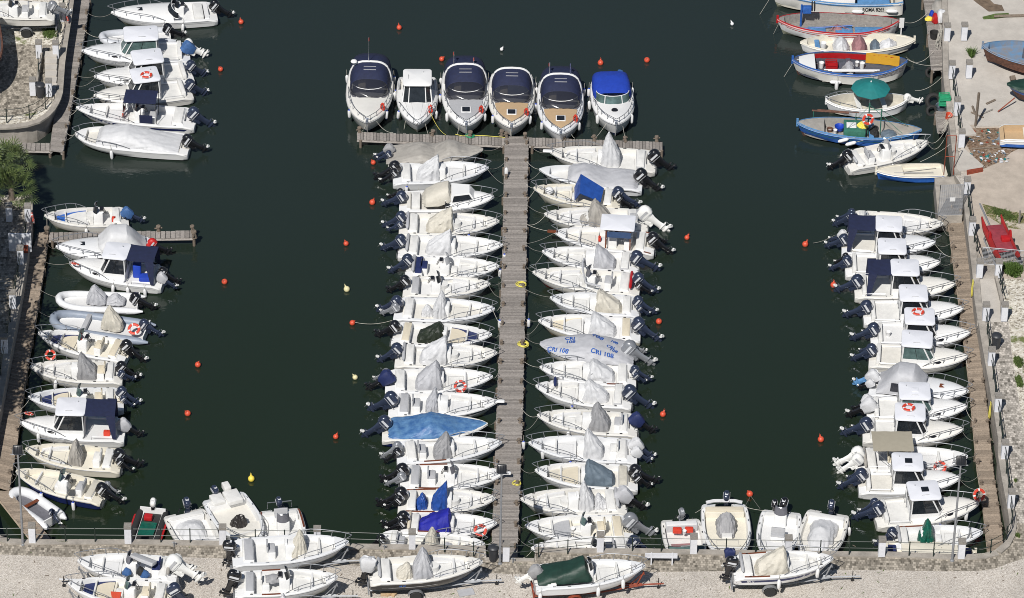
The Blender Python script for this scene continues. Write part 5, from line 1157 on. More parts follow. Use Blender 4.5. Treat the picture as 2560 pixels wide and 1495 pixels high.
# --- right of the central jetty
open_boat('CR', 'D1', (372, 190), (1430, 275), 'white open boat with a tall white pointed cover and bowsprit', covers=((.33, .52, 1.9, .62, 't_white', .5),), eng=((K_, 1.2, .1),), seatt=None, sprit='gel', B=2.5, bench='ltgrey')
tarped('CR', 'D1', (272, 368), (1300, 470), 'long white boat under a ridged pale grey cover', 't_lt', keyl=((.56, .62, .30), (.2, .3, .4)), t0=.04, t1=.72, over=-.06, eng=((K_, 1.2, .1),), B=2.35, stripe=('black', .12, .20))
sb = open_boat('CR', 'D1', (215, 552), (1080, 650), 'cream boat with tilted bright blue sheet and round fender', con=None, col='cream', floor='cream', covers=(), eng=((N_, 1.2, 0), (K_, .7, .4)), seatt=None)
mb = MB(); q = sb.L; mb.loft([[Vector(p) for p in ((q*.52, .72, .75), (q*.54, -.62, .85))], [Vector(p) for p in ((q*.46, .60, 1.25), (q*.47, -.55, 1.95))], [Vector(p) for p in ((q*.22, .75, .80), (q*.20, -.60, .95))]], closed=False); mb.loft([[Vector(p) for p in ((q*.52, .72, .77), (q*.54, -.62, .87))], [Vector(p) for p in ((q*.46, .60, 1.28), (q*.47, -.55, 1.98))], [Vector(p) for p in ((q*.22, .75, .82), (q*.20, -.60, .97))]], closed=False)
mb.build('boat_cover', 't_bright', **wm(sb), label='bright blue sheet tented over the third boat right of the jetty', cat='boat cover', group='cloths draped over boat consoles')
mb = MB(); mb.ell((q*.82, .05, .95), (.28, .28, .26), 12, 8); mb.build('round_fender', 'fend', **wm(sb), label='round white fender lying on the foredeck near the blue sheet', cat='fender')
open_boat('CR', 'D1', (320, 812), (1345, 860), 'white open boat with angular taupe cover and big white outboard', covers=((.34, .58, 1.5, .72, 't_taupe', .6), (.56, .67, .6, .4, 't_taupe', .6)), eng=((W_, 1.4, .1),), seatt=.14, bench='ltgrey', B=2.4)
wb_ = open_boat('CR', 'D1', (418, 990), (1420, 1095), 'white open boat with a brown wood-framed hardtop and bowsprit', con=.42, eng=((K_, 1.1, .1), (K_, .7, -.4)), seatt=.27, seatc='gel2', teak=(.03, .10), sprit='teak')
mb = MB(); q = wb_.L
for x in (.24, .48):
    for s_ in (.72, -.72): mb.box(q*x-.04, q*x+.04, s_-.04, s_+.04, .36, 2.0)
mb.box(q*.22, q*.50, .70, .78, 1.95, 2.03); mb.box(q*.22, q*.50, -.78, -.70, 1.95, 2.03); mb.build('canopy_frame', 'teak', wb_.o, smooth=False)
mb = MB(); mb.rbox(q*.20, q*.54, -.85, .85, 2.035, 2.09, .1); r_ = mb.build('hardtop', 'roof', wb_.o); mb = MB(); mb.add([(q*.23, .80, 1.9), (q*.47, .80, 1.9), (q*.47, .86, 1.5), (q*.23, .86, 1.5)], [(0, 1, 2, 3)]); mb.build('side_curtain', 't_steelblue', wb_.o)
open_boat('CR', 'D1', (300, 1182), (1265, 1290), 'white open boat with silver-grey cover and brown cockpit floor', covers=((.24, .47, 1.2, .85, 't_lt', .6),), eng=((N_, 1.25, 0),), seatt=None, floor='gel2', bench='ltgrey', B=2.35)
rl = open_boat('CR', 'D2', (205, -3), (1275, 110), 'white open boat with dark red waterline and bundled grey bimini', con=.46, hullc='redb', eng=((N_, 1.1, 0), (K_, .7, .5)), seatt=.30, seatc='ltgrey', stern_roll='red', glass='dash', B=2.4)
mb = MB(); mb.tube([(rl.L*.52, -.8, 1.2), (rl.L*.53, -.6, 1.9), (rl.L*.54, 0, 2.0), (rl.L*.53, .6, 1.9), (rl.L*.5, .8, 1.1), (rl.L*.36, .85, .9)], .07, 6); mb.build('folded_bimini', 't_lt', rl.o)
open_boat('CR', 'D2', (378, 250), (1270, 330), 'white open boat with a boxy beige console cover', covers=((.20, .50, 1.15, .85, 't_beige', .62),), eng=((N_, 1.0, 0), (N_, .6, .5)), seatt=None)
open_boat('CR', 'D2', (262, 478), (1280, 560), 'white open boat with cream waterline and draped white cover', hullc='creamb', covers=((.24, .51, 1.2, .8, 't_white', .62),), eng=((N_, 1.2, .1),), seatt=None, bcush='beige', bowc=(('beige',), ('gel2',)))
gb = tarped('CR', 'D2', (278, 710), (1195, 800), 'boat under a grey cover painted with blue letters and numbers', 't_lt', keyl=((.44, .78, .55),), t0=-.02, t1=1.0, over=.10, eng=((G_, 1.3, .1), (G_, .8, -.5)), B=2.4)
open_boat('CR', 'D2', (275, 942), (1235, 1010), 'open boat with bundled white cover and brown bow hatch', covers=((.22, .51, 1.1, .8, 't_white', .62),), eng=((N_, .9, 0), (N_, .6, .4)), seatt=None, teak=(.14, .30))
open_boat('CR', 'D2', (235, 1128), (1195, 1225), 'open boat with small tented cover and navy bow bundle', covers=((.24, .52, 1.15, .75, 't_white', .45),), eng=((N_, 1.25, .2),), seatt=None, bench='ltgrey', B=2.5, fend=((.62, 'n', True),))
open_boat('CR', 'D3', (250, -12), (1250, 75), 'white open boat with dark grey pointed cover', covers=((.28, .49, 1.5, .6, 't_grey', .5),), eng=(('cush', 1.1, 0),), seatt=.2, seatc='ltgrey', fend=((.70, 'n'), (.3, 'n')), B=2.3)
open_boat('CR', 'D3', (165, 262), (1245, 335), 'white open boat with peaked white cover and cloth-wrapped outboards', covers=((.31, .50, 1.5, .8, 't_white', .55),), eng=(('t_white', 1.05, -.1), ('t_white', .8, .5)), seatt=.22, seatc='gel2', fend=((.62, 'n', True), (.2, 'n', True), (.93, 'n', True)))
open_boat('CR', 'D3', (228, 535), (1250, 600), 'open boat with slate blue cover and tan bow pad', covers=((.22, .53, 1.25, .85, 't_steel', .62),), eng=((K_, 1.1, -.1), (K_, .8, .4)), seatt=None, bowc=(('t_beige',), ('beige',)), bench='ltgrey', bcush='t_beige')
open_boat('CR', 'D3', (85, 822), (1130, 830), 'open boat with two pale shrouds and blue bow patch', covers=((.30, .45, 1.5, .7, 't_white', .5), (.18, .30, .9, .7, 't_white', .42)), eng=(('t_lt', 1.2, 0, K_),), seatt=None, stern_roll='ltgrey', B=2.45)
open_boat('CR', 'D3', (130, 1088), (1200, 1095), 'white open boat with beige rounded seats and silver outboard', con=.44, bcush='beige', seatt=.30, seatc='beige', eng=((G_, 1.35, 0),), glass='glass2', floor='cream', bowc=(('gel2',), ('ltgrey',)))
open_boat('CR', 'D3', (190, 1312), (1235, 1300), 'open boat half hidden behind the parked green-covered boat', con=.38, eng=((N_, 1.1, 0),), seatt=.26)
# --- right-hand pier
open_boat('RR', 'R1', (1302, 238), (345, 190), 'white open boat with a small Italian flag at the bow', con=None, covers=((.42, .58, .55, .5, 't_white', .5),), eng=((N_, 1.05, -.2), (N_, .75, .35)), seatt=.2, rub='ltgrey')
pilot_boat('RR', 'R1', (1225, 428), (265, 425), 'pilothouse boat with a square navy awning', eng=((N_, 1.0, -.1), ('t_white', .8, .5)), awn=.06, house=(.36, .62), roofz=2.3)
pilot_boat('RR', 'R1', (1272, 632), (300, 645), 'pilothouse boat with plain roof and curtained windows', eng=((N_, 1.0, -.1), (K_, .6, .5)), house=(.345, .62), roofz=2.15)
pilot_boat('RR', 'R1', (1425, 855), (395, 870), 'pilothouse boat with navy awning and long corner legs', eng=((N_, 1.2, 0),), awn=.12, house=(.36, .62), roofz=2.2)
pilot_boat('RR', 'R1', (1508, 1105), (485, 1130), 'pilothouse boat with dark windows and empty plain roof', eng=((N_, 1.2, 0),), house=(.36, .62), roofz=2.15)
pilot_boat('RR', 'R1', (1580, 1352), (560, 1360), 'pilothouse boat with roof life ring and bucket astern', eng=((N_, 1.1, 0), (N_, .5, .5)), ring=1, house=(.34, .62), roofz=2.15)
pilot_boat('RR', 'R2', (1555, 205), (545, 180), 'pilothouse boat with greenish windows and a short aerial', eng=((N_, 1.1, 0), (N_, .6, .5)), glass='glass2', house=(.33, .62), roofz=2.1)
cuddy_boat('RR', 'R2', (1560, 560), (560, 465), 'cabin boat under a big grey-white canvas tent', canvas='t_lt', glass='dash', eng=(('t_white', 1.05, .2, 'bluel'), ('t_white', .7, -.4, K_)), t0=.50, hatchc='teak', B=2.5)
pilot_boat('RR', 'R2', (1548, 715), (520, 735), 'pilothouse boat with square roof hatch and white engine shroud', eng=(('t_white', 1.1, -.1, K_), ('t_white', .8, .5, K_)), glass='glass2', hatch='roof', house=(.32, .61), roofz=2.1)
pilot_boat('RR', 'R2', (1508, 950), (480, 945), 'pilothouse boat with big life ring on its roof', eng=((N_, 1.2, 0, None), (N_, .6, .4)), ring=1, house=(.32, .60), roofz=2.15)
kb = open_boat('RR', 'R2', (1552, 1225), (400, 1265), 'open boat under flat khaki bimini with twin white outboards', con=.46, eng=((W_, 1.2, .2), (W_, 1.0, -.4)), seatt=.33, seatc='beige', stern_roll='t_taupe', B=2.6, rings=((4.9, -1.0, 1.0, 'hung on the bow rail', 55, 0, 0),))
mb = MB(); q = kb.L; rows = [[Vector((q*(.14+.36*i/6), -.95+1.9*k/8, 2.15+.04*math.sin(PI*k/8)-.02*(i % 2))) for k in range(9)] for i in range(7)]; mb.loft(rows, closed=False); mb.loft([[p+Vector((0, 0, -.02)) for p in r] for r in rows], closed=False); bm2 = mb.build('bimini', 'bimini', kb.o)
mb = MB()
for s_ in (.93, -.93): mb.tube([(q*.16, s_, 2.13), (q*.34, s_*1.08, .8)], .018, 4); mb.tube([(q*.49, s_, 2.13), (q*.34, s_*1.08, .8)], .018, 4)
mb.build('bimini_frame', 'steel', bm2)
pilot_boat('RR', 'R3', (1500, 222), (440, 245), 'pilothouse boat with a dark roof hatch', eng=((N_, 1.2, 0), (N_, .6, .5)), hatch='glass', house=(.33, .61), roofz=2.15)
pilot_boat('RR', 'R3', (1688, 485), (610, 585), 'pilothouse boat with roof hatch and bow life ring', eng=((N_, 1.2, 0), (N_, .8, .6)), hatch='glass', house=(.32, .60), roofz=2.2, fend=((.93, 'n'), (.60, 'n', True)), rings=((6.05, -.1, 1.75, 'hung at the very bow', 60, 20, 0),), B=2.5)
open_boat('RR', 'R3', (1730, 785), (775, 835), 'open boat with a dark green console cover', covers=((.30, .47, 1.35, .55, 't_green', .5),), eng=((N_, .9, 0),), seatt=None, stern_roll='ltgrey', teak=(.1, .38), con=.38)
fb = wooden('RR', 'R3', (1660, 985), (720, 985), 'flat cream workboat with a raised flush deck', gun='cream', inside='cream', cols=('cream', 'cream', 'cream', 'cream'), name='flat_workboat', dbl=False, thw=(), B=1.9, zb=.8, zt=.7, zf=.55, hr=.1, sr=.1, ends=(.04, .97))
mb = MB(); q = fb.L; mb.rbox(q*.18, q*.80, -.6, .6, .56, .85, .04); mb.build('deck_box', 'cream', fb.o); mb = MB(); mb.rbox(q*.03, q*.12, -.5, .5, .56, .80, .05); mb.rbox(q*.87, q*.95, -.3, .3, .56, .80, .05); mb.build('cushion', 'cush', fb.o)
# --- cruisers
cruiser('TM', (243, 770), (290, 170), 'with a white radar dome, tall mast and loose cream sun pad', L=7.5, B=3.0, fl=((-.1, 1.9, ('orangeL', 'orangeL', 'orangeL')),), radar=-1.05, hatch=False, front='clear')
def pil_cr():
    b = pilot_boat('TM', 'TM', (640, 778), (640, 300), 'small pilothouse cruiser with black windscreen', eng=((N_, .9, .4),), house=(.30, .58), roofz=2.5, roofcol='gel', B=2.65, L=6.3, zb=1.35, h0=.85, hr=.42, bowport=False, tail='second of six cruisers')
    for t in (.25, .7): fender(b, t, 'n', True); fender(b, t, 'f')
    mb = MB(); mb.tube([(.13*math.cos(i*PI/8), .06*math.sin(i*2.2), .33*math.sin(i*PI/8)) for i in range(16)], .055, 7, closed=True); v = Matrix.Rotation(b.a, 3, 'Z') @ Vector((b.L*.78, b.H.w(.78)-.1, b.H.z(.78)+.35))+b.o.location
    mb.build('rescue_sling', 'orangeL', loc=v, rot=(0, 0, b.a+R(-50)), label='red rescue sling tied to the bow rail, second of the six cruisers', cat='life ring', group='red rescue slings on cruiser rails')
pil_cr(); ROWS['TM'][1] = 2
cruiser('TM', (1027, 795), (1010, 230), 'with navy canopy, pale grey sun pads and two flags', L=7.6, B=3.05, pad='ltgrey', fl=((-.75, 1.0, ('greenp', 'fend', 'orangeL')), (.55, .55, ('orangeL', 'fend', 'orangeL'))))
cruiser('TM', (1382, 808), (1385, 270), 'with tan sun pad and clear front canopy window', L=7.2, B=3.0, pad='tan', aft=False)
cruiser('TM', (1770, 860), (1765, 320), 'with tan sun pad, two masts and navy aft canopy', L=7.3, B=3.0, pad='tan', fl=((-.75, .9, ('fend', 'orangeL', 'orangeL')), (.6, .85, ('navy', 'navy', 'navy'))))
b6 = cruiser('TM', (2208, 785), (2150, 380), 'with bright blue canopy and green-tinted windscreen', L=6.0, B=2.75, canopy='sagu', green=True, front=None, arch=False, hatch=False, ring=False, dash=False)
mb = MB(); z = b6.H.z(.74)+.27; mb.lathe([(.22, 0), (.20, .035), (.01, .04)], 14, 0, (b6.L*.74, 0, z)); mb.build('porthole', 'black', b6.o); outboard(b6.o, -.1, .7, .8, 'e_blue', 1.0, 20)
# --- fishing boats top right
w1 = wooden('FR', 'TR', (140, -78), (1150, -52), 'white fishing boat with light blue bulwark and black lettering', gun='bluel', inside='t_beige', dbl=False, B=2.7, zb=1.3, zt=1.1, h0=.95, hr=.45, sr=.1, thw=(.3,), foredeck=(.76, .95, 't_beige'))
w2 = wooden('FR', 'TR', (192, 142), (1128, 158), 'white wooden boat with bright red gunwale and blue boards', gun='red', inside='greyfloor', strip='red', thw=(), B=2.6, zb=1.2, zt=1.1, h0=.72, hr=.45, sr=.38, zf=.42)
w3 = wooden('FR', 'TR', (1250, 290), (370, 320), 'weathered white boat heaped with cloths and sacks', gun='cream', inside='cream', cols=('gel', 'gel', 'gel', 'hullprim'), dbl=True, B=2.3, zb=1.1, thw=(.15,), hr=.35, sr=.1, foredeck=(.84, .97, 'cream'))
w4 = wooden('FR', 'TR', (308, 450), (1190, 470), 'fishing boat with red bulwark and mustard cloth', gun='bluep', inside='slate', cols=('gel', 'gel', 'gel', 'brownhull'), B=2.8, zb=1.25, zt=1.15, h0=.8, hr=.4, sr=.4, thw=(.5,), thwc='slate', foredeck=(.80, .96, 'gel'))
w5 = wooden('FR', 'TR', (565, 772), (1205, 735), 'small white boat under a teal parasol', gun='gel', inside='t_beige', cols=('gel',)*4, B=2.1, zb=1.0, zt=1.0, thw=(.3, .6), thwc='gel2', sr=.25)
w6 = wooden('FR', 'TR', (345, 925), (1300, 1000), 'old blue fishing boat with green engine box', gun='bluel', inside='t_taupe', cols=('bluep', 'bluep', 'bluep', 'brownhull'), strip='greenp', B=2.3, zb=1.15, thw=(.4,), thwc='bluel', foredeck=(.78, .95, 't_taupe'), sr=.2)
w7 = open_boat('FR', 'TR', (1350, 1082), (715, 1225), 'angled white open boat with grey stripe and black outboard', con=.48, seatt=.30, seatc='ltgrey', stern_roll='ltgrey', eng=((K_, 1.1, 0),), stripe=('ltgrey', .2, .26), glass='ltgrey', fend=((.5, 'n'),), B=2.2)
w8 = wooden('FR', 'TR', (948, 1300), (1495, 1285), 'small sailing dinghy with bright blue hull and cream deck', gun='cream', inside='cream', cols=('bluep', 'bcush', 'bcush', 'bcush'), name='sailing_dinghy', dbl=False, B=1.5, zb=.75, zt=.7, zf=.35, h0=.55, hr=.15, sr=0, thw=(), foredeck=(.62, .97, 'cream'))
# --- stern-out boats at the bottom quay
rd = rib('BL', 'L3', (1130, 1075), (1205, 850), 'black and red inflatable with white outboard and green floorboard', tube='rubber', stripe='red', B=1.9, L=3.7, zb=.5, zt=.5, eng=((W_, .75, 0, K_, 15),), floor='rubber', r=.2)
mb = MB(); mb.box(1.0, 2.2, -.45, .45, .30, .34); mb.build('floorboard', 't_green', rd.o, smooth=False)
mb = MB(); mb.rbox(.45, .85, -.38, .1, .3, .55, .06); mb.build('fuel_tank', 'red', **wm(rd), label='red fuel tank inside the red inflatable at the bottom-left quay', cat='fuel tank')
s1 = open_boat('BL', 'B6', (1040, 740), (780, 300), 'white boat with white sheet over its cockpit and brown hatches', con=None, covers=((.12, .55, .55, .5, 't_white', .75),), eng=((N_, .85, .3, None, 10),), seatt=None, L=4.9, B=2.6, locker=False, rail=False)
s2 = open_boat('BL', 'B6', (1490, 620), (1195, 185), 'white boat with raised sun beds and a dark brown cover', con=None, covers=((.42, .62, .9, .5, 't_brown', .42),), eng=((N_, .8, -.4, None, 15),), seatt=None, L=5.4, B=2.75, hatch=False)
mb = MB(); mb.rbox(.15, 1.25, -.05, .85, .75, 1.0, .05); mb.rbox(.1, 1.0, -.85, -.12, .75, .95, .05); mb.rbox(-.5, .1, .15, .55, .8, 1.15, .04); split(mb, 'sun_bed', 'gel2', s2.o)
s3 = open_boat('BL', 'B6', (1830, 740), (1730, 285), 'white boat with brown side trim and steel stern rail', con=.36, eng=((N_, .8, 0, None, 15),), seatt=.2, seatc='ltgrey', teak=(.03, .42), L=4.9, B=2.5, glass='dash')
mb = MB(); mb.tube([(.1, -.7, .75), (.05, -.7, 1.15), (.05, .7, 1.15), (.1, .7, .75)], .03, 5); mb.build('stern_rail', 'steel', s3.o)
s4 = open_boat('BR', 'B4', (535, 910), (420, 385), 'small white boat with red fuel tanks and glazed cuddy', con=None, eng=((G_, .7, .1, None, 20),), seatt=None, L=5.0, B=2.4, fore=.60, rail=False, bench='ltgrey', bcush='grip', floor='gel2')
mb = MB(); mb.box(s4.L*.40, s4.L*.52, -.75, .75, .352, .36); mb.build('floor_mat', 'pinkcloth', s4.o, smooth=False)
mb = MB(); mb.poly([(s4.L*.78, -.5), (s4.L*.90, -.2), (s4.L*.90, .2), (s4.L*.78, .5)], .90, 1.06); mb.build('foredeck_panel', 'bluep', s4.o)
mb = MB(); w_ = s4.H.w(.6)-.05; rows = [[Vector((s4.L*.60+.55*math.sin(PI*k/8)*j+.15*math.sin(PI*k/8), w_*math.cos(PI*k/8), .80+.18*(1-j)+.1)) for k in range(9)] for j in (0, .5, 1)]; mb.loft(rows, closed=False); mb.build('windscreen', 'glass2', s4.o)
s5 = open_boat('BR', 'B4', (950, 850), (888, 300), 'white boat with rolled white canvas and a grey draped console', con=None, covers=((.24, .50, .95, .4, 't_grey', .55),), eng=((N_, .9, .15, None, 15),), seatt=None, L=5.9, B=2.8, bcush='beige', floor='cream', bench='cream')
mb = MB(); mb.tube([(.25, -1.05, .85), (.15, -.6, .9), (.12, 0, .88), (.15, .6, .9), (.25, 1.05, .85)], .11, 7); mb.build('rolled_canvas', 't_white', s5.o)
s6 = open_boat('BR', 'B4', (1400, 850), (1480, 375), 'white boat with bare steering console and blue notice', con=.18, seatt=.50, eng=((K_, .7, -.45, None, 15), (K_, .9, .1, None, 15)), L=5.3, B=2.45, glass='dash', hatch=False)
s7 = open_boat('BR', 'B4', (1800, 860), (1950, 425), 'white boat with a big white sheet and blue fender', con=None, covers=((.05, .75, .75, .5, 't_white', .75),), eng=((N_, .9, .1, None, 15),), seatt=None, L=5.4, B=2.65, fend=((.2, 'n'),), locker=False)
# --- boats on trailers
def trailer(b, label, col='galv', tcol='galv', wheelx=.35, tongue=1.1, inside=0.0):
    o = empty('boat_trailer', (b.o.location.x, b.o.location.y, QZ), b.a, label=label, cat='trailer', group='boat trailers on the gravel'); L = b.L; f = MB(); zf = .44
    for s_ in (.48, -.48): f.tube([(-.05, s_, zf), (L*.55, s_, zf), (L*.98, s_*.12, zf+.02)], .055, 4)
    f.tube([(L*.70, 0, zf+.03), (L+tongue, 0, zf)], .06, 4)
    for x in (.05, .5, L*.5): f.tube([(x, -.48, zf), (x, .48, zf)], .045, 4)
    f.tube([(L*wheelx, -.85, zf-.05), (L*wheelx, .85, zf-.05)], .05, 5)
    f.box(-.12, -.04, -.85, .85, zf-.02, zf+.12)
    f.build('frame', col, o, smooth=False)
    f = MB(); f.tube([(L*.93, 0, zf), (L*.99, 0, 1.35)], .05, 4); f.tube([(L*.86, 0, zf), (L*.97, 0, 1.2)], .035, 4); f.tube([(L*.99, -.15, 1.3), (L*.99, .15, 1.3)], .04, 5); f.build('winch_post', col, o, smooth=False)
    for s_ in (.35, -.35): f = MB(); f.tube([(.15, s_, zf+.02), (.15, s_*1.2, b.base-QZ+.12)], .04, 4); f.tube([(L*.45, s_, zf+.02), (L*.45, s_*1.2, b.base-QZ+.10)], .04, 4); f.build('bunk_support', col, o, smooth=False)
    for s_ in (1, -1):
        Mx = Matrix.Translation((L*wheelx, s_*.98, .33)) @ Matrix.Rotation(PI/2, 4, 'X')
        f = MB(); f.lathe([(.19, -.09), (.29, -.10), (.335, -.06), (.335, .06), (.29, .10), (.19, .09)], 20, 0, (0, 0, 0), Mx); wh = f.build('wheel', 'rubber', o)
        f = MB(); f.lathe([(.19, -.085), (.10, -.05), (.03, -.06), (.03, .06), (.10, .05), (.19, .085)], 14, 0, (0, 0, 0), Mx); f.build('rim', 'galv', wh)
        f = MB(); rows = []
        for k in range(9):
            a = PI*(.02+.96*k/8); rows.append([Vector((L*wheelx+.44*math.cos(a), s_*.98+dy, .33+.42*math.sin(a))) for dy in (-.13, .13)])
        f.loft(rows, closed=False); f.loft([[p*1.0+Vector((0, 0, -.015)) for p in r] for r in rows], closed=False); f.build('mudguard', tcol, o)
    f = MB(); f.tube([(L+tongue*.75, .12, .05), (L+tongue*.75, .12, .75)], .03, 5); f.lathe([(.10, -.03), (.10, .03)], 10, 0, (0, 0, 0), Matrix.Translation((L+tongue*.75, .12, .10)) @ Matrix.Rotation(PI/2, 4, 'X')); f.build('jockey_wheel', 'black', o)
    return o
TB = QZ+.78
g1 = open_boat('GR', 'B6', (2410, 605), (1260, 700), 'large open boat with tall beige console cover', covers=((.50, .64, 1.4, .6, 't_beige', .42),), eng=((K_, 1.1, .0, None, 5),), base=TB, B=2.5, seatt=.34, seatc='ltgrey', bcush='ltgrey', tail='farthest of the boats parked lower left')
trailer(g1, 'galvanised trailer under the large boat with the tall beige cover', wheelx=.3)
g2 = open_boat('GR', 'B6', (2305, 950), (1290, 1010), 'open boat with crumpled grey cloth amid its seats', con=.48, covers=(), eng=((K_, 1.05, .1, None, 25),), base=TB, B=2.3, seatt=.30, seatc='gel2', bcush='ltgrey', teak=(.26, .44), tail='middle of the boats parked lower left')
mb = cover_mesh([(g2.L*.30, .95, .3, .1), (g2.L*.36, .9, .35, .35), (g2.L*.42, .9, .25, .3), (g2.L*.46, .9, .1, .05)], 5, 14, 12, .12); mb.build('crumpled_cloth', 't_grey', **wm(g2), label='crumpled grey cloth thrown over the seats of the middle parked boat', cat='cloth')
trailer(g2, 'galvanised trailer under the middle boat parked lower left', wheelx=.4)
g3 = open_boat('GR', 'B6', (2290, 1260), (1330, 1310), 'open boat with pale cover tip', covers=((.36, .52, 1.4, .6, 't_white', .5),), eng=((N_, 1, 0),), base=TB, teak=(.1, .4), tail='nearest parked boat at the bottom edge')
trailer(g3, 'trailer under the boat cut by the bottom edge')
g4 = open_boat('GR', 'B7', (272, 305), (1530, 400), 'open boat with dark windscreen and big white outboard', con=.46, eng=((W_, 1.4, .1, None, 50), (W_, .9, -.4, None, 50)), base=TB, B=2.3, glass='dash', stern_roll='t_taupe', seatt=.22, seatc='cush', tail='upper of two parked lower left')
mb = MB(); Mx = Matrix.Translation((g4.L*.34, .1, 1.25)) @ Matrix.Rotation(R(-28), 4, 'Z') @ Matrix.Rotation(R(16), 4, 'X'); mb.rbox(-.75, .75, -.25, .25, 0, .2, .04, 0, 0, Mx); mb.build('tilted_seat_board', 'ltgrey', g4.o)
trailer(g4, 'trailer under the upper boat at the lower left')
g5 = open_boat('GR', 'B7', (152, 590), (1500, 740), 'open boat with cream pad, navy cushion and orange board', con=.42, bowc=(('cush',), ('beige',)), eng=((N_, 1.1, 0, None, 40),), base=TB, B=2.35, glass='glass2', seatt=.28, seatc='beige', floor='cream', tail='lower of two parked lower left')
mb = MB(); mb.poly([(g5.L*.50, .1), (g5.L*.60, .1), (g5.L*.58, .55), (g5.L*.50, .75)], .72, .76); mb.build('orange_board', 'orange', g5.o)
trailer(g5, 'trailer under the lower boat at the lower left')
g6 = open_boat('GR', 'B5', (1092, 325), (200, 395), 'navy-sided open boat with grey cover and white-wrapped engine', hullc='black', covers=((.38, .56, 1.5, .5, 't_lt', .62), (.24, .38, .8, .7, 't_beige', .45)), eng=(('t_white', 1.15, .1, K_, 8),), base=TB, B=2.35, seatt=None, stern_roll='ltgrey', tail='parked left of the jetty foot')
band(g6.H, .10, .60, .40, .43, .012).build('stripe', 'fend', g6.o)
trailer(g6, 'galvanised trailer under the navy-sided boat, left of the jetty foot', wheelx=.40)
g7 = open_boat('GR', 'B5', (2372, 355), (1500, 440), 'white open boat with a big dark green tarpaulin', covers=(), con=.48, eng=(('t_grey', 1.0, .1, W_, 50),), base=TB, B=2.35, fend=((.03, 'n'), (.56, 'n'), (.82, 'n')), tail='parked right of the jetty foot')
mb = cover_mesh([(g7.L*.02, .72, .80, .15), (g7.L*.10, .72, .88, .42), (g7.L*.30, .72, .84, .62), (g7.L*.44, .72, .78, 1.05), (g7.L*.50, .72, .8, .25), (g7.L*.51, .72, .7, .05)], 9, 22, 18, .07, .55); mb.build('boat_cover', 't_dkgreen', **wm(g7), label='dark green tarpaulin over the stern of the boat right of the jetty foot', cat='boat cover')
trailer(g7, 'rusty red trailer right of the jetty foot', 'rust', 'rust', wheelx=.35)
g8 = open_boat('GR', 'B4', (2030, 815), (975, 895), 'open boat with navy stripe, black outboards and cream cover', covers=((.22, .55, 1.3, .85, 't_beige', .62),), eng=((K_, 1.05, -.15, None, 10), ('cush', .8, .75, K_, 5)), base=TB, B=2.3, stripe=('navyhull', .18, .36), stern_roll='ltgrey', teak=(.10, .35), seatt=None, fend=((.44, 'n'), (.88, 'n')), tail='parked farthest right on the gravel')
trailer(g8, 'galvanised trailer with long drawbar under the farthest right parked boat', wheelx=.36, tongue=1.6)
# ================================================================ writing
def text(body, size, mt, parent, Mx, name='lettering', ext=.004, shear=0, squash=1.0):
    c = bpy.data.curves.new('lettering', 'FONT'); c.body = body; c.size = size; c.extrude = ext; c.align_x = 'CENTER'; c.align_y = 'CENTER'; c.shear = shear; c.offset = .008*size/.3
    o = bpy.data.objects.new('lettering', c); COL.objects.link(o); dg = bpy.context.evaluated_depsgraph_get(); me = bpy.data.meshes.new_from_object(o.evaluated_get(dg)); bpy.data.objects.remove(o)
    me.materials.clear(); me.materials.append(M[mt]); me.transform(Mx @ Matrix.Diagonal((squash, 1, 1, 1))); return place(me, name, parent)
def side_text(b, body, size, mt, t, dz, squash=1.0, shear=0, tail=False):
    # upright lettering on the hull side facing the quay
    s_ = b.near; z = b.H.z(t)-dz; y = b.H.w(t)*(.985 if dz < .2 else .94)+.035; ang = math.atan2(b.H.w(min(1, t+.05))-b.H.w(t-.05), b.L*.1)
    # text x axis must run left->right in the picture
    rx = 0 if math.cos(b.a) > 0 else PI
    Mx = Matrix.Translation((b.L*t, s_*y, z)) @ Matrix.Rotation(rx+ang*(1 if s_ > 0 else -1), 4, 'Z') @ Matrix.Rotation(R(84), 4, 'X')
    return text(body, size, mt, b.o, Mx, shear=shear, squash=squash)
side_text(w1, 'ROMA 8265', .36, 'black', .225, .42, .8)
bs_ = [o for o in bpy.data.objects if o.get('category') == 'boat']
side_text(g8, 'FM 17', .17, 'fend', .16, .27); side_text(g6, 'La 19', .16, 'bcush', .28, .25, shear=.3)
# painted marks on the grey cover: projected onto the cloth
from mathutils.bvhtree import BVHTree
bpy.context.view_layer.update()
def paint_on(cover, body, size, lx, ly, rot, mt='bluemark'):
    me = cover.data; bv = BVHTree.FromPolygons([v.co.copy() for v in me.vertices], [tuple(p.vertices) for p in me.polygons])
    c = bpy.data.curves.new('lettering', 'FONT'); c.body = body; c.size = size; c.align_x = 'CENTER'; c.align_y = 'CENTER'; c.offset = .011; c.resolution_u = 3
    o = bpy.data.objects.new('t', c); COL.objects.link(o); m2 = bpy.data.meshes.new_from_object(o.evaluated_get(bpy.context.evaluated_depsgraph_get())); bpy.data.objects.remove(o)
    import bmesh
    bm = bmesh.new(); bm.from_mesh(m2); bmesh.ops.triangulate(bm, faces=bm.faces); bmesh.ops.subdivide_edges(bm, edges=[e for e in bm.edges if e.calc_length() > .08], cuts=2)
    Mx = Matrix.Translation((lx, ly, 0)) @ Matrix.Rotation(rot, 4, 'Z')
    for v in bm.verts:
        p = Mx @ v.co; h, nrm, _, _ = bv.ray_cast(Vector((p.x, p.y, 5)), Vector((0, 0, -1)))
        v.co = (p.x, p.y, (h.z if h else .9)+.02)
    bm.to_mesh(m2); bm.free(); m2.materials.clear(); m2.materials.append(M[mt]); place(m2, 'painted_marks', cover)
M['bluemark'] = mat('blue_marker_paint', (.015, .10, .42), .6, var=.4, vs=9)
cv = gb.cover; Lc = gb.L
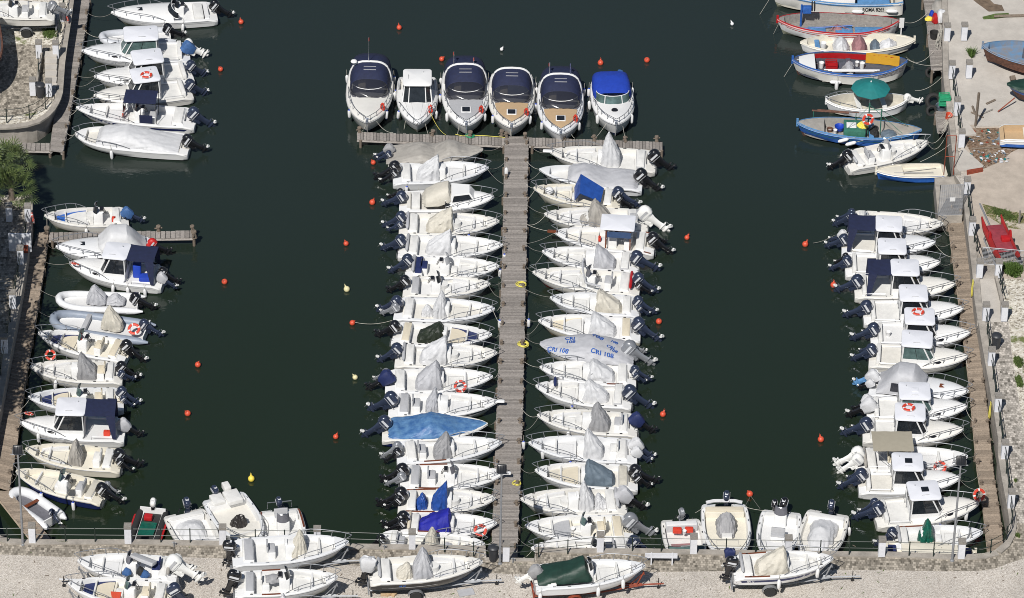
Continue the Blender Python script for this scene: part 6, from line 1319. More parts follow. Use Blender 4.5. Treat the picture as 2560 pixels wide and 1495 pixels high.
for (body, size, t, y, rr) in (('CRI', .40, .68, -.35, 0), ('108', .40, .67, .02, 0), ('CRI 108', .40, .80, .70, -14), ('108', .5, .38, -.55, -20), ('CRI', .30, .40, -.75, -20), ('108', .32, .20, -.45, -22), ('CRI', .32, .235, .18, -16), ('108', .34, .20, .45, -16), ('CRI 108', .42, .32, .92, -2)):
    paint_on(cv, body, size, Lc*t, y*.95, PI+R(rr))
# ================================================================ buoys
def buoy(x, y, mt, label, s=.23, cone=False):
    p = P('O', x, y, .05); o = MB(); o.ell((0, 0, .10), (s, s, s), 14, 9); o.lathe([(.06, .08+s), (.05, s+.16), (.01, s+.17)], 8); o.tube([(0, 0, s+.14), (.05, 0, s+.20), (0, 0, s+.26), (-.05, 0, s+.2), (0, 0, s+.14)], .012, 4)
    if cone: o.lathe([(s*.8, 0), (.06, -.0), (.02, .0)], 10, 0, (0, 0, 0), Matrix.Translation((s*.9, 0, .1)) @ Matrix.Rotation(PI/2, 4, 'Y'))
    o.build('mooring_buoy', mt, loc=p, rot=(R(random.uniform(10, 40)), R(random.uniform(-25, 25)), random.uniform(0, 6)), label=label, cat='buoy', group='buoys floating in the harbour')
for x, y, mt, l_ in ((983, 71, 'orange', 'red buoy alone in the open water above the cruisers'), (1085, 147, 'orange', 'red buoy beside the stern of the third cruiser'), (594, 57, 'orange', 'faded red buoy off the topmost cabin boat\'s engine'), (544, 172, 'orange', 'red buoy beside the upper left pier boats'),
                     (1478, 158, 'orange', 'red buoy behind the blue-canopied cruiser'), (1593, 149, 'orange', 'red buoy right of the row of cruisers'), (853, 602, 'orange', 'red buoy left of the boats with cream covers'), (920, 402, 'orange', 'red buoy touching the black engines left of jetty'),
                     (915, 501, 'orange', 'orange buoy by the weekender left of the jetty'), (855, 715, 'yellowp', 'pale yellow-white buoy left of the jetty row'), (865, 796, 'orange', 'red pointed buoy tied by a white line to the green-covered boat'), (554, 694, 'orange', 'red buoy right of the boat with navy awning, lower left'),
                     (486, 900, 'orange', 'red buoy right of the boat with the Italian flag'), (464, 1019, 'orange', 'red buoy right of the second navy-awning boat, lower left'), (825, 1078, 'orange', 'red buoy left of the blue tarpaulin boat'), (876, 931, 'yellowp', 'pale yellow buoy at the navy-covered engine left of jetty'),
                     (619, 1182, 'yellow', 'yellow buoy above the stern-out boats at bottom left'), (1847, 1218, 'orange', 'red buoy above the stern-out boats at bottom right'), (2021, 1085, 'orange', 'red buoy left of the khaki bimini boat'), (2051, 705, 'orange', 'red buoy at the engine of an awning pilothouse boat'),
                     (1980, 604, 'orange', 'faded buoy left of the first awning pilothouse boat'), (1689, 588, 'orange', 'red buoy right of the wood-framed hardtop boat'), (1622, 793, 'orange', 'red buoy behind the engine above the lettered grey cover'), (1630, 1023, 'orange', 'red buoy right of the boat with dark grey pointed cover'),
                     (1233, 124, 'fend', 'small white float behind the fourth cruiser'), (1803, 62, 'fend', 'tiny white float in the upper right water')):
    if mt == 'yellowp' and 'yellowp' not in M: M['yellowp'] = mat('pale_yellow_plastic', (.68, .62, .36), .5, var=.15, vs=6)
    buoy(x, y, mt, l_, .12 if 'tiny' in l_ or 'small' in l_ else random.uniform(.16, .20))
# ================================================================ bollards
BM = MB(); BM.lathe([(.10, 0), (.085, .06), (.075, .20), (.11, .24), (.10, .30), (.02, .31)], 9); BM.tube([(-.17, 0, .17), (.17, 0, .17)], .035, 5); BMm = BM.mesh('mooring_bollard', 'post', True)
def bollard(p, label, group, s=1.0):
    place(BMm, 'mooring_bollard', loc=p, rot=(R(random.uniform(-8, 8)), R(random.uniform(-8, 8)), random.uniform(0, 3)), scale=s*random.uniform(.8, 1.15), label=label, cat='bollard', group=group)
def pat(J, u, f): return J[3](J[1], u).lerp(J[3](J[2], u), f)
for i in range(22):
    u = .02+.95*i/21
    for f, sd in ((.09, 'left'), (.91, 'right')): bollard(pat(J1, u, f), f'weathered bollard on the {sd} edge of the long central jetty', f'bollards along the {sd} edge of the central jetty')
for i in range(17):
    u = .03+.94*i/16; bollard(pat(JR, u, .10), 'weathered bollard on the water edge of the right-hand pier', 'bollards on the right-hand pier')
    if i > 7: bollard(pat(JR, u, .92), 'weathered bollard at the wall side of the right-hand pier', 'bollards on the wall side of the right-hand pier')
for i in range(9): bollard(pat(JL, .1+.85*i/8, .92), 'weathered bollard on the water edge of the upper left pier', 'bollards on the upper left pier')
for i in range(12): bollard(pat(JLL, .06+.88*i/11, .90), 'weathered bollard on the water edge of the lower left pier', 'bollards on the lower left pier')
for i, (rg, x, y) in enumerate((('TM', 185, 850), ('TM', 757, 876), ('TM', 1050, 886), ('TM', 1300, 880), ('TM', 1345, 890), ('TM', 1490, 895), ('TM', 1800, 905), ('TM', 2035, 915), ('TM', 2280, 925), ('D1', 1440, 90))): bollard(P(rg, x, y, PZ+.05), 'weathered post on the narrow plank arms of the jetty head', 'posts on the jetty head', 1.3)
for x, y in ((455, 790), (1535, 765), (1868, 765), (1885, 830)): bollard(P('L1', x, y, PZ), 'stubby wooden post on the lower left finger pier', 'posts on the finger pier', 1.5)
for x, y in ((263, 395), (333, 420)): 
    mb = MB(); p = P('E2', x, y, PZ); mb.lathe([(.10, -.3), (.09, .75), (.07, .78)], 8); mb.build('wooden_post', 'tan', loc=p, label='thick wooden post before the mesh gate, '+('left' if x < 300 else 'right')+' of the pair', cat='post')
# ================================================================ mooring lines
def line(a, c, sag, label, m_='rope', r=.013):
    a, c = Vector(a), Vector(c); pts = []
    for i in range(13):
        u = i/12; p = a.lerp(c, u); p.z = max(.02, p.z-sag*4*u*(1-u)); pts.append(p)
    mb = MB(); mb.tube(pts, r, 4); mb.build('mooring_line', m_, label=label, cat='rope', group='mooring lines')
rowmap = {'boats left of the central jetty': (J1, .06), 'boats right of the central jetty': (J1, .94), 'boats along the right-hand pier': (JR, .10), 'boats along the upper left pier': (JL, .92), 'boats along the lower left pier': (JLL, .90)}
for b_ in [o for o in bpy.data.objects if o.get('category') == 'boat' and o.get('group') in rowmap]:
    J, f = rowmap[b_['group']]; lab = b_['label']; tl = lab.split(', ')[-1]
    hull = [c for c in b_.children if c.name.startswith('hull')]
    if not hull: continue
    X = max(v.co.x for v in hull[0].data.vertices); tip = Matrix.Rotation(b_.rotation_euler.z, 3, 'Z') @ Vector((X-.15, 0, 1.08 if 'inflat' not in b_.name else .6))+b_.location
    best = min(range(101), key=lambda k: abs(pat(J, k/100, f).y-tip.y)+.2*abs(pat(J, k/100, f).x-tip.x))
    for dv, nm in ((random.choice((-2.6, -1.8)), 'near'), (random.choice((1.6, 2.4)), 'far')):
        u = min(.99, max(.01, best/100+dv/100*1.2)); q = pat(J, u, f)+Vector((0, 0, .1))
        if (q-tip).length > 5 or (q-tip).length < .5 or (nm == 'far' and random.random() < .6): continue
        line(tip, q, random.uniform(.1, .45), f"{nm} bow line of the boat {tl}", random.choice(['rope', 'roped', 'roped']))
for (r1, x1, y1, z1, r2, x2, y2, z2, sg, m_, l_) in (('TM', 305, 745, 1.3, 'TM', 450, 855, .65, .3, 'rope', 'pale bow line of the first cruiser'), ('TM', 240, 780, 1.0, 'TM', 200, 850, .65, .1, 'rope', 'short bow line of the first cruiser'), ('TM', 560, 665, 1.3, 'TM', 535, 830, .1, .1, 'rope', 'left bow line of the small pilothouse cruiser'),
        ('TM', 685, 700, 1.3, 'TM', 725, 865, .65, .1, 'rope', 'right bow line of the small pilothouse cruiser'), ('TM', 740, 690, 1.3, 'TM', 865, 872, .65, .3, 'ropeY', 'yellow line from the small pilothouse cruiser to the jetty'), ('TM', 975, 770, 1.3, 'TM', 957, 868, .65, 0, 'rope', 'left bow line of the third cruiser'),
        ('TM', 1030, 805, 1.3, 'TM', 1032, 880, .65, 0, 'rope', 'right bow line of the third cruiser'), ('TM', 1375, 815, 1.2, 'TM', 1373, 880, .65, 0, 'rope', 'bow line of the fourth cruiser'), ('TM', 1772, 855, 1.2, 'TM', 1780, 905, .65, 0, 'rope', 'left bow line of the fifth cruiser'), ('TM', 1835, 830, 1.2, 'TM', 1880, 900, .65, .1, 'rope', 'right bow line of the fifth cruiser'),
        ('TM', 2150, 745, 1.2, 'TM', 2045, 895, .65, .1, 'rope', 'left bow line of the blue-canopied cruiser'), ('TM', 2250, 740, 1.2, 'TM', 2280, 915, .65, .1, 'rope', 'right bow line of the blue-canopied cruiser'), ('TR', 1135, 150, 1.2, 'TR', 1340, 100, 1.2, .5, 'rope', 'bow line of the red-trimmed boat'),
        ('TR', 1185, 440, 1.2, 'TR', 1390, 395, 1.2, .6, 'rope', 'upper line from the boat with mustard cloth'), ('TR', 1190, 455, 1.2, 'TR', 1460, 485, 1.5, .3, 'rope', 'lower line from the boat with mustard cloth'), ('TR', 1250, 695, .9, 'TR', 1455, 590, 1.5, .3, 'rope', 'line from the parasol boat to the wall'),
        ('TR', 1345, 1080, 1.2, 'TR', 1480, 1000, 1.6, .5, 'rope', 'upper bow line of the angled white boat'), ('TR', 1345, 1090, 1.2, 'TR', 1500, 1010, 1.6, .9, 'rope', 'lower bow line of the angled white boat'), ('TR', 1290, 1240, .7, 'TR', 1520, 1105, 1.6, .1, 'rope', 'line from the sailing dinghy to the wall'),
        ('TR', 130, 0, 1.2, 'TR', 60, 110, .05, 0, 'rope', 'bow line of the lettered fishing boat'), ('TR', 205, 180, 1.1, 'TR', 165, 260, .05, 0, 'rope', 'bow line of the red-trimmed boat into the water'), ('TR', 308, 490, 1.1, 'TR', 245, 590, .05, 0, 'rope', 'bow lines of the mustard cloth boat into the water'),
        ('C2', 30, 500, .2, 'C2', 400, 480, .8, .2, 'rope', 'white line from the red pointed buoy to a boat'), ('B4', 1160, 170, .1, 'B4', 1100, 280, .8, 0, 'roped', 'left line from the bottom right buoy'), ('B4', 1165, 170, .1, 'B4', 1260, 300, .8, 0, 'roped', 'right line from the bottom right buoy'), ('B4', 1110, 285, .8, 'B4', 1330, 322, .8, .05, 'rope', 'line joining the second and third stern-out boats'),
        ('B4', 580, 345, .8, 'B4', 660, 290, .8, .02, 'rope', 'line joining the first and second stern-out boats'), ('B6', 940, 270, .8, 'B6', 1005, 235, .8, .02, 'rope', 'line joining two stern-out boats at bottom left'), ('R1', -30, 440, .1, 'R1', 190, 360, .8, .1, 'roped', 'stern line to the faded buoy, right-hand pier')):
    line(P(r1, x1, y1, z1), P(r2, x2, y2, z2), sg, l_, m_)
# rope coils / hoses on the jetty
def coil(reg, x, y, z, m_, label, r=.26, n=6, cat='hose', vert=False, flat=.03):
    p = P(reg, x, y, z); pts = []
    for i in range(n*14):
        a = 2*PI*i/14; k = i/14; rr = r*(1+.22*math.sin(k*2.3))
        v = Vector((rr*math.cos(a)+.05*math.sin(k*3), rr*math.sin(a)*.9+.05*math.cos(k*2), .03+flat*.3*k))
        if vert: v = Vector((.03*math.sin(k*5), v.x*.5, v.y*1.9))
        pts.append(p+v)
    mb = MB(); mb.tube(pts, .018, 5); mb.build('coiled_hose', m_, label=label, cat=cat)
coil('C2', 1683, 130, PZ+.02, 'ropeY', 'upper coil of yellow hose on the central jetty', .25); coil('C2', 1705, 725, PZ+.02, 'ropeY', 'lower tangled coil of yellow hose on the central jetty', .27, 8); coil('C3', 1635, 670, PZ+.02, 'ropeY', 'thin pale yellow coil on the jetty by the lamp post', .22, 3)
M['ropeG'] = mat('green_rope', (.02, .30, .15), .7)
coil('TM', 1057, 884, PZ+.06, 'ropeG', 'green coil on the left arm of the jetty head', .22, 5); coil('E2', 437, 1010, QZ-.2, 'ropeY', 'yellow hose hung on the wall by the concrete landing', .30, 5, vert=True); coil('E3', 281, 510, QZ-.5, 'ropeY', 'yellow hose hung on the right wall halfway down', .30, 5, vert=True)
mb = MB(); a = P('TM', 940, 868, PZ+.1); c = P('TM', 1330, 893, PZ+.1); mb.tube([a, a.lerp(c, .15)+Vector((0, -.15, 0)), a.lerp(c, .3), a.lerp(c, .6)+Vector((0, .05, 0)), c], .02, 4); mb.build('hose', 'ropeY', label='yellow hose lying along the left arm of the jetty head', cat='hose')
for x, y in ((2.0, 0),): pass
p = P('C1', 1535, 400, PZ+.35); place(FENW, 'fender', loc=p, label='white fender standing on the left edge of the central jetty', cat='fender', scale=1.1)
for i, (rg, x, y, l_) in enumerate((('C1', 1515, 1250, 'upper'), ('C2', 1468, 515, 'middle'), ('C1', 1470, 1400, 'second'))):
    place(FENB, 'fender', loc=P(rg, x, y, .45), label=f'blue-tipped fender hanging on the left edge of the jetty, {l_} one', cat='fender', group='fenders hung from the jetty')
for i, (rg, x, y, l_) in enumerate((('C2', 1757, 505, 'upper'), ('D3', 115, 290, 'lower'))):
    place(FENB, 'fender', loc=P(rg, x, y, .45), label=f'blue-tipped fender hanging on the right edge of the jetty, {l_} one', cat='fender', group='fenders hung from the jetty')
# lifebuoy boxes
for (rg, x, y, l_) in (('E5', 288, 225, 'yellow and orange lifebuoy on the first pillar of the lower left wall'), ('E4', 590, 150, 'orange and red lifebuoy on the upper left wall')):
    place(RING, 'life_ring', loc=P(rg, x, y, QZ+.5), rot=(0, R(80), R(10)), label=l_, cat='life ring')
lr = P('L2', 515, 765, 1.35); place(RING, 'life_ring', loc=lr, rot=(R(58), R(15), 0), scale=.85, label='red life ring on the bow rail of the boat with the Italian flag', cat='life ring'); lr = P('L3', 300, 70, 1.5)
place(RING, 'life_ring', loc=P('L2', 835, 600, 1.05), rot=(R(5), R(75), R(10)), label='orange life ring upright against the console with cream cushions', cat='life ring'); place(RING, 'life_ring', loc=P('L2', 295, 1365, 1.5), rot=(R(-22), R(12), 0), scale=.75, label='orange life ring at the bow of the second navy-awning boat', cat='life ring')
place(RING, 'life_ring', loc=P('L1', 725, 1080, 1.45), rot=(R(-24), R(15), 0), scale=.75, label='red and white life ring at the bow of the first navy-awning boat', cat='life ring'); place(RING, 'life_ring', loc=P('L2', 1370, 500, .85), rot=(R(30), 0, 0), label='orange life ring at the stern of the slate grey inflatable', cat='life ring')
place(RING, 'life_ring', loc=P('TR', 890, 915, 1.9), rot=(R(75), 0, R(10)), label='orange life ring hanging on the mast of the old blue fishing boat', cat='life ring')
# ================================================================ things in the fishing boats
def crumple(b, x, y, z, rx, ry, h, m_, label, name='cloth', cat='cloth', seed=1, folds=.10):
    mb = cover_mesh([(x-rx, z, ry*.5, .08), (x-rx*.6, z, ry*.95, h*.7), (x, z, ry, h), (x+rx*.55, z, ry*.85, h*.65), (x+rx, z, ry*.4, .05)], seed, 22, 22, folds*1.3, .85); return mb.build(name, m_, **wm(b), label=label, cat=cat)
def crate(b, x, y, z, m_, label, sx=.30, sy=.2, h=.28, rz=0):
    v = Matrix.Rotation(b.a, 3, 'Z') @ Vector((x, y, z))+b.o.location; mb = MB(); t = .02
    mb.box(-sx, sx, -sy, sy, 0, t); 
    for s_ in (1, -1): mb.box(-sx, sx, s_*sy-t, s_*sy+t, t, h*.4); mb.box(-sx, sx, s_*sy-t, s_*sy+t, h*.55, h*.7); mb.box(-sx, sx, s_*sy-t, s_*sy+t, h*.85, h); mb.box(s_*sx-t, s_*sx+t, -sy+t, sy-t, t, h*.7); mb.box(s_*sx-t, s_*sx+t, -sy+t, sy-t, h*.85, h)
    for a in (-sx, sx):
        for c in (-sy, sy): mb.box(a-.03, a+.03, c-.03, c+.03, t, h+.002)
    mb.build('crate', m_, smooth=False, loc=v, rot=(0, 0, b.a+rz), label=label, cat='crate')
def bucket(b, x, y, z, m_, label, r=.15, h=.3):
    v = Matrix.Rotation(b.a, 3, 'Z') @ Vector((x, y, z))+b.o.location; mb = MB(); mb.lathe([(r*.8, 0), (r, h), (r*1.06, h+.01), (r*.95, h-.02), (r*.76, .03)], 14); mb.build('bucket', m_, loc=v, label=label, cat='bucket')
nl = w4.near
def box(parent, x0, x1, y0, y1, z0, z1, m_, name, r=.03):
    mb = MB(); mb.rbox(x0, x1, y0, y1, z0, z1, r); return mb.build(name, m_, parent)
# w1: wheelhouse, winch
hs = box(w1.o, w1.L*.36, w1.L*.62, -.8, .8, .3, 1.5, 'gel', 'wheelhouse', .05); box(w1.o, w1.L*.10, w1.L*.34, -.9, .9, .3, .95, 'bluel', 'engine_hatch')
crumple(w1, w1.L*.80, .0, .6, .6, .6, .5, 'brownhull', 'brown heap of net on the lettered fishing boat', 'fishing_net', 'net', 3)
band(w1.H, .02, .97, .03, .16, .014).build('stripe', 'bluel', w1.o)
for t in (.085, .345): 
    v = Matrix.Rotation(w1.a, 3, 'Z') @ Vector((w1.L*t, w1.near*(w1.H.w(t)+.12), .55))+w1.o.location
    place(FENW, 'fender', loc=v, rot=(0, R(88), w1.a), scale=1.2, label=f"white fender lying along the lettered hull, {'right' if t<.2 else 'left'} of the pair", cat='fender')
# w2: blue boards, mast, rudder
sd = w2.near
for (a, c, y0, y1) in ((.13, .36, -.1, .55), (.38, .52, -.2, .65), (.60, .74, -.1, .6)): box(w2.o, w2.L*a, w2.L*c, *sorted((sd*y0, sd*y1)), .43, .52, 'bluel', 'floorboard', .02)
mb = MB(); mb.tube([(w2.L*.82, 0, .4), (w2.L*.38, .1, .75)], .05, 5); mb.tube([(w2.L*.80, -sd*.3, .3), (w2.L*.80, -sd*.3, 2.1)], .08, 6); mb.rbox(w2.L*.72, w2.L*.79, -sd*.3-.15, -sd*.3+.15, 1.5, 2.0, .05); mb.build('net_hauler', 'bluep', w2.o); mb = MB()
for dx in (.0, .16): mb.lathe([(.34, -.03), (.36, 0), (.34, .03)], 16, 0, (0, 0, 0), Matrix.Translation((w2.L*.715-dx, -sd*.3, 2.0)) @ Matrix.Rotation(PI/2, 4, 'Y'))
split(mb, 'winch_drum', 'rubber', w2.o)
mb = MB(); mb.box(-.22, -.14, -.02, .02, -.3, 1.25, 0, 0); mb.box(-.34, -.02, -.025, .025, .55, 1.3); mb.build('rudder', 'gel', w2.o, smooth=False)
mb = MB()
for i in range(7): mb.tube([(w2.L*(.42+.03*i), -.1+.1*i*sd, .35), (w2.L*(.45+.015*i), .1, .6+.1*(i % 3)), (w2.L*(.36+.03*i), .3*sd, .45)], .018, 4)
mb.build('loose_poles', 'pinkcloth', w2.o); crumple(w2, w2.L*.50, .1, .35, .4, .4, .3, 'pinkcloth', 'pinkish cloth and rope heap in the red-trimmed boat', seed=4)
coil2 = MB(); v = Matrix.Rotation(w2.a, 3, 'Z') @ Vector((w2.L*.30, -sd*.3, .3))+w2.o.location
coil2.tube([v+Vector((.3*math.cos(i*.5)*(1+.1*math.sin(i)), .3*math.sin(i*.5), .02*i/6)) for i in range(40)], .02, 4); coil2.build('rope_coil', 'rope', label='pale rope coil on the floor of the red-trimmed boat', cat='rope')
# w3: heaps
crumple(w3, w3.L*.36, 0, .3, .55, .75, .75, 't_white', 'white sheet heaped in the weathered boat, left heap', seed=5); crumple(w3, w3.L*.52, 0, .3, .5, .8, .85, 'pinkcloth', 'faded pink cloth over a box in the weathered boat', seed=6, folds=.03)
crumple(w3, w3.L*.66, 0, .3, .35, .7, .5, 't_steel', 'grey-blue cloth between pink cloth and white sacks', seed=7); crumple(w3, w3.L*.78, 0, .3, .75, .6, .6, 't_white', 'white sacks heaped toward the bow of the weathered boat', seed=8, folds=.16); bucket(w3, w3.L*.2, w3.near*.2, .4, 'fend', 'white bucket near the stern of the weathered boat', .2, .4)
# w4
def SX(x): return w4.L*(1190-x)/(1190-308)
far = -w4.near
bm4 = MB(); vs = []; T = [.10+.7*i/14 for i in range(15)]
for t in T: vs += [(w4.L*t, far*(w4.H.w(t)-.145), w4.H.z(t)), (w4.L*t, far*(w4.H.w(t)-.145), w4.H.z(t)-.42)]
bm4.add(vs, [(2*i, 2*i+2, 2*i+3, 2*i+1) for i in range(14)]); bm4.build('bulwark_lining', 'red', w4.o)
bm4 = MB(); vs = []
for i in range(9):
    x = SX(1135-250*i/8); t = x/w4.L
    for j, (dy, dz) in enumerate(((.05, -.12), (.03, .05), (-.14, .07), (-.17, -.30), (-.20, -.62))): vs.append((x, far*(w4.H.w(t)+dy), w4.H.z(t)+dz+.01*math.sin(i*2+j)))
bm4.add(vs, [(5*i+k, 5*i+5+k, 5*i+6+k, 5*i+1+k) for i in range(8) for k in range(4)]); bm4.build('cloth', 'mustard', **wm(w4), label='mustard yellow cloth hung over the far bulwark of the fishing boat', cat='cloth')
crate(w4, SX(617), far*.55, .3, 'red', 'red crate beside the white bucket in the fishing boat', .36, .25, .4); crumple(w4, SX(735), 0, .3, .42, .5, .45, 't_grey', 'grey crumpled bag on the floor of the fishing boat', 'bag', 'bag', 9)
bucket(w4, SX(540), far*.5, .25, 'fend', 'white bucket left of the red crate', .17, .4); bucket(w4, SX(852), far*.5, .25, 'fend', 'white bucket right of the grey bag', .17, .4); bucket(w4, SX(815), far*.7, .3, 'fend', 'small white tub beside the mustard cloth', .14, .3)
mb = MB()
for i in range(3): mb.tube([(SX(550+30*i), w4.near*(.62+.08*i), .82), (SX(975-20*i), w4.near*(.66+.06*i), .86)], .05, 6)
split(mb, 'oar', 'fend', w4.o); crumple(w4, SX(750), w4.near*.4, .5, .3, .8, .4, 't_lt', 'light rag over the oars of the fishing boat', seed=12)
mb = band(w4.H, .02, .26, .05, .62, .016); mb.build('stone_pattern_panel', 'camo', w4.o); band(w4.H, .24, .99, .02, .07, .02).build('stripe', 'bluep', w4.o)
q = MB(); q.rbox(SX(465), SX(375), -.5, .5, .9, 1.05, .06); q.build('bow_locker', 'gel', w4.o)
for i, (t, hor) in enumerate(((.63, 1), (.33, 1), (.62, 0), (.32, 0))):
    v = Matrix.Rotation(w4.a, 3, 'Z') @ Vector((w4.L*t, w4.near*(w4.H.w(t)+(.13 if hor else .32)), .42 if hor else .30))+w4.o.location
    place(FENW, 'fender', loc=v, rot=(0, R(88) if hor else 0, w4.a), scale=1.15, label=f"{'horizontal' if hor else 'upright'} white fender on the {'left' if t>.5 else 'right'} of the mustard cloth boat's side", cat='fender', group='fenders hung from boats')
# w5 parasol
v = Matrix.Rotation(w5.a, 3, 'Z') @ Vector((w5.L*.47, 0, 0))+w5.o.location; um = empty('parasol', v, label='teal parasol opened over the small white boat', cat='parasol'); mb = MB(); n = 8; ap = Vector((0, 0, 2.25)); rings = []
for j in (0, .5, 1):
    for k in range(n*2):
        a = 2*PI*k/(n*2); rr = 1.28*j*(1 if k % 2 == 0 else .955); rings.append(Vector((rr*math.cos(a), rr*math.sin(a), 2.25-.50*j**1.25+(.0 if k % 2 == 0 else .03*j))))
N = 2*n
mb.add([ap]+rings[N:], [(0, 1+k, 1+(k+1) % N) for k in range(N)]+[(1+k, 1+N+k, 1+N+(k+1) % N, 1+(k+1) % N) for k in range(N)]); mb.add([ap-Vector((0, 0, .02))]+[p-Vector((0, 0, .02)) for p in rings[N:]], [(0, 1+k, 1+(k+1) % N) for k in range(N)]+[(1+k, 1+N+k, 1+N+(k+1) % N, 1+(k+1) % N) for k in range(N)])
mb.build('parasol_cloth', 'umb', um, smooth=False); mb = MB(); mb.tube([(0, 0, .3), (0, 0, 2.35)], .025, 6); mb.ell((0, 0, 2.30), (.05, .05, .07)); mb.build('pole', 'fend', um)
outboard(w5.o, -.1, 0, .75, W_, .8, 70)
mb = rail_mesh(w5.H, .62, .3, (.72, .85, .95), over=.05); mb.build('bow_rail', 'steel', w5.o)
# w6
L6 = w6.L; X6 = lambda x: L6*(1300-x)/(1300-345)
eb = box(w6.o, X6(870), X6(705), -.65, .65, .3, .95, 'greenp', 'engine_box'); box(eb, X6(800), X6(725), -.3, .3, .953, 1.0, 'fend', 'hatch_lid')
mb = MB(); xm = X6(890); s6_ = w6.near
mb.tube([(xm, 0, .3), (xm, 0, 2.7)], .05, 6); mb.tube([(xm-.8, s6_*.0, .4), (xm-.8, 0, 2.3)], .04, 5); mb.tube([(xm, 0, 2.2), (xm-.85, 0, 2.25)], .03, 5); mb.tube([(xm, 0, 2.5), (xm+1.6, .5*s6_, .7)], .02, 4); mb.tube([(xm, 0, 2.6), (xm-2.2, .5, .8)], .02, 4); mb.tube([(xm-.8, 0, 2.2), (xm-2.6, -.4, .8)], .018, 4)
for x in (410, 760): mb.tube([(X6(x)*.93, -s6_*.9, .8), (X6(x)*.93, -s6_*.9, 1.35)], .03, 5)
mb.build('mast', 'greenp', w6.o); mb = MB(); mb.tube([(X6(415)*.95, -s6_*.95, 1.35), (X6(700)*.93, -s6_*.9, 1.3)], .07, 5); mb.tube([(X6(500), -s6_*1.0, 1.4), (X6(820), -s6_*.9, 1.35)], .04, 5); split(mb, 'oar', 'brownhull', w6.o)
bucket(w6, X6(675), -s6_*.3, .4, 'blue', 'blue basin in the old blue fishing boat', .32, .25); bucket(w6, X6(600), s6_*.1, .4, 'brownhull', 'brown pot in the old blue fishing boat', .2, .3); bucket(w6, X6(640), s6_*.2, .4, 'fend', 'white pot beside the brown pot in the old blue boat', .13, .28)
crumple(w6, X6(845), 0, .9, .35, .35, .3, 'yellow', 'yellow oilskin on the green engine box', seed=14); crumple(w6, X6(935), 0, .3, .35, .5, .6, 'rubber', 'black heap behind the mast of the old blue boat', 'heap', 'cloth', 15); crumple(w6, X6(600), 0, .3, .5, .5, .25, 't_taupe', 'brown heap of net in the old blue boat\'s bow', 'fishing_net', 'net', 16)
crumple(w6, X6(1050), 0, .3, .5, .5, .3, 't_steel', 'grey-blue heap of gear astern in the old blue boat', 'heap', 'net', 17)
for x, y in ((700, 1075), (758, 1100)): place(FENW, 'fender', loc=P('TR', x, y, .6), rot=(R(10), R(75), .3), scale=1.1, label=f"white fender between the old blue boat and the angled white boat, {'left' if x<720 else 'right'} one", cat='fender')
# w8 inside
mb = MB(); mb.box(w8.L*.08, w8.L*.60, -.35, .35, .40, .44); mb.tube([(w8.L*.60, .1, .62), (w8.L*.15, -.2, .60)], .03, 5); mb.build('centre_case', 'cream', w8.o, smooth=False); mb = MB(); mb.tube([(w8.L*.75, .25*w8.near, .64), (w8.L*.2, .3*w8.near, .6)], .025, 5); mb.build('spar', 't_grey', w8.o)
# ================================================================ right bank
def crate_at(reg, x, y, z, m_, label, sx=.30, sy=.2, h=.28, rz=0):
    class F: pass
    f = F(); f.a = 0; f.o = F(); f.o.location = P(reg, x, y, z); crate(f, 0, 0, 0, m_, label, sx, sy, h, rz)
crate_at('E1', 310, 760, 1.75, 'bgreen', 'upper green fish crate stacked beside the right wall', .32, .24, .35, .1); crate_at('E1', 306, 800, 1.35, 'bgreen', 'lower green fish crate beside the right wall', .32, .24, .35, -.05)
mb = MB(); mb.lathe([(.30, 0), (.36, .28), (.38, .30), (.34, .28), (.28, .04)], 16); mb.build('basin', 't_steel', loc=P('E1', 285, 835, 1.02), label='grey-green basin below the green fish crates', cat='basin')
mb = MB(); mb.lathe([(.17, 0), (.21, .36), (.23, .37), (.2, .34), (.15, .03)], 14); mb.build('bucket', 'orange', loc=P('E1', 335, 905, 1.6), rot=(.3, .2, 0), label='orange-red bucket hanging beside the right wall', cat='bucket')
mb = MB(); mb.lathe([(.25, 0), (.30, .45), (.32, .46), (.28, .43), (.22, .03)], 16); mb.build('tub', 'rubber', loc=P('E1', 230, 290, 1.02), label='black tub on the grey wooden landing', cat='tub')
for (x, y, m_, rx, ry, h, l_) in ((290, 130, 't_white', .5, .45, .8, 'white cloth draped on the railing at top right'), (240, 140, 'red', .25, .4, .6, 'red garment on the top right landing'), (215, 100, 'blue', .2, .25, .4, 'small blue bag on the top right landing'), (195, 130, 'yellow', .3, .2, .25, 'yellow oilskin on the top right landing'), (270, 40, 't_taupe', .5, .7, .5, 'brown fishing net heaped at the top right landing')):
    mb = cover_mesh([(-rx, 0, ry*.4, .08), (-rx*.4, 0, ry, h), (rx*.3, 0, ry*.9, h*.9), (rx, 0, ry*.4, .05)], x*.1, 12, 12, .1); mb.build('cloth' if 'net' not in l_ else 'fishing_net', m_, loc=P('E1', x, y+20, 1.05), label=l_, cat='cloth' if 'net' not in l_ else 'net')
for (x, y, s_) in ((225, 775, .42), (212, 850, .3), (205, 555, .3)):
    mb = MB(); mb.tube([(s_*math.cos(2*PI*i/16), s_*math.sin(2*PI*i/16), 0) for i in range(16)], s_*.35, 7, closed=True); mb.build('tyre', 'rubber', loc=P('E1', x, y, .25), rot=(R(60), R(20), 0), label={775: 'large black tyre fender floating by the wooden shelf', 850: 'smaller tyre below the large one by the shelf', 555: 'tyre at the corner of the grey landing'}[y], cat='tyre')
mb = MB(); 
for i in range(14): 
    a = P('E1', 255+random.uniform(-25, 25), 340+random.uniform(-20, 40), 1.1); c = P('E1', 285+random.uniform(-15, 15), 200+random.uniform(-30, 30), 1.8); mb.tube([a, a.lerp(c, .5)+Vector((0, 0, .15)), c], .012, 4)
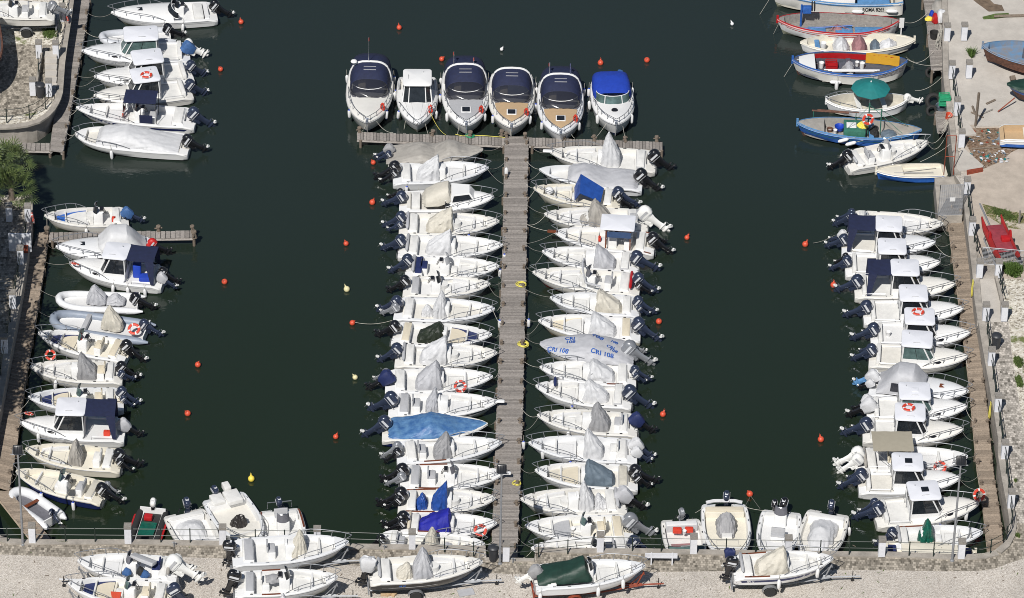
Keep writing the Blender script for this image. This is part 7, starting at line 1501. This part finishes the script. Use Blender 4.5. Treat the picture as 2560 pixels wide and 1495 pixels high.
for i in range(16):
    a = P('E1', 300+random.uniform(-30, 20), 1000+random.uniform(-60, 30), 1.5); c = P('E1', 385+random.uniform(-20, 15), 830+random.uniform(-50, 50), 2.0); mb.tube([a, a.lerp(c, .5)+Vector((0, 0, -.2)), c], .012, 4)
mb.build('rope_tangle', 'rope', label='tangle of pale ropes along the top right wall', cat='rope')
# timber on the slipway
for (x0, y0, x1, y1, z0, z1, r_, l_) in (('', 0, 0, 0, 0, 0, 0, ''),):
    pass
def beam(a, c, r_, m_, label, name='timber', cat='timber'):
    mb = MB(); mb.tube([a, c], r_, 4); mb.build(name, m_, smooth=False, label=label, cat=cat)
beam(P('E1', 547, 975, QZ), P('E1', 547, 975, QZ)+Vector((.05, .1, 2.6)), .09, 'post', 'tall upright grey post on the slipway', 'wooden_post', 'post'); beam(P('E1', 632, 795, QZ+.06), P('E1', 698, 765, QZ+.06), .09, 'post', 'short brown log on the slipway', 'log', 'log')
beam(P('E1', 592, 875, QZ+.06), P('E1', 680, 838, QZ+.06), .06, 'cap', 'short grey plank on the slipway', 'plank', 'plank'); beam(P('E1', 525, 815, QZ+.1), P('E1', 545, 870, QZ+.1), .08, 'post', 'short timber leaning at the upright post', 'plank', 'plank'); beam(P('E1', 515, 860, QZ+.08), P('E1', 608, 900, QZ+.08), .06, 'post', 'plank crossing the foot of the upright post', 'plank', 'plank')
beam(P('E1', 520, 1140, QZ+.06), P('E1', 930, 1115, QZ+.06), .06, 'post', 'long pole lying across the littered dirt', 'pole', 'pole'); beam(P('E1', 720, 855, QZ+.1), P('E1', 850, 750, QZ+.6), .05, 'rust', 'rusty stand leaning beside the green-covered boat', 'stand', 'stand')
beam(P('E2', 828, 465, QZ), P('E2', 828, 465, QZ)+Vector((0, 0, 1.0)), .06, 'cap', 'short pale post in the dry grass', 'wooden_post', 'post'); beam(P('E1', 690, 125, QZ+.1), P('E1', 960, 118, QZ+.1), .12, 'post', 'old log lying in the mud at top right', 'log', 'log')
# rusty frame over the dark opening
mb = MB(); a, c = P('E1', 305, 1340, 1.2), P('E1', 378, 1340, 1.2); 
for p in (a, c): mb.tube([p, p+Vector((0, 0, 3.0))], .03, 4)
mb.tube([a+Vector((0, 0, 3)), c+Vector((0, 0, 3))], .03, 4); mb.tube([a+Vector((0, 0, 1.4)), c+Vector((0, 0, 1.4))], .03, 4); mb.build('iron_frame', 'rust', label='rusty iron frame standing above the sailing dinghy', cat='frame')
# boats on the bank
l1 = wooden('LA', 'E1', (600, 350), (1130, 420), 'derelict wooden boat with flaking blue deck and brown hull', gun='bluef', inside='bluef', cols=('brownhull', 'brownhull', 'brownhull', 'brownhull'), name='derelict_boat', dbl=False, B=2.9, zb=1.1, zt=1.0, base=QZ+.28, L=7.0, zf=.72, thw=(), h0=.85, hr=.3, tail='')
mb = MB(); mb.box(l1.L*.42, l1.L*.62, -.8, .4, .74, .80); mb.build('deck_hatch', 'slate', l1.o, smooth=False); crumple(l1, l1.L*.45, .3, .78, .35, .35, .25, 't_white', 'white crumpled bag on the derelict blue boat', 'bag', 'bag', 21)
beam(P('E1', 815, 600, QZ+.2), P('E1', 850, 595, QZ+.2), .2, 'post', 'timber block under the derelict blue boat', 'timber_block', 'block')
l2 = tarped('LA', 'E1', (790, 645), (1300, 690), 'boat with blue hull band under dark green sheet', 't_dkgreen', keyl=((.5, .5, .6),), t0=0, t1=1.0, over=.1, eng=(), hullc=('bluep', 'bluep', 'brownhull', 'brownhull'), base=QZ+.35, L=6, B=2.2, tail='green-sheeted boat on the right bank')
l3 = wooden('LA', 'E1', (1240, 1010), (845, 1010), 'small white boat with rusty interior and blue keel, cut by the right edge', gun='gel', inside='tan', cols=('gel', 'gel', 'bluep', 'bluep'), name='rowing_dinghy', dbl=False, B=1.9, zb=.8, zt=.7, base=QZ+.15, L=4.2, thw=(.4,), thwc='gel2', hr=.1, sr=0, tail='')
# red rowing catamaran on its trailer
pa, pc = P('E2', 595, 440, QZ+.9), P('E2', 760, 800, QZ+.9); d = pc-pa; az = math.atan2(d.y, d.x); cat_ = empty('rowing_catamaran', (pa.x, pa.y, QZ+.55), az, label='red rowing catamaran on a grey trailer at the right edge', cat='boat'); Lp = 4.3
for s_ in (.62, -.62):
    mb = MB(); rings = []
    for t in (0, .06, .2, .5, .8, .94, 1): 
        wd = .19*min(1, .25+3*min(t, 1-t)); zc = .34+.5*max(0, abs(t-.5)*2-.72)**1.3*3.2; rings.append([Vector((Lp*t, s_+wd*math.cos(a_), zc-.0+(.2 if t in (0, 1) else .24)*math.sin(a_)*(.6 if t in (0, 1) else 1))) for a_ in [2*PI*k/10 for k in range(10)]])
    mb.loft(rings); mb.build('float', 'redcat', cat_)
mb = MB(); mb.rbox(Lp*.18, Lp*.84, -.52, .52, .50, .58, .05); mb.box(Lp*.30, Lp*.31, -.5, .5, .58, .60); mb.box(Lp*.62, Lp*.63, -.5, .5, .58, .60); mb.build('deck', 'redfaded', cat_); mb = MB(); mb.rbox(Lp*.53, Lp*.63, -.05, .5, .59, .84, .05); mb.build('seat', 'red', cat_)
mb = MB(); mb.box(Lp*.44, Lp*.50, .55, .75, .5, .95, 0, .4); mb.box(Lp*.44, Lp*.50, -.75, -.55, .5, .95, 0, .4); split(mb, 'rowlock', 'red', cat_)
tr = empty('boat_trailer', (pa.x, pa.y, QZ), az, label='grey trailer under the red rowing catamaran', cat='trailer'); mb = MB(); mb.tube([(-2.6, 0, .4), (.6, 0, .42)], .06, 4); mb.tube([(.0, 0, .42), (1.2, .75, .42), (3.9, .75, .42)], .055, 4); mb.tube([(.0, 0, .42), (1.2, -.75, .42), (3.9, -.75, .42)], .055, 4); mb.tube([(2.5, -.95, .38), (2.5, .95, .38)], .05, 4); mb.build('frame', 'galv', tr)
for s_ in (1, -1): 
    mb = MB(); mb.lathe([(.02, -.08), (.28, -.09), (.31, 0), (.28, .09), (.02, .08)], 16, 0, (0, 0, 0), Matrix.Translation((2.5, s_*1.02, .31)) @ Matrix.Rotation(PI/2, 4, 'X')); mb.build('wheel', 'rubber', tr)
# left bank: boat on trailer, red hull, cabinet
l4 = open_boat('LT', 'TL', (-260, 60), (260, 90), 'white boat on a trailer', base=QZ+.78, L=5.4, B=2.2, con=.5, eng=((G_, 1, 0),), rub='black', tail='cut by the top left corner')
trailer(l4, 'galvanised trailer under the boat at the top left corner')
l5 = wooden('LT', 'TL', (-140, 660), (-215, 60), 'dark brown hull standing at the left edge', gun='brownhull', inside='slate', cols=('t_brown',)*4, name='derelict_boat', dbl=False, B=2.8, zb=1.2, zt=1.1, base=QZ+1.7, L=7.5, thw=(), tail='')
mb = MB(); o_ = empty('wooden_cradle', l5.o.location, l5.a, label='wooden cradle carrying the dark hull at the left edge', cat='cradle'); 
for x in (1.0, 3.6): mb.box(x-.1, x+.1, -.8, .8, -1.7, -.05); mb.box(x-.1, x+.1, .55, .8, -.05, .35); mb.box(x-.1, x+.1, -.8, -.55, -.05, .35)
mb.build('beam', 'post', o_, smooth=False)
# shaded shed corner at the left lower: white boards
mb = MB(); p = P('E5', 150, 520, QZ-.0); mb.box(p.x-.5, p.x+.9, p.y, p.y+.12, QZ, QZ+1.3); mb.build('white_board', 'pill', smooth=False, label='white board leaning in the shade by the lower left pier', cat='board'); mb = MB(); p = P('E5', 215, 520, QZ); mb.rbox(p.x-.2, p.x+.25, p.y-.35, p.y-.05, QZ, QZ+.55, .03); mb.build('orange_box', 'rust', label='rusty orange box beside the white board', cat='box')
# things on the gravel
mb = MB(); p = P('B5', 960, 575, QZ); mb.box(-.45, .45, -.28, .28, .02, .08, 0, 0, None, Matrix.Translation(p) @ Matrix.Rotation(.28, 4, 'Z')); mb.build('grey_panel', 't_lt', smooth=False, label='flat pale grey panel lying on the gravel left of the jetty foot', cat='panel')
beam(P('B5', 185, 500, QZ+.35), P('B5', 235, 575, QZ+.08), .06, 'post', 'T-shaped wooden prop beside the trailer wheel', 'wooden_prop', 'prop'); 
for i, x in enumerate((310, 350, 395)): p = P('B5', x, 585, QZ+.09); mb = MB(); mb.rbox(-.15, .15, -.1, .1, -.09, .13, .02); mb.build('wood_block', 'tan', loc=p, rot=(.2, 0, .5*i), label=f"{['left', 'middle', 'right'][i]} of three cut wood blocks beside the trailer wheel", cat='wood block', group='wood blocks by the trailer')
for (rg, x, y, z, m_, l_) in (('B7', 890, 440, TB+.7, 'e_blue', 'left blue bag in the upper boat at lower left'), ('B7', 1120, 470, TB+.6, 'e_blue', 'right blue bag in the upper boat at lower left'), ('B7', 1070, 430, TB+.7, 'rubber', 'black bag beside the right blue bag')):
    mb = cover_mesh([(-.25, 0, .12, .05), (-.05, 0, .26, .4), (.15, 0, .22, .3), (.27, 0, .1, .05)], x*.01, 10, 10, .1); mb.build('bag', m_, loc=P(rg, x, y+30, z), label=l_, cat='bag')
class F: pass
def bucket_at(rg, x, y, z, m_, l_, r=.15, h=.3): f = F(); f.a = 0; f.o = F(); f.o.location = P(rg, x, y, z); bucket(f, 0, 0, 0, m_, l_, r, h)
bucket_at('R1', 735, 1390, .62, 'fend', 'white and blue bucket on the stern deck of a pilothouse boat', .16, .32); bucket_at('B4', 465, 560, .75, 'fend', 'small white tin between the red fuel tanks', .12, .2); bucket_at('D3', 600, 1150, .65, 'fend', 'white bucket in the boat with beige seats', .15, .25)
for (rg, x, y, z, l_, sx) in (('L3', 865, 150, .62, 'red fuel can in the stern of the second navy-awning boat', .2), ('B4', 390, 545, .7, 'left red fuel tank in the small boat with glazed cuddy', .26), ('B4', 515, 540, .7, 'right red fuel tank in the small boat with glazed cuddy', .24), ('L1', 1105, 665, .6, 'red fuel can in the boat with blue bow cushions', .14), ('D1', 870, 1075, .8, 'small red can beside the silver-grey cover', .08)):
    mb = MB(); mb.rbox(-sx, sx, -.16, .16, 0, .26, .06); mb.lathe([(.04, .26), (.04, .31), (.01, .31)], 8); mb.build('fuel_can', 'orangeL', loc=P(rg, x, y, z), label=l_, cat='fuel can')
p = P('L1', 1330, 1190, .65); mb = MB(); mb.rbox(-.25, .25, -.3, .3, 0, .85, .08); mb.build('storage_box', 'blue', loc=p, label='bright blue box under the first navy awning', cat='box'); p = P('L1', 1420, 1230, .64); mb = MB(); mb.rbox(-.45, .45, -.3, .3, 0, .25, .05); mb.build('cool_box', 'sagu', loc=p, label='low royal blue chest under the first navy awning', cat='box')
place(mat and MB().ell((0, 0, 0), (.10, .10, .25), 8, 6).mesh('navy_bundle', 'cush'), 'navy_bundle', loc=P('D2', 430, 1090, 1.05), scale=(1.2, 5, .7), label='navy cloth bundle lying across the bow', cat='cloth')
M['rustc'] = M['rust']
# ================================================================ plants
def fan_palm(reg, x, y, z, label, n=60, R0=1.15, H0=1.1):
    p = P(reg, x, y, z); o = empty('fan_palm', p, label=label, cat='palm'); t = MB(); t.lathe([(.22, -.3), (.20, .4), (.17, H0)], 9); t.build('trunk', 'post', o); mb = MB(); st = MB()
    for i in range(n):
        az_ = random.uniform(0, 2*PI); el = random.uniform(-.35, 1.35); d = Vector((math.cos(az_)*math.cos(el), math.sin(az_)*math.cos(el), math.sin(el))); base = Vector((0, 0, H0))+d*.1; tip = base+d*R0*random.uniform(.55, 1.0)
        st.tube([base, tip], .012, 3); u = d.cross(Vector((0, 0, 1))).normalized(); v = u.cross(d).normalized(); k = 13; R_ = random.uniform(.55, .8)
        for j in range(k):
            a = R(-115+230*j/(k-1)); dd = (d*math.cos(a)+u*math.sin(a)).normalized(); dd = (dd+Vector((0, 0, -.12))).normalized(); s_ = dd.cross(v).normalized()*.03; e = tip+dd*R_*(1-.2*abs(a)/2)+Vector((0, 0, -.05)); m_ = tip+dd*R_*.55+v*.02
            mb.add([tip, m_-s_*1.3, e, m_+s_*1.3], [(0, 1, 2, 3)])
    mb.build('crown', 'leaf', o, smooth=False); st.build('leaf_stalks', 'leaf', o)
fan_palm('E4', 90, 1560, QZ-.2, 'fan palm at the left edge above the harbour wall, upper clump', 42, 1.2, 1.0); fan_palm('P', 30, 505, QZ-.2, 'fan palm at the left edge, lower clump', 42, 1.25, 1.0); fan_palm('P', -18, 470, QZ+.2, 'fan palm cut by the left edge of the picture', 40, 1.4, 1.4)
def tree(x, y, label, h=5.5, r=2.6, nc=60):
    p = P('P', x, y, QZ); o = empty('evergreen_tree', p, label=label, cat='tree'); t = MB(); t.tube([(0, 0, -.2), (.1, 0, h*.4), (0, .1, h*.75)], (.22, .16, .08), 8)
    for k in range(6): a = k*1.1; t.tube([(.05, 0, h*.45), (r*.5*math.cos(a), r*.5*math.sin(a), h*.72)], (.08, .04), 5)
    t.build('trunk', 'post', o); mb = MB()
    cl = [Vector((random.gauss(0, r*.42), random.gauss(0, r*.42), h*.78+random.gauss(0, h*.07))) for _ in range(nc)]
    for c in cl:
        for _ in range(110):
            q = c+Vector((random.gauss(0, .42), random.gauss(0, .42), random.gauss(0, .3))); a = Vector((random.gauss(0, 1), random.gauss(0, 1), random.gauss(0, 1))).normalized(); b_ = a.orthogonal().normalized(); mb.add([q-a*.14, q+b_*.08, q+a*.14, q-b_*.08], [(0, 1, 2, 3)])
    mb.build('crown', 'leaf2', o, smooth=False)
for x_, y_, h_, l_ in ((-195, 760, 12, 'first'), (-200, 850, 12.5, 'second'), (-212, 950, 12, 'third'), (-220, 1050, 12.5, 'fourth'), (-235, 1150, 12.5, 'fifth')): tree(x_, y_, l_+' tall tree just beyond the left edge, shading the lower left wall', h_, 3.0, 100)
def tuft(reg, pts, n, m_, label, name='grass', h=.18, z=QZ+.02, w_=.02):
    mb = MB(); q = [P(reg, *p, z) for p in pts]
    for _ in range(n):
        ws_ = [random.random()**1.2 for _ in q]; s_ = sum(ws_); p = sum((v*(k/s_) for v, k in zip(q, ws_)), Vector()); a = random.uniform(0, 6.3); d = Vector((math.cos(a), math.sin(a), 0)); tl = Vector((random.gauss(0, .4), random.gauss(0, .4), 1))*h*random.uniform(.5, 1.2); mb.add([p-d*w_, p+d*w_, p+tl], [(0, 1, 2)])
    o = mb.build(name, m_, smooth=False); tag(o, label, 'grass', None, 'stuff'); return o
tuft('E3', [(405, 180), (450, 175), (491, 190), (491, 260), (440, 250)], 1500, 'grass', 'green grass beside the right footpath, upper patch', w_=.03); tuft('E3', [(430, 300), (470, 290), (491, 370), (450, 365)], 1200, 'grass', 'green grass beside the right footpath, lower patch', w_=.03)
tuft('E2', [(680, 815), (760, 800), (868, 810), (868, 930), (700, 925)], 3600, 'leaf2', 'leafy green ground cover below the mesh barrier', 'ground_cover', .35, w_=.05)
tuft('E2', [(530, 310), (640, 330), (868, 390), (868, 500), (600, 430)], 1800, 'grass', 'dry grass above the red catamaran', h=.15, w_=.025); tuft('E4', [(360, 250), (500, 210), (510, 330), (380, 360)], 1500, 'grass', 'weeds on the white gravel at upper left', h=.15, w_=.025); tuft('E3', [(425, 930), (445, 935), (440, 950)], 150, 'grass', 'small weed tuft on the right footpath', h=.15); tuft('E3', [(425, 1270), (460, 1265), (465, 1290)], 300, 'grass', 'weed tuft at the inner corner of the right footpath', h=.15)
tuft('E1', [(490, 400), (530, 420), (520, 450)], 300, 'leaf2', 'small green bush beside the yard entrance', 'bush', .45, w_=.05); tuft('L3', [(400, 1020), (560, 1022), (540, 1030)], 160, 'grass', 'weeds along the bottom quay kerb', h=.12); tuft('R3', [(1500, 1068), (1960, 970), (1800, 1030)], 300, 'grass', 'weeds along the corner kerb', h=.1)
# litter on the dirt
mb = MB()
for _ in range(70):
    p = P('E1', random.uniform(500, 800), random.uniform(995, 1110) if random.random() < .5 else random.uniform(1150, 1240), QZ+.05); a = random.uniform(0, 3); d = Vector((math.cos(a), math.sin(a), random.uniform(-.3, .3)))*random.uniform(.06, .2); e = Vector((-d.y, d.x, random.uniform(0, .1)))*random.uniform(.3, .9); mb.add([p-d, p+e, p+d, p-e+Vector((0, 0, .06))], [(0, 1, 2, 3)], random.choice([0, 0, 1, 2, 3]))
o = mb.build('litter', ['t_white', 't_steel', 'rust', 'umb'], smooth=False); tag(o, 'scattered litter on the brown dirt below the slipway', 'litter', None, 'stuff')

mb = MB()
for _ in range(260):
    p = P('P', random.uniform(-20, 2580), random.uniform(1400, 1500) if random.random() < .7 else random.uniform(1364, 1390), QZ+.02); a = random.uniform(0, 3.1); d = Vector((math.cos(a), math.sin(a), .1))*random.uniform(.02, .11); w_ = Vector((-d.y, d.x, 0)).normalized()*random.uniform(.008, .03); mb.add([p-d-w_, p+d-w_, p+d+w_, p-d+w_], [(0, 1, 2, 3)], random.choice([0, 0, 1]))
o = mb.build('leaf_litter', ['post', 'grass'], smooth=False); tag(o, 'small dark twigs and leaves scattered on the bottom gravel', 'litter', None, 'stuff')
